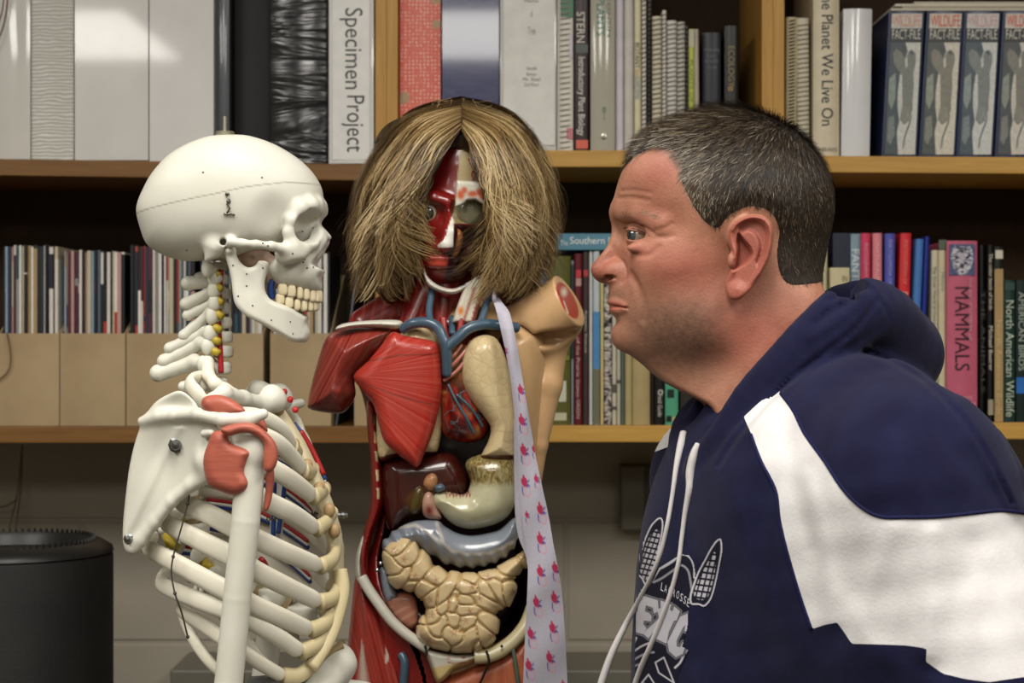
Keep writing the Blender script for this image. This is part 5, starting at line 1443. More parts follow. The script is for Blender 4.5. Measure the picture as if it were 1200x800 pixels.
# ---- blind gut and opened gut at the left
organ('blind_gut', [(445, 668), (450, 664), (457, 672), (462, 688), (466, 700), (455, 706), (449, 694)], .060, .018, .012, paint('gut_paint', [(None, '7c8793')], coat=0.5))
organ('opened_gut', [(450, 699), (460, 695), (476, 693), (486, 699), (490, 716), (489, 732), (480, 737), (468, 731), (458, 718)], .058, .014, .010, paint('opened_gut_paint', [(None, 'a8705c'), ('d', '1d0c08'), ('l', 'c4937c')]), h=0.0014,
      attrs={'d': lambda V: np.clip(1.3 - np.hypot((ppx(V) - 461) / 6.5, (ppy(V) - 697) / 3.2), 0, 1), 'l': lambda V: np.clip(np.sin((ppx(V) * .6 + ppy(V)) * 0.55) * 1.2, 0, 1) * (ppy(V) > 710) * 0.7})

# ---- flank, hip and pelvis rim
organ('flank_muscle', [(430, 470), (438, 478), (445, 520), (449, 560), (450, 588), (446, 604), (437, 626), (432, 650), (434, 680), (444, 702), (463, 729), (458, 736), (436, 708), (424, 682), (420, 650), (427, 620), (434, 590), (434, 540), (430, 500)], .030, .030, .010, paint('flank_paint', [(None, '7e1814'), ('rib', 'c9b48a')], mott=0.15), arr=3,
      attrs={'rib': lambda V: (np.abs(ppx(V) - np.interp(ppy(V), [480, 520, 560, 585], [439.5, 440.5, 442.5, 443.5])) < 1.7) * (np.mod(ppy(V), 22) < 13) * (ppy(V) < 584) * (ppy(V) > 486)})
organ('fascia', [(427, 626), (420, 640), (416.5, 658), (418, 680), (426, 684), (424, 660)], .034, .024, .008, WHITEP)
organ('thigh_muscle', [(417, 672), (427, 678), (440, 704), (452, 726), (461, 751), (474, 777), (484, 800), (492, 850), (498, 985), (404, 985), (404, 850), (406, 780), (411, 720)], .018, .045, .020, paint('thigh_paint', [(None, '83150f'), ('w', 'b9b2a2'), ('d', '3d0a08')], fibre='fib', mott=0.1), h=0.002,
      attrs={'fib': lambda V: (ppx(V) - ppy(V) * 0.25) * 0.03, 'w': lambda V: np.clip(1.2 - np.abs(ppx(V) - 424 - (ppy(V) - 745) * .03) / np.clip((ppy(V) - 745) * 0.14, 0.01, 9), 0, 1) * (ppy(V) > 746) + ((np.abs(ppx(V) - np.interp(ppy(V), [748, 776], [457, 453])) < np.interp(ppy(V), [748, 776], [5, 1])) & (ppy(V) > 748) & (ppy(V) < 777)),
             'd': gaps([[(424, 680), (425, 720), (428, 745)], [(442, 712), (458, 760), (468, 800)]], 1.5)})
organ('groin_wall', [(440, 690), (470, 728), (500, 748), (506, 768), (514, 800), (520, 850), (530, 985), (494, 985), (490, 850), (480, 790), (466, 755), (452, 725)], .040, .020, .012, paint('groin_paint', [(None, 'b3afa2')]), h=0.002)
organ('pubic_wedge', [(499, 762), (516, 764), (534, 767), (560, 768), (548, 779), (533, 784), (523, 795), (512, 800), (504, 780)], .070, .016, .006, paint('wedge_paint', [(None, 'c2bdae'), ('y', 'c6a862'), ('r', '8a2320')]),
      attrs={'y': lambda V: np.clip((ppy(V) - 776 + (ppx(V) - 530) * .22) / 3, 0, 1) * 0.8, 'r': lambda V: np.clip(1.3 - np.hypot((ppx(V) - 525.5) / 3.2, (ppy(V) - 771.5) / 1.3), 0, 1) + np.clip(1.3 - np.hypot((ppx(V) - 543.5) / 3.2, (ppy(V) - 770.5) / 1.3), 0, 1) + np.clip(1.4 - np.abs(ppy(V) - 777 + ((ppx(V) - 535) / 10) ** 2) / 0.8, 0, 1) * (np.abs(ppx(V) - 535) < 11)})
organ('thigh_muscle', [(505, 800), (522, 788), (540, 781), (560, 773), (585, 762), (606, 745), (618, 735), (628, 750), (636, 800), (642, 900), (644, 985), (520, 985), (512, 850)], .035, .040, .022, paint('cut_thigh_paint', [(None, 'a85f3c'), ('s', '8a3a26')], fibre='fib', mott=0.12), h=0.002,
      attrs={'fib': lambda V: np.arctan2(ppy(V) - 740, ppx(V) - 590) * 2.2, 's': lambda V: np.clip(np.sin(np.arctan2(ppy(V) - 745, ppx(V) - 592) * 16) * .9, 0, 1) * .7})
tubes('vessel', [[(601, 760, .079), (604, 776, .081), (607, 800, .082), (609, 830, .080)]], 0.0024, paint('painted_green_vessel', [(None, '4d5d50')]))
tubes('vein', [[(470, 766, .062), (474, 776, .066), (473, 800, .066), (470, 850, .062)]], 0.0050, VB)
tubes('pelvis_rim', [[(424, 676, .060), (432, 690, .064), (443, 706, .068), (458, 726, .072), (474, 741, .074), (492, 754, .076), (502, 760, .076)]], 0.0062, WHITEP)
tubes('pelvis_rim', [[(556, 769, .080), (572, 768, .080), (588, 761, .078), (604, 748, .074), (617, 731, .068), (624, 712, .060)]], 0.0084, paint('rim_cream', [(None, 'c3b78f')]))
tubes('joint_gap', [[(498, 756, .084), (500, 764, .086), (498, 770, .086)]], 0.0014, mat('15130f', 0.6))
tubes('joint_gap', [[(570, 762, .089), (573, 775, .091), (568, 788, .086), (561, 804, .082)]], 0.0014, mat('15130f', 0.6))
b = MB()
b.lathe(T3(588, 757, .090), [(0, -0.0005), (0.0016, -0.0003), (0.0016, 0.001)], 10, axis='y'); b.build('peg_hole', mat('15130f', 0.6), tm)
b = MB()
for c_ in ((446, 660), (442, 668)): b.lathe(T3(*c_, .072), [(0, -0.003), (0.0022, -0.002), (0.0026, 0.002)], 10, axis='y')
b.build('catch_pin', STEEL, tm)

# ---- arm stump with its cut face, and the skin-coloured side below it
def f_arm(Q):
    f = cap(Q, T3(606, 398, 0.0), T3(690, 334, 0.045), 0.040, 0.0300)
    f = su(f, ell(Q, T3(648, 372, 0.0), (0.036, 0.036, 0.036)), 0.012)
    n = np.array([0.84, -0.30, 0.44]); n /= np.linalg.norm(n)
    f = si(f, (Q - T3(665, 352, 0.032)) @ n - 0.002, 0.003)
    f = su(f, chain(Q, [T3(640, 400, -0.01), T3(637, 450, 0.0), T3(628, 520, 0.0), T3(620, 580, -.01)], [0.026, 0.022, 0.014, 0.012]), 0.012)
    f = ss(f, ell(Q, T3(652, 396, 0.035), (0.030, 0.016, 0.010)), 0.01)
    return ss(f, ell(Q, T3(604, 436, 0.045), (0.030, 0.03, 0.055)), 0.006)
ao = isurf('arm_stump', f_arm, T3(555, 600, 0.08), T3(700, 310, -0.07), 0.0016, paint('arm_paint', [(None, 'c9a276'), ('cut', 'a8352a'), ('bone', 'd8c9ae'), ('in', '5e1512')], rough=0.3, coat=0.3), tm)
V = wv(ao); n = np.array([0.84, -0.30, 0.44]); n /= np.linalg.norm(n); dn = (V - T3(665, 352, 0.032)) @ n
x, y = ppx(V), ppy(V)
flat = (dn > -0.0010)
u = (x - 665) * 0.45 + (y - 352) * 0.89; w = (x - 665) * 0.89 - (y - 352) * 0.45
inner = np.clip(1.0 - (np.hypot(u / 26.5, w / 9.5) - 0.86) / 0.06, 0, 1)
vattr(ao, 'cut', flat * inner)
vattr(ao, 'bone', flat * (np.clip(1.3 - np.hypot((x - 661) / 4.2, (y - 342) / 6.0), 0, 1) + np.clip(1.2 - np.abs((x - 664) - (y - 362) * 0.35) / 1.3, 0, 1) * (y > 352) * (y < 368) * 0.9))
fa_, ga = grad(f_arm, V, 0.001)
vattr(ao, 'in', np.clip(1.2 - (ell(V, T3(604, 436, 0.045), (0.030, 0.03, 0.055))) / 0.0015, 0, 1) * (x < 640))
b = MB(); b.lathe(T3(626, 443, .035), [(0, -0.0005), (0.0016, -0.0003), (0.0016, 0.001)], 10, axis='y'); b.build('peg_hole', mat('15130f', 0.6), ao)

# ---- head: flayed half face, bony half face
MIDX = lambda y: np.interp(y, [110, 165, 250, 300, 330], [545, 540.5, 531.5, 526, 520])
def TH(px, py, off=0.0): return T3(px, py, off)
def f_head(Q):
    f = ell(Q, TH(538, 205, -0.015), (0.064, 0.076, 0.080))
    f = su(f, ell(Q, TH(531, 265, 0.018), (0.050, 0.050, 0.060)), 0.02)
    f = su(f, ell(Q, TH(520, 312, 0.040), (0.026, 0.024, 0.020)), 0.02)
    f = su(f, chain(Q, [TH(531, 245, 0.068), TH(527, 272, 0.084), TH(524, 286, 0.086)], [0.006, 0.008, 0.009]), 0.008)
    f = su(f, ell(Q, TH(520, 289, 0.074), (0.015, 0.010, 0.007)), 0.006)
    f = su(f, ell(Q, TH(519, 303, 0.070), (0.020, 0.010, 0.0055)), 0.004)
    f = su(f, ell(Q, TH(517, 310, 0.068), (0.018, 0.010, 0.0055)), 0.004)
    f = su(f, chain(Q, [TH(492, 236, 0.052), TH(508, 232, 0.066), TH(524, 236, 0.070)], [0.008, 0.008, 0.006]), 0.01)
    f = ss(f, ell(Q, TH(501, 249, 0.072), (0.017, 0.014, 0.011)), 0.006)
    f = ss(f, ell(Q, TH(553, 247, 0.075), (0.024, 0.018, 0.020)), 0.004)
    f = ss(f, ell(Q, TH(556, 284, 0.070), (0.022, 0.022, 0.017)), 0.006)
    return f
ho = isurf('head', f_head, TH(460, 345, 0.11), TH(612, 115, -0.1), 0.0016, paint('face_paint', [(None, '7b1613'), ('bone', 'b7a37a'), ('dark', '34100d'), ('lip', 'ad4030'), ('nose', 'd3cfc4')], rough=0.3, coat=0.35, mott=0.12), tm)
V = wv(ho); x, y = ppx(V), ppy(V); rt = np.clip((x - MIDX(y)) / 0.8 + 0.5, 0, 1)
vattr(ho, 'bone', rt * (y < 262)); vattr(ho, 'dark', rt * np.clip((y - 262) / 2, 0, 1))
vattr(ho, 'lip', (1 - rt) * np.clip(1.3 - np.hypot((x - 518) / 13, (y - 306.5) / 7.5), 0, 1) * (y > 299))
PN = Poly2([(532, 246), (531.5, 290), (514, 291), (512, 287), (517, 283), (521, 280), (526, 262)], YT - .08, 0)
vattr(ho, 'nose', np.clip(-PN.persp(V) / 0.0008, 0, 1) * (V[:, 1] < YT))
def eye(name, c, r, iris, rim):
    t = NT(name); vv = t.attr('iris').outputs['Fac']
    t.base(t.ramp(vv, [(0.0, lin('c4bfa4')), (0.45, lin('c4bfa4')), (0.5, lin(rim)), (0.72, lin(iris)), (0.8, (0.01, 0.01, 0.01))])); t.set(0.1, 0.5, coat=0.6)
    f = lambda Q: sph(Q, c, r)
    o = isurf(name.split('.')[0], f, c - r - .004, c + r + .004, 0.0014, t.m, ho)
    return o
e = eye('eyeball', TH(500.5, 249, 0.056), 0.0115, '4a4a34', '20261c'); V = wv(e); cd = (V - TH(500.5, 249, 0.056)) / 0.0115
vattr(e, 'iris', np.clip((cd @ np.array([0.12, -0.97, -0.15])) * 0.95 - 0.1 + 0, 0, 1) ** 1.6)
e2f = lambda Q: si(sph(Q, TH(550, 247, 0.045), 0.0235), -(Q[:, 2] - TH(0, 246 - 12, .06)[2]) * -1, 0.002)
isurf('eye_capsule', e2f, TH(520, 285, 0.08), TH(582, 215, 0.0), 0.0014, paint('capsule_paint', [(None, '8f8a6c')], coat=0.5), ho)
organ('brow_plate', [(535, 211), (552, 212), (573, 215), (576, 230), (573, 243), (567, 240), (557, 234), (548, 235), (541, 241), (533, 243)], .078, .006, .003, paint('plate_paint', [(None, 'c5c0b0'), ('or', 'b5532f')]), arr=0, slope=(0.15, 0), par=ho,
      attrs={'or': lambda V: np.maximum.reduce([np.clip(1.6 - 1.2 * np.hypot((ppx(V) - a) / p, (ppy(V) - b_) / q), 0, 1) for a, b_, p, q in ((540, 228, 5, 6.5), (544, 223, 4, 4.5), (554, 227, 7, 4), (566, 228, 6, 7), (562, 225, 5, 5))])})
b = MB(); b.lathe(TH(549.5, 241.5, .0845), [(0, -0.0012), (0.0013, -0.0008), (0.0013, 0.001)], 10, axis='y'); b.build('peg_hole', mat('15130f', 0.6), ho)
organ('nose_inner', [(533, 268), (540, 270), (543, 278), (541, 292), (533, 303), (527, 300), (530, 285)], .070, .008, .006, paint('nose_inner_paint', [(None, 'a3683f')]), par=ho)
organ('jaw_strip', [(496, 308), (500, 322), (512, 333), (530, 338), (548, 331), (561, 322), (560, 327), (545, 339), (530, 345), (512, 341), (499, 331)], .062, .010, .005, paint('jaw_paint', [(None, 'c4bdb0'), ('r', '9a3a3a'), ('p', '5a4a78')]), par=ho,
      attrs={'r': lambda V: np.clip(1.2 - np.hypot((ppx(V) - 532) / 5, (ppy(V) - 336) / 3), 0, 1), 'p': lambda V: np.clip(1.2 - np.hypot((ppx(V) - 541) / 6, (ppy(V) - 333) / 2.4), 0, 1)})
tubes('vessel', [[(559, 196, .060), (553, 203, .066), (555, 210, .07)], [(549, 186, .058), (556, 199, .064)]], 0.0010, VR, par=ho)
# plinth, and the table that carries the model below the picture
MB().box((T3(405, 0)[0], YT - 0.07, 0.845), (T3(645, 0)[0], YT + 0.10, 0.868), bev=0.006).build('plinth', mat('1c1b1a', 0.4), tm)
tb = thing('lab_table', 'plain lab table that carries the torso model, below the edge of the photo', 'table', (0, 2.3, 0))
MB().box((-0.42, 2.06, 0.815), (0.22, 2.62, 0.8448), bev=0.004).build('tabletop', mat('8a8478', 0.4), tb)
for xx in (-0.38, 0.14):
    for yy in (2.09, 2.55): MB().box((xx, yy, 0.0), (xx + 0.04, yy + 0.04, 0.8148), bev=0.003).build('leg', mat('4c4b48', 0.4), tb)

# ================================================================== WIG
def hair_mat(name, stops, rough=0.42):
    t = NT(name)
    t.base(t.ramp(t.attr('tone').outputs['Fac'], [(p, lin(c)) for p, c in stops]))
    t.set(rough, 0.35); t.b.inputs['Anisotropic'].default_value = 0.5
    return t.m
WIGM = hair_mat('wig_fibre', [(0.0, '1d140b'), (0.3, '46341d'), (0.55, '725a36'), (0.8, 'a3875a'), (1.0, 'ccb487')])
def ribbons(P_, W_, out_c, tone):
    """P_: (n, m, 3) strand points, W_: (n, m) half widths, flat side turned away from the points out_c: (n, m, 3)."""
    n, m, _ = P_.shape
    T = np.gradient(P_, axis=1); T /= np.linalg.norm(T, axis=2, keepdims=True) + 1e-12
    O = P_ - out_c; B = np.cross(T, O); B /= np.linalg.norm(B, axis=2, keepdims=True) + 1e-12
    V = np.stack([P_ - B * W_[..., None], P_ + B * W_[..., None]], 2).reshape(-1, 3)
    i = np.arange(n)[:, None] * m + np.arange(m - 1)[None]
    Fq = np.stack([2 * i, 2 * i + 1, 2 * i + 3, 2 * i + 2], -1).reshape(-1, 4)
    return V, Fq, np.repeat(tone.reshape(-1), 2)
wig = thing('wig', 'shoulder-length blond-brown wig parted over the torso model\'s face', 'wig', TH(533, 350, -0.02))
def f_wig(Q):
    f = ell(Q, TH(536, 202, -0.012), (0.082, 0.090, 0.077))
    for s, pts in ((1, [(478, 178, .01), (452, 240, .012), (450, 300, .012), (458, 338, .015)]), (1, [(594, 182, .01), (616, 240, .012), (612, 295, .012), (600, 335, .015)])):
        f = su(f, chain(Q, [TH(*p) for p in pts], [0.040, 0.030, 0.026, 0.016], 0.01), 0.02)
    f = su(f, ell(Q, TH(533, 270, -0.05), (0.080, 0.045, 0.085)), 0.02)
    f = ss(f, ell(Q, TH(534, 262, 0.085), (0.050, 0.085, 0.090)), 0.01)
    f = ss(f, cap(Q, TH(537, 175, 0.09), TH(530, 330, 0.10), 0.026, 0.05), 0.01)
    return ss(f, f_head(Q) - 0.0015, 0.002)
wo = isurf('wig_base', f_wig, TH(405, 365, 0.11), TH(660, 100, -0.12), 0.0026, WIGM, wig)
V = wv(wo); vattr(wo, 'tone', 0.16 + 0.10 * np.sin(ppx(V) * 0.7 + ppy(V) * 0.1) * np.sin(ppx(V) * 0.23))
GL = [[(540, 150, .072), (518, 178, .090), (496, 212, .094), (482, 244, .092), (481, 268, .088), (492, 290, .084)],
      [(540, 143, .066), (508, 166, .090), (482, 208, .094), (466, 252, .092), (462, 296, .086), (466, 342, .076)],
      [(540, 134, .052), (498, 154, .080), (466, 204, .084), (450, 256, .080), (449, 308, .074), (440, 354, .066)],
      [(540, 125, .030), (482, 144, .056), (446, 198, .060), (433, 250, .056), (438, 306, .054), (458, 350, .050)],
      [(541, 117, .0), (476, 138, .020), (437, 190, .022), (427, 246, .022), (433, 302, .022), (452, 346, .022)],
      [(541, 114, -.04), (480, 132, -.05), (446, 190, -.06), (436, 255, -.06), (444, 316, -.05), (462, 350, -.03)],
      [(541, 117, -.08), (495, 138, -.10), (470, 200, -.11), (466, 265, -.10), (470, 325, -.085), (480, 352, -.06)]]
GR = [[(541, 150, .072), (556, 176, .092), (574, 212, .096), (582, 248, .094), (570, 280, .092), (540, 304, .092)],
      [(543, 144, .066), (566, 166, .090), (586, 212, .096), (592, 258, .094), (584, 302, .090), (572, 338, .084)],
      [(542, 134, .052), (584, 156, .080), (607, 208, .086), (611, 262, .084), (602, 310, .080), (590, 352, .074)],
      [(542, 125, .030), (598, 150, .056), (625, 204, .060), (632, 258, .058), (624, 310, .056), (604, 350, .056)],
      [(542, 117, .0), (600, 142, .020), (633, 198, .022), (640, 254, .022), (632, 308, .022), (610, 350, .024)],
      [(541, 114, -.04), (598, 132, -.05), (630, 190, -.06), (637, 258, -.06), (624, 318, -.05), (606, 350, -.03)],
      [(541, 117, -.08), (575, 138, -.10), (600, 200, -.11), (603, 265, -.10), (598, 325, -.085), (588, 352, -.06)]]
hr = np.random.default_rng(21)
M = 26; tt = np.linspace(0, 1, M)
def strands(G, nlock, per, side):
    G = np.array(G, float); g3 = np.array([[P(a, c_, YT - o) for a, c_, o in row] for row in G])
    sp = np.array([spline(row, 10) for row in g3]); ns = sp.shape[1]
    Ps, Tn, Wd = [], [], []
    for L in range(nlock):
        u0 = hr.uniform(0, len(G) - 1) if hr.random() < 0.45 else hr.uniform(0, 4.2)
        u0 = min(u0, len(G) - 1.001)
        ln = hr.uniform(0.72, 1.05); ph = hr.uniform(0, 6.28); fr = hr.uniform(0.7, 1.5); am = hr.uniform(0.005, 0.019); curl = hr.uniform(-0.05, 0.05)
        lt = np.clip(hr.normal(0.40, 0.22) + (0.32 if hr.random() < 0.16 else 0), 0.10, 1.0); wl = hr.uniform(0.05, 0.17); dpt = 0.008 * (lt - 0.5)  # inset locks toned darker, outer ones lighter: shade between locks put into the colour
        for k in range(per):
            u = np.clip(u0 + hr.normal(0, wl), 0, len(G) - 1.001); i = int(u); fu = u - i
            c = sp[i] * (1 - fu) + sp[i + 1] * fu
            t = np.minimum(tt * ln * hr.uniform(0.78, 1.03), 1.0) * (ns - 1); j = np.minimum(t.astype(int), ns - 2); fj = (t - j)[:, None]
            p = c[j] * (1 - fj) + c[j + 1] * fj
            cl = sp[i][j] * (1 - fj) + sp[i][j + 1] * fj
            clump = np.clip(tt * 1.5 - 0.2, 0, 1)[:, None] * 0.72
            lc = sp[int(u0)] * (1 - (u0 - int(u0))) + sp[int(u0) + 1] * (u0 - int(u0)); lc = lc[j] * (1 - fj) + lc[j + 1] * fj
            p = p * (1 - clump) + lc * clump
            wv_ = am * np.clip(tt * 1.6 - 0.2, 0, 1) * np.sin(fr * 6.28 * tt + ph + hr.normal(0, 0.25))
            jit = hr.normal(0, 0.0019, 3)
            p = p + jit * np.clip(0.35 + tt, 0, 1)[:, None]
            p[:, 0] += wv_ + side * curl * np.clip(tt - 0.72, 0, 1) ** 1.5 * 3.5
            p[:, 1] += wv_ * 0.5 + hr.normal(0, 0.002) - dpt; p[:, 2] += 0.3 * wv_
            Ps.append(p); w = hr.uniform(0.00018, 0.00042) * (0.35 + 0.65 * np.sin(np.pi * np.clip(tt * 0.93 + 0.07, 0, 1)) ** 0.6); Wd.append(w)
            tn = np.clip(lt + hr.normal(0, 0.13) - 0.36 * np.exp(-tt * 6) + 0.14 * np.sin(tt * 5 + ph) * 0.6 + 0.10 * tt, 0, 1); Tn.append(tn)
    return np.array(Ps), np.array(Wd), np.array(Tn)
for G, side in ((GL, -1), (GR, 1)):
    Ps, Wd, Tn = strands(G, 210, 30, side)
    oc = np.stack([np.full(Ps.shape[:2], TH(536, 0)[0]), np.full(Ps.shape[:2], YT + 0.01), np.minimum(Ps[..., 2], TH(0, 205)[2])], -1)
    V, Fq, tn = ribbons(Ps, Wd, oc, Tn)
    o = mk('hair_strands', V, Fq, WIGM, wig); vattr(o, 'tone', tn); tag(o, kind='stuff')
# stray hairs at the tips and left edge
Ps, Wd, Tn = [], [], []
for k in range(150):
    sd = hr.choice([-1, 1]); a = hr.uniform(0, 1)
    p0 = np.array((436 + hr.normal(0, 6), 300 + a * 40, hr.uniform(-.02, .07)) if sd < 0 else (625 + hr.normal(0, 6), 290 + a * 40, hr.uniform(-.02, .07)))
    if k % 3 == 0: p0 = np.array((hr.uniform(440, 630), hr.uniform(125, 180), hr.uniform(-.03, .03))); p0[1] = 118 + ((p0[0] - 535) / 95) ** 2 * 60
    d = np.array([sd * hr.uniform(4, 16), hr.uniform(4, 22), 0]) if k % 3 else np.array([hr.uniform(-22, 22), hr.uniform(-6, 5), 0])
    q = [T3(*(p0 - d)), T3(*(p0 + d * 0.3 + hr.normal(0, 2, 3) * (1, 1, 0))), T3(*(p0 + d + (0, hr.uniform(-5, 3), 0)))]
    s_ = spline(q, 13); s_ = s_[np.linspace(0, len(s_) - 1, M).astype(int)]; Ps.append(s_); Wd.append(np.full(M, 0.00022)); Tn.append(np.full(M, hr.uniform(0.4, 0.8)))
Ps = np.array(Ps); oc = np.stack([np.full(Ps.shape[:2], TH(536, 0)[0]), np.full(Ps.shape[:2], YT + 0.25), Ps[..., 2]], -1)
V, Fq, tn = ribbons(Ps, np.array(Wd), oc, np.array(Tn)); o = mk('hair_strands', V, Fq, WIGM, wig); vattr(o, 'tone', tn); tag(o, kind='stuff')

# ================================================================== NECKTIE over the torso model
CLOTH = NT('tie_cloth'); CLOTH.base(CLOTH.ramp(CLOTH.noise(CLOTH.coords(), 900, 2), [(0.3, lin('aca8b6')), (0.7, lin('bab7c2'))])); CLOTH.set(0.75, 0.2, sheen=0.2); CLOTH.bump(CLOTH.noise(CLOTH.coords(), 1600, 2), 0.15, 0.0004); CLOTH = CLOTH.m
tie = thing('necktie', 'pale lilac necktie printed with small hearts hanging on the torso model', 'necktie', T3(625, 800, .11))
rows = [(346, 574, 583, .050), (356, 579, 590, .080), (366, 582, 597, .098), (385, 586.5, 602, .108), (410, 592, 607, .113), (450, 599, 613.5, .116), (500, 604, 622, .116), (545, 607, 630, .116), (600, 611, 642, .118), (640, 616, 649, .118), (660, 618.5, 653, .118), (690, 618, 658, .118), (740, 615.5, 662, .116), (800, 613, 665, .114), (850, 611, 668, .112), (872, 620, 662, .112), (886, 640, 643, .112)]
def tie_y(px, py):
    r = np.array(rows); l = np.interp(py, r[:, 0], r[:, 1]); rr = np.interp(py, r[:, 0], r[:, 2]); off = np.interp(py, r[:, 0], r[:, 3])
    u = (px - l) / max(rr - l, 1e-3)
    return YT - off + 0.004 * (2 * u - 1) ** 2 + 0.0015 * math.sin(py * 0.07 + u * 3)
def strip(name, rws, yfun, m, par, nx=9, back=0.0022, seg=5):
    ry = spline(rws, seg); V = []; Fc = []; n = len(ry)
    for lay in (0, 1):
        for py, l, r, _ in ry:
            for k in range(nx):
                a = l + (r - l) * k / (nx - 1); edge = 1 - abs(2 * k / (nx - 1) - 1) ** 4
                V.append(P(a, py, yfun(a, py) + (back * (0.25 + 0.75 * edge) if lay else 0.0)))
    for lay in (0, 1):
        for i in range(n - 1):
            for k in range(nx - 1):
                q = [lay * n * nx + i * nx + k, lay * n * nx + (i + 1) * nx + k, lay * n * nx + (i + 1) * nx + k + 1, lay * n * nx + i * nx + k + 1]
                Fc.append(q if lay == 0 else q[::-1])
    for i in range(n - 1):
        for k in (0, nx - 1):
            a, b_ = i * nx + k, (i + 1) * nx + k; q = [a, b_, n * nx + b_, n * nx + a]; Fc.append(q[::-1] if k == 0 else q)
    o = mk(name, V, Fc, m, par); auto_smooth(o, 50); return o
MOT = [(610, 458, .85), (611.5, 494, .95), (613.5, 529, 1), (614.5, 566, 1), (626, 527, .7), (628.5, 562, .7), (633, 598, 1), (633, 633, 1), (633, 671, 1), (650.5, 667, .95), (628.5, 707, 1), (649.5, 702, 1), (622, 744, 1), (647.5, 737, 1), (619.5, 781, 1), (644, 772, 1), (660, 803, .7), (617.5, 604, .6), (591, 411, .7)]
def sd2(p, X, Y):
    best = np.full(X.shape, 1e9); ins = np.zeros(X.shape, bool)
    for i in range(len(p)):
        a = np.array(p[i], float); c_ = np.array(p[(i + 1) % len(p)], float); d = c_ - a
        t = np.clip(((X - a[0]) * d[0] + (Y - a[1]) * d[1]) / (d @ d + 1e-12), 0, 1)
        best = np.minimum(best, (X - a[0] - t * d[0]) ** 2 + (Y - a[1] - t * d[1]) ** 2)
        k = (a[1] > Y) != (c_[1] > Y); xs = a[0] + (Y - a[1]) / (d[1] if abs(d[1]) > 1e-9 else 1e-9) * d[0]; ins ^= k & (X < xs)
    return np.where(ins, -np.sqrt(best), np.sqrt(best))
def tie_cloth(printed):
    t = NT('tie_cloth'); v = t.coords()
    c = t.ramp(t.noise(v, 900, 2), [(0.3, lin('aca8b6')), (0.7, lin('bab7c2'))])
    if printed:
        for k, col in (('pink', 'cf8f9e'), ('blue', '4c4192'), ('red', 'b02f55')): c = t.mix(t.attr(k).outputs['Fac'], c, lin(col))
    t.base(c); t.set(0.75, 0.2, sheen=0.2); t.bump(t.noise(v, 1600, 2), 0.15, 0.0004); return t.m
fb = strip('front_blade', rows, tie_y, tie_cloth(True), tie, nx=61, seg=36)
V = wv(fb); X, Y_ = ppx(V), ppy(V); front = np.arange(len(V)) < len(V) // 2
A = {'red': np.zeros(len(V)), 'blue': np.zeros(len(V)), 'pink': np.zeros(len(V))}
for mx, my, s_ in MOT:
    m = front & (np.abs(X - mx) < 16) & (np.abs(Y_ - my) < 20)
    if not m.any(): continue
    s_ *= 1.12; x = (X[m] - mx) / s_; y = (Y_[m] - my) / s_; x, y = x * 0.989 + y * -0.148, x * 0.148 + y * 0.989
    ink = lambda p: np.clip(0.5 - sd2(p, x, y) / 0.7, 0, 1)
    A['red'][m] = np.maximum(A['red'][m], ink([(-3.2, -3), (-2.6, -5.5), (-.9, -5.8), (-.7, -9), (1, -9), (1.2, -5.8), (2.6, -5), (3.4, -2), (2.4, 2.0), (.6, 4.5), (-1.2, 3.5), (-2.8, .5)]))
    for p in ([(2.6, -1), (5.4, -3.4), (6, -2.4), (3.6, .4)], [(.6, 2.6), (3.2, .6), (5.6, 3.8), (4.8, 4.8), (3.4, 3.6), (2.2, 5.2)], [(-3, 2), (-3.9, 9), (-2.6, 13), (-1.9, 12.6), (-2.8, 9), (-2.0, 4.4)]):
        A['blue'][m] = np.maximum(A['blue'][m], ink(p))
    A['pink'][m] = np.maximum(A['pink'][m], np.clip(1.2 - np.abs(np.hypot((x - 2.0) / 3.2, (y - 9.5) / 5.0) - 1) / 0.22, 0, 1) * 0.9)
for k in A: vattr(fb, k, A[k])
rows2 = [(490, 602, 614, .108), (545, 602.5, 618, .108), (600, 603.5, 622, .109), (630, 608, 626, .109), (655, 617, 630, .109), (700, 622, 634, .108)]
strip('back_blade', rows2, lambda a, b_: tie_y(a, b_) + 0.006, CLOTH, tie)
neckl = [T3(579, 350, .075), T3(580, 338, .045), T3(583, 330, .02), T3(584, 327, .0)]
b = MB(); b.tube(spline(neckl, 6), 0.006, 10, flat=0.4); b.build('neck_band', CLOTH, tie, smooth=True)

# ================================================================== MAN
YM = 1.79                                   # middle plane of the head; he looks towards -X
KM = YM / F
def H(px, py, off=0.0): return P(px, py, YM - off)
def foldm(Q):
    R = Q.copy(); R[:, 1] = YM - np.abs(Q[:, 1] - YM); return R
def hx(n): return n * KM
man = thing('person', 'man in a navy and white hooded sweatshirt staring left at the skeleton', 'person', (H(960, 0)[0], 1.78, 0.0))

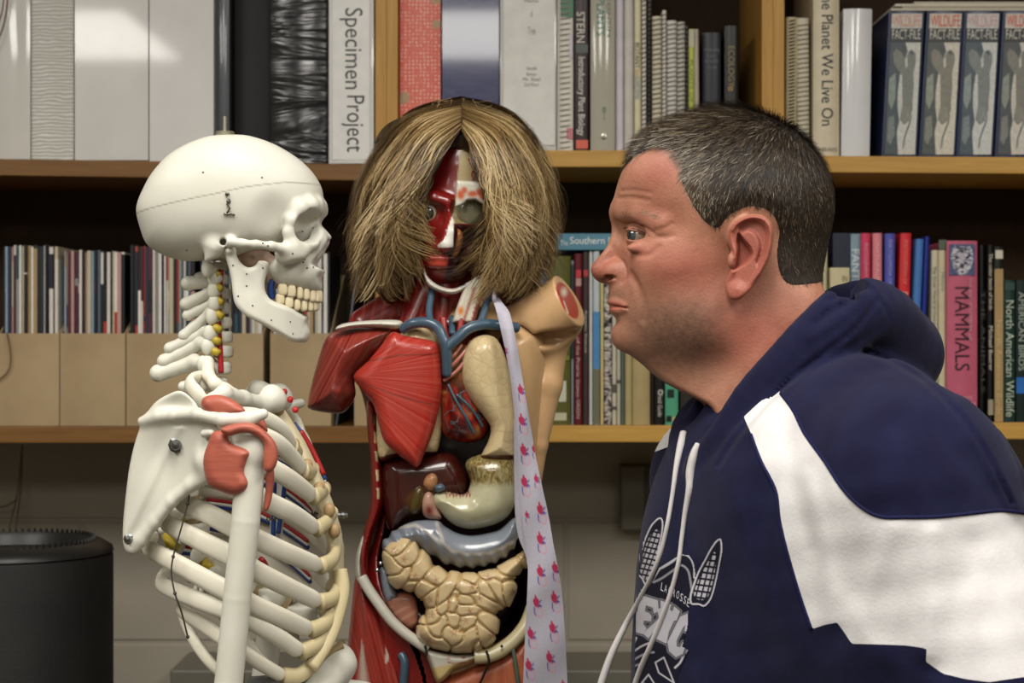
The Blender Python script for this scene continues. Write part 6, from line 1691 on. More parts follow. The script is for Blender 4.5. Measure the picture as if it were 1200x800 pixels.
HEADP = [(734, 193), (730.5, 199), (726.5, 210), (723.5, 220), (720.5, 230), (716.3, 238), (714, 247), (714.8, 256), (716.5, 265), (716.6, 273), (714.8, 280), (711, 289), (705.3, 296.5), (698, 305), (693.2, 312), (692.5, 318), (694.6, 323.8), (699.8, 329), (706, 332), (711.5, 333), (713.6, 337), (713.4, 343), (713.4, 348), (711.8, 352), (711.6, 356), (713.8, 359), (713.4, 363), (715.8, 368), (719.3, 373), (720, 378), (717.6, 384), (716.0, 391), (716.6, 398), (719.5, 405), (727, 411), (738, 416), (750, 425), (764, 437), (778, 447), (796, 457), (814, 466), (826, 473), (832, 481), (838, 495), (848, 530), (858, 580),
         (1010, 580), (1003, 500), (996, 450), (982, 400), (968, 362), (958, 338), (958, 322), (963, 302), (966.5, 281), (968.5, 260), (969, 240), (967, 222), (961, 205), (952, 190), (938, 174), (922, 160.5), (905, 150), (884, 140), (862, 133), (845, 131.5), (826, 132.5), (804, 139), (784, 146), (766, 156), (752, 167), (742, 180)]
PH = Poly2(HEADP, YM, 3, res=0.0007)
EARP = [(853, 272), (858, 262), (866, 255.5), (879.5, 250.6), (893.5, 252), (902.5, 259), (906.6, 270), (906, 284), (903, 300), (897, 314), (888, 329), (878, 341), (868.5, 349.5), (860, 351.8), (853, 347.5), (850, 338.5), (851, 328), (854.5, 318), (857, 308), (857, 296), (853, 284)]
PE = Poly2(EARP, YM - 0.080, 3, res=0.0006)
CONCH = [(865.5, 273), (872.5, 281.5), (879.5, 290), (881.5, 299), (875, 308.5), (866, 313), (858.5, 317), (857, 311), (862, 303), (864.5, 292), (863.5, 282)]
PCO = Poly2(CONCH, YM - 0.080, 3, res=0.0006)
SCAPH = [(866, 266), (874, 258.5), (887, 258.5), (897, 266), (899, 278), (894.5, 296), (888, 311), (886, 306), (890, 290), (886, 276), (876, 270), (868, 274)]
PSP = Poly2(SCAPH, YM - 0.080, 3, res=0.0006)
LIDU = np.array([(726, 266.5), (732.5, 269.8), (738, 270.2), (746, 271.6), (754, 274.0), (761, 277.0), (772, 281)])
LIDL = np.array([(726, 279), (735, 280.2), (741, 281.2), (748, 281.0), (755, 279.2), (761, 276.8), (772, 272)])
EYC = H(750, 275.3, 0.0280); EYR = 0.0122

MOUTH = None
def f_head0(Q):
    R = foldm(Q); d = PH(Q)
    f = ell(Q, H(853, 233), (hx(127), 0.0780, hx(110)))
    f = su(f, ell(Q, H(778, 214), (hx(68), 0.0625, hx(70))), 0.020)
    f = su(f, ell(Q, H(803, 300), (hx(81), 0.0600, hx(68))), 0.022)
    f = su(f, ell(R, H(800, 312, 0.040), (hx(52), 0.0265, hx(40))), 0.016)
    f = su(f, ell(Q, H(799, 362), (hx(80), 0.0545, hx(60))), 0.020)
    f = su(f, ell(R, H(826, 372, 0.034), (hx(56), 0.032, hx(48))), 0.020)
    f = su(f, ell(Q, H(750, 346), (hx(42), 0.031, hx(38))), 0.012)
    f = su(f, ell(Q, H(743, 392), (hx(31), 0.027, hx(27))), 0.012)
    f = su(f, cap(Q, H(885, 330), H(930, 560), 0.0640, 0.080), 0.022)
    f = su(f, cap(Q, H(790, 400), H(872, 530), 0.036, 0.058), 0.024)
    f = su(f, ell(R, H(926, 372, 0.012), (hx(48), 0.050, hx(60))), 0.016)
    # brow, socket, cheek bag
    f = su(f, chain(R, [H(722, 249, 0.006), H(733, 247.5, 0.024), H(752, 250, 0.042), H(776, 262, 0.054)], [0.0085, 0.0088, 0.0090, 0.008]), 0.010)
    f = ss(f, ell(R, H(736, 273, 0.037), (hx(22), 0.0135, hx(11.5))), 0.009)
    f = ss(f, ell(R, H(722, 273, 0.019), (hx(9), 0.008, hx(14))), 0.007)
    # lids over the eyeball
    ax, ay = ppx(R), ppy(R)
    up = si(sph(R, EYC, EYR + 0.0022), (ay - np.interp(ax, LIDU[:, 0], LIDU[:, 1])) * KM, 0.0012)
    lo = si(sph(R, EYC, EYR + 0.0018), (np.interp(ax, LIDL[:, 0], LIDL[:, 1]) - ay) * KM, 0.0012)
    f = ss(f, sph(R, EYC, EYR + 0.0004), 0.001)
    f = su(su(f, up, 0.0022), lo, 0.0022)
    # nose
    f = su(f, chain(R, [H(724, 266, 0.0), H(717, 284, 0.0), H(708, 300, 0.0), H(705.5, 315, 0.0)], [0.0072, 0.0090, 0.0118, 0.0140]), 0.009)
    f = su(f, ell(R, H(721, 318.5, 0.0150), (hx(15.0), 0.0092, hx(13.5))), 0.006)
    f = su(f, cap(R, H(702, 326, 0.0), H(716, 332, 0.0), 0.0062, 0.0060), 0.004)
    f = ss(f, chain(R, [H(708, 327.5, 0.0150), H(714, 324, 0.0180), H(720, 323.5, 0.0170)], [0.0016, 0.0027, 0.0020]), 0.0014)
    if MOUTH is None: return si(f, d, 0.0045)
    f = su(f, ell(R, _bag, (hx(17), 0.0060, hx(6.5))), 0.006)
    f = ss(f, chain(R, _bc, 0.0006, 0.0003), 0.005)
    f = ss(f, chain(R, _lc, 0.0005, 0.0003), 0.003)
    f = ss(f, chain(R, _nl, 0.0007, 0.0003), 0.008)
    for q in _fc: f = ss(f, chain(R, q, 0.0003, 0.0003), 0.004)
    f = ss(f, chain(R, _al, list(np.interp(np.linspace(0, 1, len(_al)), [0, .3, .8, 1], [.0003, .0008, .0009, .0005])), 0.0005), 0.0025)
    f = ss(f, chain(R, _no, list(np.interp(np.linspace(0, 1, len(_no)), [0, .4, 1], [.0012, .0026, .0014])), 0.0004), 0.0012)
    f = su(f, chain(R, MOUTH[0], list(np.linspace(0.0034, 0.0018, len(MOUTH[0]))), 0.0005), 0.004)
    f = su(f, chain(R, MOUTH[1], list(np.linspace(0.0038, 0.0018, len(MOUTH[1]))), 0.0005), 0.004)
    f = ss(f, chain(R, MOUTH[2], 0.0010, 0.0003), 0.0016)
    f = ss(f, ell(R, H(716, 376, 0.010), (hx(7), 0.022, hx(5))), 0.006)
    return si(f, d, 0.0045)

def soff(a, c_, sink=0.0):
    y = march(f_head0, [a], [c_], YM - 0.085, YM + 0.001, 90)[0]
    return P(a, c_, (y if y == y else YM) + sink)
ls = lambda pts, k: [soff(a, c_, k) for a, c_ in spline(pts, 4)]
_m = [ls([(716.5, 353.5), (721, 353.8), (728, 355.8), (733.5, 358.6)], .0018), ls([(718, 363.6), (722, 364), (728, 363.4), (733.5, 361.8)], .0020),
      [H(709, 358.8, 0.0)] + ls([(714.5, 358.6), (719, 358.3), (724, 358.6), (730, 359.6), (735.5, 361)], 0.0001)]
_bag = soff(752, 290.5, .0059); _bc = ls([(744, 297.5), (750, 299.5), (761, 297.5), (771, 289)], -.0014); _lc = ls([(733, 262), (745, 262.5), (757, 267), (766, 273)], -.0003)
_nl = ls([(739, 322), (747, 337), (752, 356), (752, 374)], -.0016); _fc = [ls([(727, 224), (742, 223), (762, 226)], -.0014), ls([(724, 232), (740, 231.5), (760, 235)], -.0015), ls([(768, 270), (778, 267), (788, 262)], -.0013), ls([(769, 277), (780, 278), (789, 276)], -.0013)]
_al = ls([(726, 303), (730.5, 307.5), (733.6, 315), (733.2, 325), (728.5, 331.5)], 0.0)
_no = ls([(707.5, 328.6), (712, 326), (717, 324.6), (721, 325.8)], 0.0004)
MOUTH = _m

def f_ear(Q):
    R = foldm(Q); d = PE.persp(R); ax, ay = ppx(R), ppy(R)
    u = np.clip((ax - 853) / 54, -0.3, 1.2)
    rel = 0.0036 * np.exp(-((d + 0.0030) / 0.0021) ** 2) * np.clip((334 - ay) / 14, 0, 1) * np.clip((ax - 853 + np.clip(272 - ay, 0, 40) * 2) / 8, 0, 1)
    rel = rel - 0.0120 * np.clip(0.25 - PCO.persp(R) / 0.0034, 0, 1)
    rel = rel - 0.0042 * np.clip(0.3 - PSP.persp(R) / 0.0030, 0, 1)
    rel = rel + 0.0030 * np.clip(1 - np.hypot((ax - 864) / 12, (ay - 339) / 13), 0, 1)
    ym = YM - (0.0705 + 0.0200 * u + 0.004 * np.clip((ay - 330) / 25, 0, 1))
    f = pillow(R, d, ym - rel, 0.0042, 0.0036)
    return su(f, ell(R, H(857.5, 305.5, 0.0745), (hx(5.0), 0.0052, hx(9))), 0.003)
def f_man(Q):
    f = f_head0(Q)
    R = foldm(Q)
    m = (np.abs(ppx(R) - 880) < 60) & (np.abs(ppy(R) - 300) < 80) & (R[:, 1] < YM - 0.03)
    if m.any():
        g = f.copy(); g[m] = su(f[m], f_ear(Q[m]), 0.0035); f = g
    return f
def skin_mat():
    t = NT('skin'); v = t.coords()
    n = t.noise(v, 34, 5, 0.65); n2 = t.noise(v, 170, 4, 0.7)
    base = t.ramp(n, [(0.25, lin('90614b')), (0.5, lin('a27059')), (0.78, lin('ae7d65'))])
    redc = t.ramp(n, [(0.25, lin('8c4a3d')), (0.75, lin('a45f4f'))])
    c = t.mix(t.attr('red').outputs['Fac'], base, redc)
    c = t.mix(t.attr('beard').outputs['Fac'], c, t.ramp(n2, [(0.35, lin('584235')), (0.65, lin('755848'))]))
    c = t.mix(t.attr('lip').outputs['Fac'], c, lin('a85c4c'))
    c = t.mix(t.math('MULTIPLY', t.attr('fuzz').outputs['Fac'], 1.0), c, lin('4b4136'))
    t.base(c); t.set(0.48, 0.35, sss=(0.10, (1.0, 0.35, 0.2), 0.006))
    h = t.math('ADD', t.math('MULTIPLY', n2, 0.6), t.noise(v, 420, 3, 0.6))
    t.bump(h, 0.30, 0.0014); return t.m
body = isurf('body', f_man, H(680, 585, 0.106), H(1020, 120, -0.106), 0.0013, skin_mat(), man, slack=1.8)
V = wv(body); RV = foldm(V); x, y = ppx(RV), ppy(RV)
def gs(cx_, cy_, sx, sy, a=0.0):
    ca, sa = math.cos(a), math.sin(a); u = (x - cx_) * ca + (y - cy_) * sa; w = -(x - cx_) * sa + (y - cy_) * ca
    return np.exp(-(u / sx) ** 2 - (w / sy) ** 2)
red = 0.75 * gs(772, 200, 34, 22, -0.5) + 0.75 * gs(800, 312, 62, 34) + 0.65 * gs(704, 316, 22, 24) + 0.85 * np.clip(-PE.persp(RV) / 0.002, 0, 1) * (RV[:, 1] < YM - .06) + 0.6 * gs(905, 395, 60, 60) + 0.5 * gs(840, 385, 60, 40) + 0.5 * gs(770, 250, 30, 18) + 0.4 * gs(752, 292, 22, 8)
vattr(body, 'red', np.clip(red, 0, 0.95))
bd = np.clip(1.25 - np.abs(y - 392) / 70, 0, 1) * np.clip((868 - x) / 50, 0, 1) * np.clip((y - 325) / 34, 0, 1) * np.clip((x - 700) / 75, 0.30, 1)
vattr(body, 'beard', np.clip(bd * 0.85 + 0.45 * gs(722, 343, 12, 8), 0, 0.85))
vattr(body, 'lip', np.clip(1.35 - np.hypot((x - 718) / 17, (y - 358.5) / 6.6), 0, 0.75) * (x < 737))

# ---- eyes
def eye_ball(sg):
    t = NT('eye'); vv = t.attr('iris').outputs['Fac']
    t.base(t.ramp(vv, [(0.0, lin('7c675b')), (0.50, lin('887b71')), (0.53, lin('22282b')), (0.60, lin('454e52')), (0.82, lin('383f43')), (0.86, (0.005, 0.005, 0.005))])); t.set(0.08, 0.5, coat=0.8)
    c = EYC.copy(); c[1] = YM - sg * (YM - c[1])
    dirv = np.array([-0.85, -0.53, -0.05]); dirv /= np.linalg.norm(dirv)
    f = lambda Q: su(sph(Q, c, EYR), sph(Q, c + dirv * 0.0056, 0.0078), 0.001)
    o = isurf('eye', f, c - 0.017, c + 0.017, 0.0010, t.m, man); V = wv(o); D = (V - c); D /= np.linalg.norm(D, axis=1, keepdims=True)
    an = np.degrees(np.arccos(np.clip(D @ dirv, -1, 1)))
    vattr(o, 'iris', np.clip(np.interp(an, [0, 12, 14, 33, 35, 64], [1.0, 0.88, 0.82, 0.55, 0.49, 0.0]), 0, 1))
eye_ball(1); eye_ball(-1)

# ---- hair
HAIRP = [(731, 199), (727, 190), (727, 168), (755, 135), (800, 112), (850, 103), (905, 115), (955, 140), (992, 185), (1008, 240), (1002, 290), (986, 320), (970, 334), (953, 337.5), (940, 339), (926, 339), (914, 332), (907, 314), (905, 292), (908, 272), (903, 257), (893, 249), (879, 247), (865, 252), (855, 260), (849, 268), (840, 273), (828, 268), (819, 260), (807, 242), (797, 222), (792, 208), (794, 196), (791, 186), (783, 179), (772, 178), (760, 181), (746, 188.5), (737, 195)]
PHA = Poly2(HAIRP, YM - 0.05, 2, res=0.0008)
def hair_d(R): return PHA.persp(R)
def f_cap(Q):
    R = foldm(Q); d = hair_d(R) + 0.0032
    th = 0.0032 * np.clip(-d / 0.018, 0, 1)
    f = f_head0(Q) - th
    return si(f, np.maximum(d, -0.05), 0.002)
HAIRM = hair_mat('short_hair', [(0.0, '120e0a'), (0.3, '2a221a'), (0.52, '493b2b'), (0.76, '8d806e'), (1.0, 'b0a899')], 0.5)
hc = isurf('hair', f_cap, H(705, 350, 0.10), H(1000, 112, -0.10), 0.0018, HAIRM, man)
V0, F0 = wv(hc), None
_rv = foldm(V0); vattr(hc, 'tone', np.clip(0.20 + 0.30 * np.exp(-((ppx(_rv) - 812) / 26) ** 2 - ((ppy(_rv) - 218) / 42) ** 2) + 0.25 * np.clip(1 + PHA.persp(_rv) / 0.006, 0, 1), 0, 1))
fr_ = np.random.default_rng(3)
me = hc.data; cen = np.empty(len(me.polygons) * 3, dtype=np.float32); me.polygons.foreach_get('center', cen); cen = cen.reshape(-1, 3) + ORIG[man.name]
ar = np.empty(len(me.polygons), dtype=np.float32); me.polygons.foreach_get('area', ar)
_, Gn = grad(f_cap, cen, 0.001); Gn /= np.linalg.norm(Gn, axis=1, keepdims=True) + 1e-9
Rc = foldm(cen); keep = (f_head0(cen) > 0.00005) & (hair_d(Rc) < 0.0006)
wgt = ar * keep * np.where(cen[:, 1] < YM + 0.02, 1.0, 0.55); wgt /= wgt.sum()
NS = 30000
idx = fr_.choice(len(cen), NS, p=wgt); p0 = cen[idx] + fr_.normal(0, 0.0016, (NS, 3)); p0 -= Gn[idx] * (f_head0(p0) - 0.0032 * np.clip(-(hair_d(foldm(p0)) + 0.0032) / 0.018, 0, 1))[:, None]; nn = Gn[idx]
R0 = foldm(p0); a_, b_ = ppx(R0), ppy(R0); sgn = np.where(p0[:, 1] < YM, -1.0, 1.0)
whorl = H(915, 148); flow = p0 - whorl; flow[:, 1] *= 0.8
dn = np.clip((b_ - 190) / 60, 0, 1)[:, None]
fw = np.array([-0.75, 0, -0.20])[None] * np.clip((880 - a_) / 90, 0, 1)[:, None]
flow = flow / (np.linalg.norm(flow, axis=1, keepdims=True) + 1e-9) * (1 - 0.6 * dn) + np.array([0.25, 0, -0.95])[None] * dn * 0.9 + fw * (1 - dn) * 0.4
flow += fr_.normal(0, 0.20, (NS, 3))
cl = np.sin(a_ * 0.33 + b_ * 0.21) * 0.22; flow[:, 0] += cl; flow[:, 2] += 0.5 * cl
flow -= nn * (flow * nn).sum(1, keepdims=True); flow /= np.linalg.norm(flow, axis=1, keepdims=True) + 1e-9
topf = np.clip((215 - b_) / 60, 0, 1)
hd = np.clip(-hair_d(R0) / 0.012, 0.15, 1)
ln = (0.0100 + 0.0085 * topf) * fr_.uniform(0.7, 1.2, NS) * (0.45 + 0.55 * hd)
lift = (0.24 + 0.24 * topf + 0.12 * np.clip((820 - a_) / 60, 0, 1) - 0.03 * np.clip((a_ - 920) / 40, 0, 1))[:, None] * fr_.uniform(0.6, 1.3, (NS, 1))
m_ = 5; Ps = np.empty((NS, m_, 3)); 
for k in range(m_):
    s = k / (m_ - 1)
    Ps[:, k] = p0 - nn * 0.0010 + (flow * s * (1 - 0.10 * s) + nn * lift * s * (1 - 0.35 * s)) * ln[:, None]
Wd = np.linspace(1, 0.25, m_)[None] * fr_.uniform(0.00018, 0.00034, (NS, 1))
grey = np.exp(-((a_ - 812) / 26) ** 2 - ((b_ - 218) / 42) ** 2) * 0.95 + 0.40 * np.exp(-((a_ - 790) / 60) ** 2 - ((b_ - 175) / 22) ** 2) + 0.22 * np.clip((845 - a_) / 60, 0, 1)
isg = fr_.random(NS) < (0.035 + 0.8 * grey)
tone = np.clip(fr_.normal(0.32, 0.13, NS) + np.where(isg, fr_.uniform(0.15, 0.45, NS), 0) + 0.05 * np.sin(a_ * .4 + b_ * .3), 0.02, 1)
tn = np.clip(tone[:, None] + np.linspace(-0.10, 0.12, m_)[None], 0, 1)
oc = Ps - nn[:, None, :]
V, Fq, tt_ = ribbons(Ps, Wd, oc, tn)
o = mk('hair_strands', V, Fq, HAIRM, hc) if False else mk('hair_strands', V, Fq, HAIRM, man); vattr(o, 'tone', tt_); tag(o, kind='stuff')
# ---- eyebrows and lashes
Ps, Wd, Tn, Oc = [], [], [], []
u_ = fr_.uniform(0, 1, 190)
bx, by = np.interp(u_, [0, .25, .6, 1], [722, 733, 752, 772]), np.interp(u_, [0, .25, .6, 1], [252, 248.5, 247.5, 257]) + fr_.normal(0, 2.2, 190)
bx[:45] = fr_.uniform(730, 739, 45); by[:45] = fr_.uniform(249.5, 255, 45); u_[:45] = 0.2
yv = march(f_head0, bx, by, YM - 0.085, YM, 90)
for sg in (1, -1):
    for u, qx, qy, yy in zip(u_, bx, by, yv):
        if yy != yy: continue
        base_ = P(qx, qy, yy); base_[1] = YM - sg * (YM - base_[1])
        d = np.array([0.75 + 0.3 * u, 0, 0.35 - 0.6 * u]) + fr_.normal(0, 0.22, 3); d /= np.linalg.norm(d); l_ = fr_.uniform(0.005, 0.008)
        Ps.append([base_ + np.array([0, -sg * (0.0003 + 0.0016 * s), 0]) + d * l_ * s for s in np.linspace(0, 1, m_)]); Wd.append(np.linspace(1, .3, m_) * 0.00018); Tn.append(np.full(m_, np.clip(fr_.normal(0.62 if u > .3 else 0.25, 0.10), 0, 1))); Oc.append([base_ + np.array([0, sg * 0.02, 0])] * m_)
V, Fq, tt_ = ribbons(np.array(Ps), np.array(Wd), np.array(Oc), np.array(Tn)); o = mk('eyebrow', V, Fq, hair_mat('brow_hair', [(0.0, '2b2018'), (0.35, '5a4434'), (0.6, '9a7a62'), (1.0, 'b59a82')], 0.6), man); vattr(o, 'tone', tt_)
for sg in (1, -1):
    b = MB(); pts = []
    for px_, py_ in ((731, 267.2), (736, 266.8), (742, 267.6), (749, 270), (756, 273.3), (761, 276)):
        yv = march(f_head0, [px_], [py_ - 0.8], YM - 0.085, YM, 120)[0]
        if yv == yv: p = P(px_, py_, yv - 0.0002); p[1] = YM - sg * (YM - p[1]); pts.append(p)
    if len(pts) > 2: b.tube(pts, 0.00055, 6)
    b.build('eyelashes', mat('2b201a', 0.6), man, smooth=True)

# ================================================================== HOODIE
US = np.array([0.41, -0.912, 0.0]); VS = np.array([-0.912, -0.41, 0.0])
def B3(px, py, Y): return P(px, py, Y)
C0 = B3(957, 690, 1.79); C1 = B3(962, 900, 1.79)
def lell(Q, c, ru, rv, rz):
    D = Q - c; q = np.stack([D @ US, D @ VS, D[:, 2]], 1); return ell(q, (0, 0, 0), (ru, rv, rz))
FOLDS = [([(944, 560), (966, 640), (976, 725)], 13, 0.0026), ([(1046, 620), (1018, 690), (1000, 752)], 16, 0.0026), ([(1092, 628), (1090, 700), (1085, 765)], 15, 0.0034), ([(925, 500), (932, 560), (950, 640)], 12, -0.0014),
         ([(1140, 640), (1118, 720), (1105, 785)], 18, -0.0026), ([(1128, 475), (1160, 530), (1196, 600)], 11, 0.003), ([(1100, 505), (1150, 560), (1190, 610)], 13, -0.0022), ([(860, 580), (880, 660), (930, 760)], 18, 0.003),
         ([(800, 600), (830, 690), (850, 790)], 16, -0.002), ([(985, 700), (1030, 765), (1100, 805)], 16, 0.002), ([(957, 378), (975, 364), (1000, 352)], 5, -0.005), ([(972, 352), (988, 346), (1004, 350)], 4, -0.003), ([(950, 395), (985, 372), (1012, 348)], 5, 0.0022)]
SEAMS = [([(1012, 411), (1050, 426), (1090, 452), (1125, 487), (1155, 530), (1185, 590)], 3.0, 0.0016), ([(1028, 352), (1000, 386), (962, 416), (925, 446), (893, 478), (862, 514), (842, 545)], 3.0, 0.0016), ([(1018, 338), (1040, 366), (1030, 384), (992, 408)], 3.0, 0.0010)]
def lined(x, y, ln):
    best = np.full(len(x), 1e9)
    for a, c_ in zip(ln[:-1], ln[1:]):
        a = np.array(a, float); d = np.array(c_, float) - a; t = np.clip(((x - a[0]) * d[0] + (y - a[1]) * d[1]) / (d @ d), 0, 1)
        best = np.minimum(best, (x - a[0] - t * d[0]) ** 2 + (y - a[1] - t * d[1]) ** 2)
    return np.sqrt(best)
FOLDS = [(spline(l, 5), w, a) for l, w, a in FOLDS]; SEAMS = [(spline(l, 5), w, a) for l, w, a in SEAMS]
def f_torso(Q):
    f = lell(Q, C0, 0.205, 0.160, 0.235)
    f = su(f, lell(Q, C1, 0.200, 0.178, 0.26), 0.05)
    f = su(f, lell(Q, B3(966, 1080, 1.79), 0.190, 0.160, 0.20), 0.04)
    f = su(f, cap(Q, B3(940, 470, 1.80), B3(1050, 600, 1.80), 0.080, 0.125), 0.04)             # upper back
    f = su(f, cap(Q, B3(1064, 575, 1.59), B3(1020, 520, 1.66), 0.080, 0.075), 0.055)           # near shoulder
    f = su(f, chain(Q, [B3(1066, 577, 1.585), B3(1180, 850, 1.53), B3(1192, 880, 1.53)], [0.079, 0.072, 0.070], 0.01), 0.045)
    f = su(f, cap(Q, B3(945, 590, 1.675), B3(1050, 760, 1.61), 0.075, 0.085), 0.055)
    f = su(f, cap(Q, B3(1185, 890, 1.53), B3(985, 985, 1.58), 0.062, 0.050), 0.02)
    f = su(f, cap(Q, B3(846, 562, 1.955), B3(900, 520, 1.90), 0.070, 0.070), 0.035)            # far shoulder
    f = su(f, chain(Q, [B3(846, 562, 1.955), B3(880, 860, 2.0)], [0.070, 0.066]), 0.022)
    f = su(f, cap(Q, B3(880, 880, 2.0), B3(850, 960, 1.86), 0.060, 0.050), 0.02)
    return f
HOODN = [(824, 546, 1.736), (850, 521, 1.716), (885, 472, 1.706), (925, 432, 1.700), (965, 396, 1.702), (1004, 368, 1.722), (1034, 378, 1.762), (1054, 402, 1.815), (1050, 392, 1.865), (1006, 366, 1.905), (958, 388, 1.918), (905, 432, 1.912), (850, 468, 1.893), (815, 495, 1.858), (806, 520, 1.812), (816, 544, 1.772)]
HOODR = [0.0165, 0.0195, 0.0225, 0.0255, 0.0295, 0.0325, 0.0345, 0.0340, 0.034, 0.0325, 0.0295, 0.0255, 0.0225, 0.020, 0.0175, 0.0165]
hs = spline([list(B3(*q)) + [r] for q, r in zip(HOODN, HOODR)], 3)
def f_hood(Q):
    f = chain(Q, [p[:3] for p in hs], [p[3] for p in hs], 0.0004)
    f = su(f, cap(Q, B3(1010, 420, 1.77), B3(1062, 420, 1.82), 0.040, 0.034), 0.02)             # the folded cloth behind the neck
    return su(f, cap(Q, B3(1000, 430, 1.86), B3(1050, 420, 1.84), 0.040, 0.034), 0.02)
NECKC = lambda Q: cap(Q, B3(915, 330, 1.79), B3(955, 470, 1.79), 0.066, 0.066)
def f_hoodie(Q):
    f = f_torso(Q)
    h = f_hood(Q)
    f = ss(f, cap(Q, B3(880, 400, 1.80), B3(925, 500, 1.80), 0.062, 0.055), 0.012)             # neck opening
    f = ss(f, cap(Q, B3(815, 470, 1.80), B3(890, 500, 1.80), 0.020, 0.040), 0.012)
    f = su(f, h, 0.007)
    f = ss(f, ell(Q, B3(993, 334, 1.715), (0.0185, 0.050, 0.0095)), 0.005)
    m = np.abs(f) < 0.03
    if m.any():
        q = Q[m]; x, y = ppx(q), ppy(q); nearw = np.clip((1.86 - q[:, 1]) / 0.05, 0, 1); dsp = np.zeros(len(q))
        for l, w, a in FOLDS:
            dsp += a * np.exp(-(lined(x, y, l) / w) ** 2)
        for l, w, a in SEAMS:
            dd = lined(x, y, l); dsp += -a * np.exp(-(dd / w) ** 2) + 0.5 * a * np.exp(-((dd - 6) / 3.5) ** 2)
        dsp += 0.0007 * np.sin(x * 0.05 + y * 0.083) * np.sin(x * 0.031 - y * 0.047) * np.clip((y - 460) / 60, 0, 1)
        f = f.copy(); f[m] -= dsp * nearw
    return f
WHT = [(912, 452), (914, 460), (929.5, 480.5), (943, 507.5), (965.5, 539), (988, 573), (1010.5, 595), (1033, 605.5), (1060, 605.5), (1096, 605.5), (1132, 602), (1172.5, 598), (1200, 601), (1240, 606), (1300, 640), (1300, 800), (1200, 793), (1159, 799), (1132, 795.5), (1105, 789), (1085, 775), (1086, 759.5), (1062, 756), (1037.5, 755), (998, 754), (990, 741.5), (981, 729), (966, 732), (951, 737), (938.5, 701), (925, 656), (914, 611), (909, 575), (891, 539), (880, 507.5), (868, 480)]
PW = Poly2(WHT, 1.6, 0, res=0.0012, margin=0.05)
PW2 = Poly2([(770, 470), (799, 480), (800, 514), (792, 518), (784, 523), (760, 532)], 1.95, 0, res=0.001)
def fleece():
    t = NT('fleece'); v = t.coords()
    n = t.noise(v, 900, 3, 0.6); n2 = t.noise(v, 30, 4)
    navy = t.ramp(n2, [(0.3, lin('16162d')), (0.7, lin('1c1d38'))]); wh = t.ramp(n2, [(0.3, lin('c9c6c6')), (0.7, lin('d6d4d4'))])
    w = t.math('GREATER_THAN', t.attr('white').outputs['Fac'], 0.0)
    c = t.mix(w, navy, wh)
    t.base(c); t.set(0.9, 0.06, sheen=0.05); t.bump(t.math('ADD', t.math('MULTIPLY', n, 0.5), t.noise(v, 300, 3)), 0.28, 0.0012); return t.m
FLE = fleece()
hd_ = isurf('hoodie', f_hoodie, (0.06, 1.43, 0.86), (0.60, 2.10, CZ + 0.075), 0.0032, FLE, man, slack=1.9)
V = wv(hd_); hfv = f_hood(V)
wv_ = np.where(V[:, 1] < 1.80, -PW.persp(V), -PW2.persp(V))
wv_ = np.minimum(wv_, (hfv - 0.0035))
vattr(hd_, 'white', wv_ * 100)
# hem below the picture
zb_ = 0.872
NAVY = mat('17183a', 0.85, 0.15, bump=0.3, bscale=400)
def on_hoodie(pts, lift=0.001, y0=1.44, y1=1.98):
    a = np.array(pts, float); y = march(f_hoodie, a[:, 0], a[:, 1], y0, y1, 220)
    ok = ~np.isnan(y)
    if not ok.all(): y = np.interp(np.arange(len(y)), np.arange(len(y))[ok], y[ok])
    return np.array([P(q[0], q[1], yy - lift) for q, yy in zip(a, y)])
for run in ([(915, 461), (929.5, 480.5), (943, 507.5), (965.5, 539), (988, 573), (1010.5, 595), (1033, 605.5), (1060, 606), (1096, 605.5), (1132, 602), (1172.5, 598), (1200, 601), (1225, 606)],
            [(880, 509), (891, 539), (909, 575), (914, 611), (925, 656), (938.5, 701), (951, 737)]):
    pts = spline(run, 6); b = MB(); b.tube(on_hoodie(pts, 0.0002), 0.0016, 8); b.build('seam_piping', NAVY, hd_, smooth=True)
# drawstrings
STR = mat('bdb9b8', 0.8, 0.2, bump=0.4, bscale=900)
for run, ws in (([(801, 507), (798, 522), (793, 545), (788, 580), (782, 615), (774, 648), (762, 678), (746, 708), (730, 738), (716, 768), (706, 796), (702, 812)], [4.5, 5.0, 3.6, 2.8, 2.8, 2.9, 3.0, 3.2, 4.0, 4.6, 4.8, 4.6]),
                ([(818, 520), (813, 533), (809, 552), (808, 572), (803, 600), (799, 630), (795, 660), (786, 695), (774, 728), (762, 758), (750, 786), (742, 812)], [3.6, 5.0, 5.4, 4.4, 3.2, 2.8, 2.8, 3.0, 3.2, 3.6, 4.0, 4.2])):
    p = spline([list(q) + [w] for q, w in zip(run, ws)], 6)
    y = march(f_hoodie, p[:, 0], p[:, 1], 1.44, 1.98, 220); ok = ~np.isnan(y)
    y = np.interp(np.arange(len(y)), np.arange(len(y))[ok], y[ok]); y = np.minimum(np.convolve(np.pad(y, 4, mode='edge'), np.ones(9) / 9, 'valid'), y) - 0.0035
    b = MB(); b.tube([P(a, c_, yy) for a, c_, yy in zip(p[:, 0], p[:, 1], y)], list(p[:, 2] * 1.7 / F), 10); b.build('drawstring', STR, hd_, smooth=True)

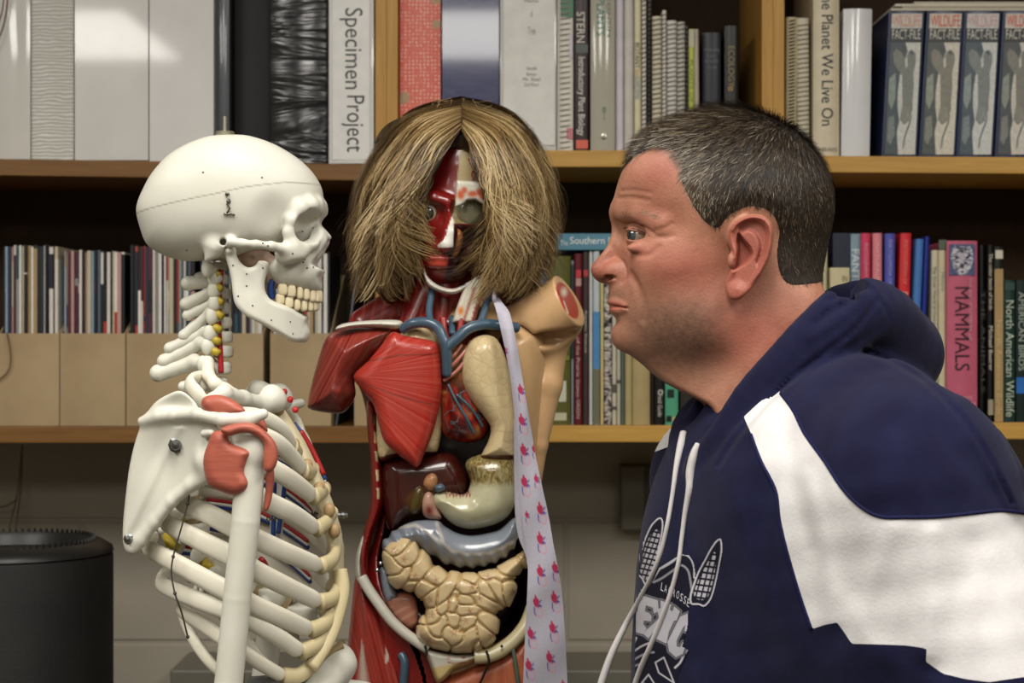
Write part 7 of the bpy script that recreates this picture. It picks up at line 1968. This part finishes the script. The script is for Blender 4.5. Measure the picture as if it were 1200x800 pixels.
# ---- printed team mark on the chest: a fine patch lying on the cloth
gx = np.arange(731, 851, 0.75); gy = np.arange(600, 830, 0.75)
cxs = np.arange(729, 856, 4.0); cys = np.arange(598, 838, 4.0)
MX, MY = np.meshgrid(cxs, cys, indexing='ij')
yc_ = march(f_hoodie, MX.ravel(), MY.ravel(), 1.5, 2.0, 260).reshape(MX.shape)
def ydepth(a, c_):
    fx = np.clip((np.asarray(a) - cxs[0]) / 4.0, 0, len(cxs) - 1.001); fy = np.clip((np.asarray(c_) - cys[0]) / 4.0, 0, len(cys) - 1.001)
    i = fx.astype(int); j = fy.astype(int); u = fx - i; w = fy - j
    return (yc_[i, j] * (1 - u) + yc_[i + 1, j] * u) * (1 - w) + (yc_[i, j + 1] * (1 - u) + yc_[i + 1, j + 1] * u) * w
def poly_sd(pts, X, Y, smooth=4):
    p = spline(pts, smooth, True) if smooth else np.array(pts, float)
    best = np.full(X.shape, 1e9); ins = np.zeros(X.shape, bool)
    for i in range(len(p)):
        a, c_ = p[i], p[(i + 1) % len(p)]; d = c_ - a; t = np.clip(((X - a[0]) * d[0] + (Y - a[1]) * d[1]) / (d @ d + 1e-12), 0, 1)
        best = np.minimum(best, (X - a[0] - t * d[0]) ** 2 + (Y - a[1] - t * d[1]) ** 2)
        k = (a[1] > Y) != (c_[1] > Y); xs = a[0] + (Y - a[1]) / np.where(abs(d[1]) < 1e-9, 1e-9, d[1]) * d[0]; ins ^= k & (X < xs)
    return np.where(ins, -np.sqrt(best), np.sqrt(best))
X, Yg = np.meshgrid(gx, gy, indexing='ij')
STL = [(744, 671), (746, 659), (750, 645), (755, 630), (762, 615), (770, 606.5), (775.5, 606), (778, 612), (777, 625), (773.5, 642), (771, 655), (769, 668), (763, 683), (757, 689), (751, 678)]
STR_ = [(845.5, 631), (839.5, 632), (832, 642), (825, 655), (817, 670), (812, 684), (808, 697), (809, 708), (818, 709), (826, 711), (834, 702), (839.5, 684), (844, 662), (847, 644)]
SHD = [(752, 690), (765, 680), (772, 665), (784, 657), (798, 649), (808, 650), (813, 658), (815.5, 672), (812, 690), (809, 706), (807, 716), (806, 735), (800, 757), (808, 762), (795, 790), (790, 830), (735, 830), (728, 790), (734, 760), (740, 735), (744, 712), (744, 690), (749, 691)]
sl, sr, sh = poly_sd(STL, X, Yg), poly_sd(STR_, X, Yg), poly_sd(SHD, X, Yg, 0)
mask = np.minimum(np.minimum(sl, sr), sh)
white = np.zeros(X.shape); grey = np.zeros(X.shape)
for s in (sl, sr): white = np.maximum(white, np.clip(1.6 - np.abs(s + 1.4) / 0.9, 0, 1))
inL = poly_sd([(771, 620), (764, 624), (757, 637), (752, 655), (750, 670), (757, 680), (766, 668), (771, 648), (774, 630)], X, Yg)
inR = poly_sd([(838, 646), (831, 655), (824, 668), (817, 682), (813, 697), (820, 703), (829, 700), (835, 684), (839, 662)], X, Yg)
net = lambda a, s1, s2: np.minimum(np.abs(((X * math.cos(a) + Yg * math.sin(a)) / s1) % 1 - 0.5), np.abs(((X * math.cos(a + 1.45) + Yg * math.sin(a + 1.45)) / s2) % 1 - 0.5))
cell = np.clip((net(0.35, 5.0, 6.5) - 0.14) / 0.06, 0, 1); grey = np.maximum(grey, cell * np.clip(-inL / 0.8, 0, 1) * 0.75)
cell = np.clip((net(0.25, 6.0, 7.5) - 0.14) / 0.06, 0, 1); grey = np.maximum(grey, cell * np.clip(-inR / 0.8, 0, 1) * 0.85)
def stroke(pts, w, val=1.0, arr=None):
    p = spline(pts, 5); d = lined(X.ravel(), Yg.ravel(), p).reshape(X.shape); return np.clip((w / 2 - d) / 0.5 + 0.5, 0, 1) * val
white = np.maximum(white, stroke([(764, 680), (772, 667), (777, 664), (787, 658), (797, 650), (805, 650), (811, 656), (814, 666), (814, 676)], 3.2, 0.8))
grey = np.maximum(grey, stroke([(766, 682), (776, 677), (789, 668), (798, 662), (806, 668), (809, 680), (811, 694)], 2.6, 0.45))
white = np.maximum(white, stroke([(752, 691), (745, 687), (744, 700), (744, 712), (740, 722), (736, 734)], 2.2, 0.8))
white = np.maximum(white, stroke([(826, 711), (818, 710), (809, 714), (807, 722)], 2.4, 0.9))
white = np.maximum(white, stroke([(808, 757), (802, 766), (797, 776), (791, 782)], 2.4, 0.9))
for pl in ([(735, 744), (746, 747), (742, 756), (731, 754)], [(778, 770), (768, 776), (772, 788), (790, 800)], [(760, 790), (752, 800), (770, 806)]):
    white = np.maximum(white, np.clip(1.4 - np.abs(poly_sd(pl, X, Yg, 0)) / 0.9, 0, 1) * 0.9)
white = np.maximum(white, stroke([(718, 812), (722, 790), (733, 772), (750, 758), (764, 752)], 2.2, 0.75))
grey = np.maximum(grey, stroke([(726, 812), (730, 792), (742, 774), (756, 766), (766, 764)], 2.4, 0.5))
grey = np.maximum(grey, stroke([(732, 790), (740, 782), (752, 778), (750, 788), (742, 796), (736, 796), (733, 806)], 2.4, 0.45))
FL = [(742, 694), (771, 703), (772, 716), (766, 719), (765, 712), (757, 709), (756, 716), (761, 718), (764, 722), (763, 728), (755, 727), (754, 731), (758, 736), (753, 743), (738, 738), (740, 732), (743, 728), (746, 708), (743, 703)]
XL = [(774, 703), (787, 708), (785, 714), (788, 716), (790, 710), (797, 716), (793, 727), (790, 727), (784, 740), (781, 754), (766, 747), (767, 741), (773, 736), (772, 732), (760, 748), (753, 742), (768, 728), (772, 724), (770, 714), (774, 712)]
CL = [(807, 718), (797, 722), (790, 736), (782, 752), (784, 763), (792, 770), (800, 766), (804, 755), (800, 752), (797, 758), (793, 757), (793, 750), (800, 736), (803, 732), (802, 739), (806, 741)]
lw = np.full(X.shape, 99.0)
for q in (FL, XL, CL): lw = np.minimum(lw, poly_sd(q, X, Yg, 0))
lett = np.clip(0.5 - lw / 0.8, 0, 1); edge = np.clip(1.5 - np.abs(lw - 1.6) / 0.8, 0, 1) * (lw > 0)
grey = np.maximum(grey * (lw > 3.0), edge * 0.28); white = np.where(lw < 3.0, lett * 0.80, white)
ok = (mask < -0.1)
Yd = ydepth(X, Yg) - 0.0008
val = np.maximum(white, grey)
okv = ok & ~np.isnan(Yd)
gi = -np.ones(X.shape, np.int64); gi[okv] = np.arange(okv.sum())
Vp = np.stack([(X[okv] - 600) / F * Yd[okv], Yd[okv], CZ - (Yg[okv] - 400) / F * Yd[okv]], 1)
qd = np.stack([gi[:-1, :-1], gi[:-1, 1:], gi[1:, 1:], gi[1:, :-1]], -1).reshape(-1, 4); qd = qd[(qd >= 0).all(1)]
LOGM = NT('chest_print'); LOGM.base(LOGM.mix(LOGM.attr('ink').outputs['Fac'], lin('121222'), lin('bcbac2'))); LOGM.set(0.7, 0.2)
LOGM = LOGM.m
lo_ = mk('team_mark', Vp, qd, LOGM, hd_); vattr(lo_, 'ink', val[okv])
# small arched word over the big letters, laid on the cloth letter by letter
word = 'LACROSSE'; bp = spline([(776, 687.5), (784, 691.5), (793, 696), (801, 701.5), (808, 707)], 8)
Vs, Fs = [], []
for i, ch in enumerate(word):
    t = (i + 0.1) / 7.6 * (len(bp) - 1); j = min(int(t), len(bp) - 2); c_ = bp[j] + (bp[j + 1] - bp[j]) * (t - j); dv = bp[j + 1] - bp[j]; a = math.atan2(dv[1], dv[0])
    o = text_obj('lettering', ch, (0, 0, 0), 3.5, 9.0, 0, LOGM)
    n_ = len(o.data.vertices); co = np.empty(n_ * 3, dtype=np.float32); o.data.vertices.foreach_get('co', co); co = co.reshape(-1, 3) + ORIG[o.name]
    a_px = c_[0] + co[:, 0] * math.cos(a) + co[:, 2] * math.sin(a) * 1.0 * 0.3; b_px = c_[1] + co[:, 0] * math.sin(a) - co[:, 2]
    k0 = len(Vs); yd = ydepth(a_px, b_px) - 0.0013
    Vs += [P(u, w, z) for u, w, z in zip(a_px, b_px, yd)]; Fs += [tuple(v + k0 for v in p.vertices) for p in o.data.polygons]
    bpy.data.objects.remove(o)
o = mk('lettering', Vs, Fs, mat('b4b2b8', 0.7), hd_, smooth=False)

# ---- trousers and shoes, below the picture
def f_leg(Q):
    f = lell(Q, np.array([C1[0] + 0.01, 1.79, 0.88]), 0.18, 0.145, 0.13)
    for s in (1, -1):
        hp = np.array([C1[0] + 0.01, 1.79, 0.84]) + US * 0.095 * s; an = np.array([C1[0] + 0.03, 1.79, 0.07]) + US * 0.12 * s; kn = (hp + an) / 2 + VS * 0.02
        f = su(f, chain(Q, [hp, kn, an], [0.092, 0.070, 0.056], 0.01), 0.03)
    return np.maximum(f, 0.045 - Q[:, 2])
c_ = C1[0]
isurf('trousers', f_leg, (c_ - .25, 1.52, 0.03), (c_ + .27, 2.06, 1.03), 0.007, mat('2c2d33', 0.8, 0.2), man)
for s in (1, -1):
    an = np.array([c_ + 0.03, 1.79, 0.05]) + US * 0.12 * s
    f = lambda Q, an=an: np.maximum(su(su(lell(Q, an + VS * 0.03 + (0, 0, -0.02), 0.047, 0.145, 0.045), sph(Q, an + (0, 0, 0.01), 0.05), 0.02), lell(Q, an + VS * 0.12 + (0, 0, -0.03), 0.044, 0.06, 0.035), 0.02), 0.0005 - Q[:, 2])
    isurf('shoe', f, an + (-.22, -.22, -0.06), an + (.2, .2, .09), 0.005, mat('1b1a1a', 0.5), man)
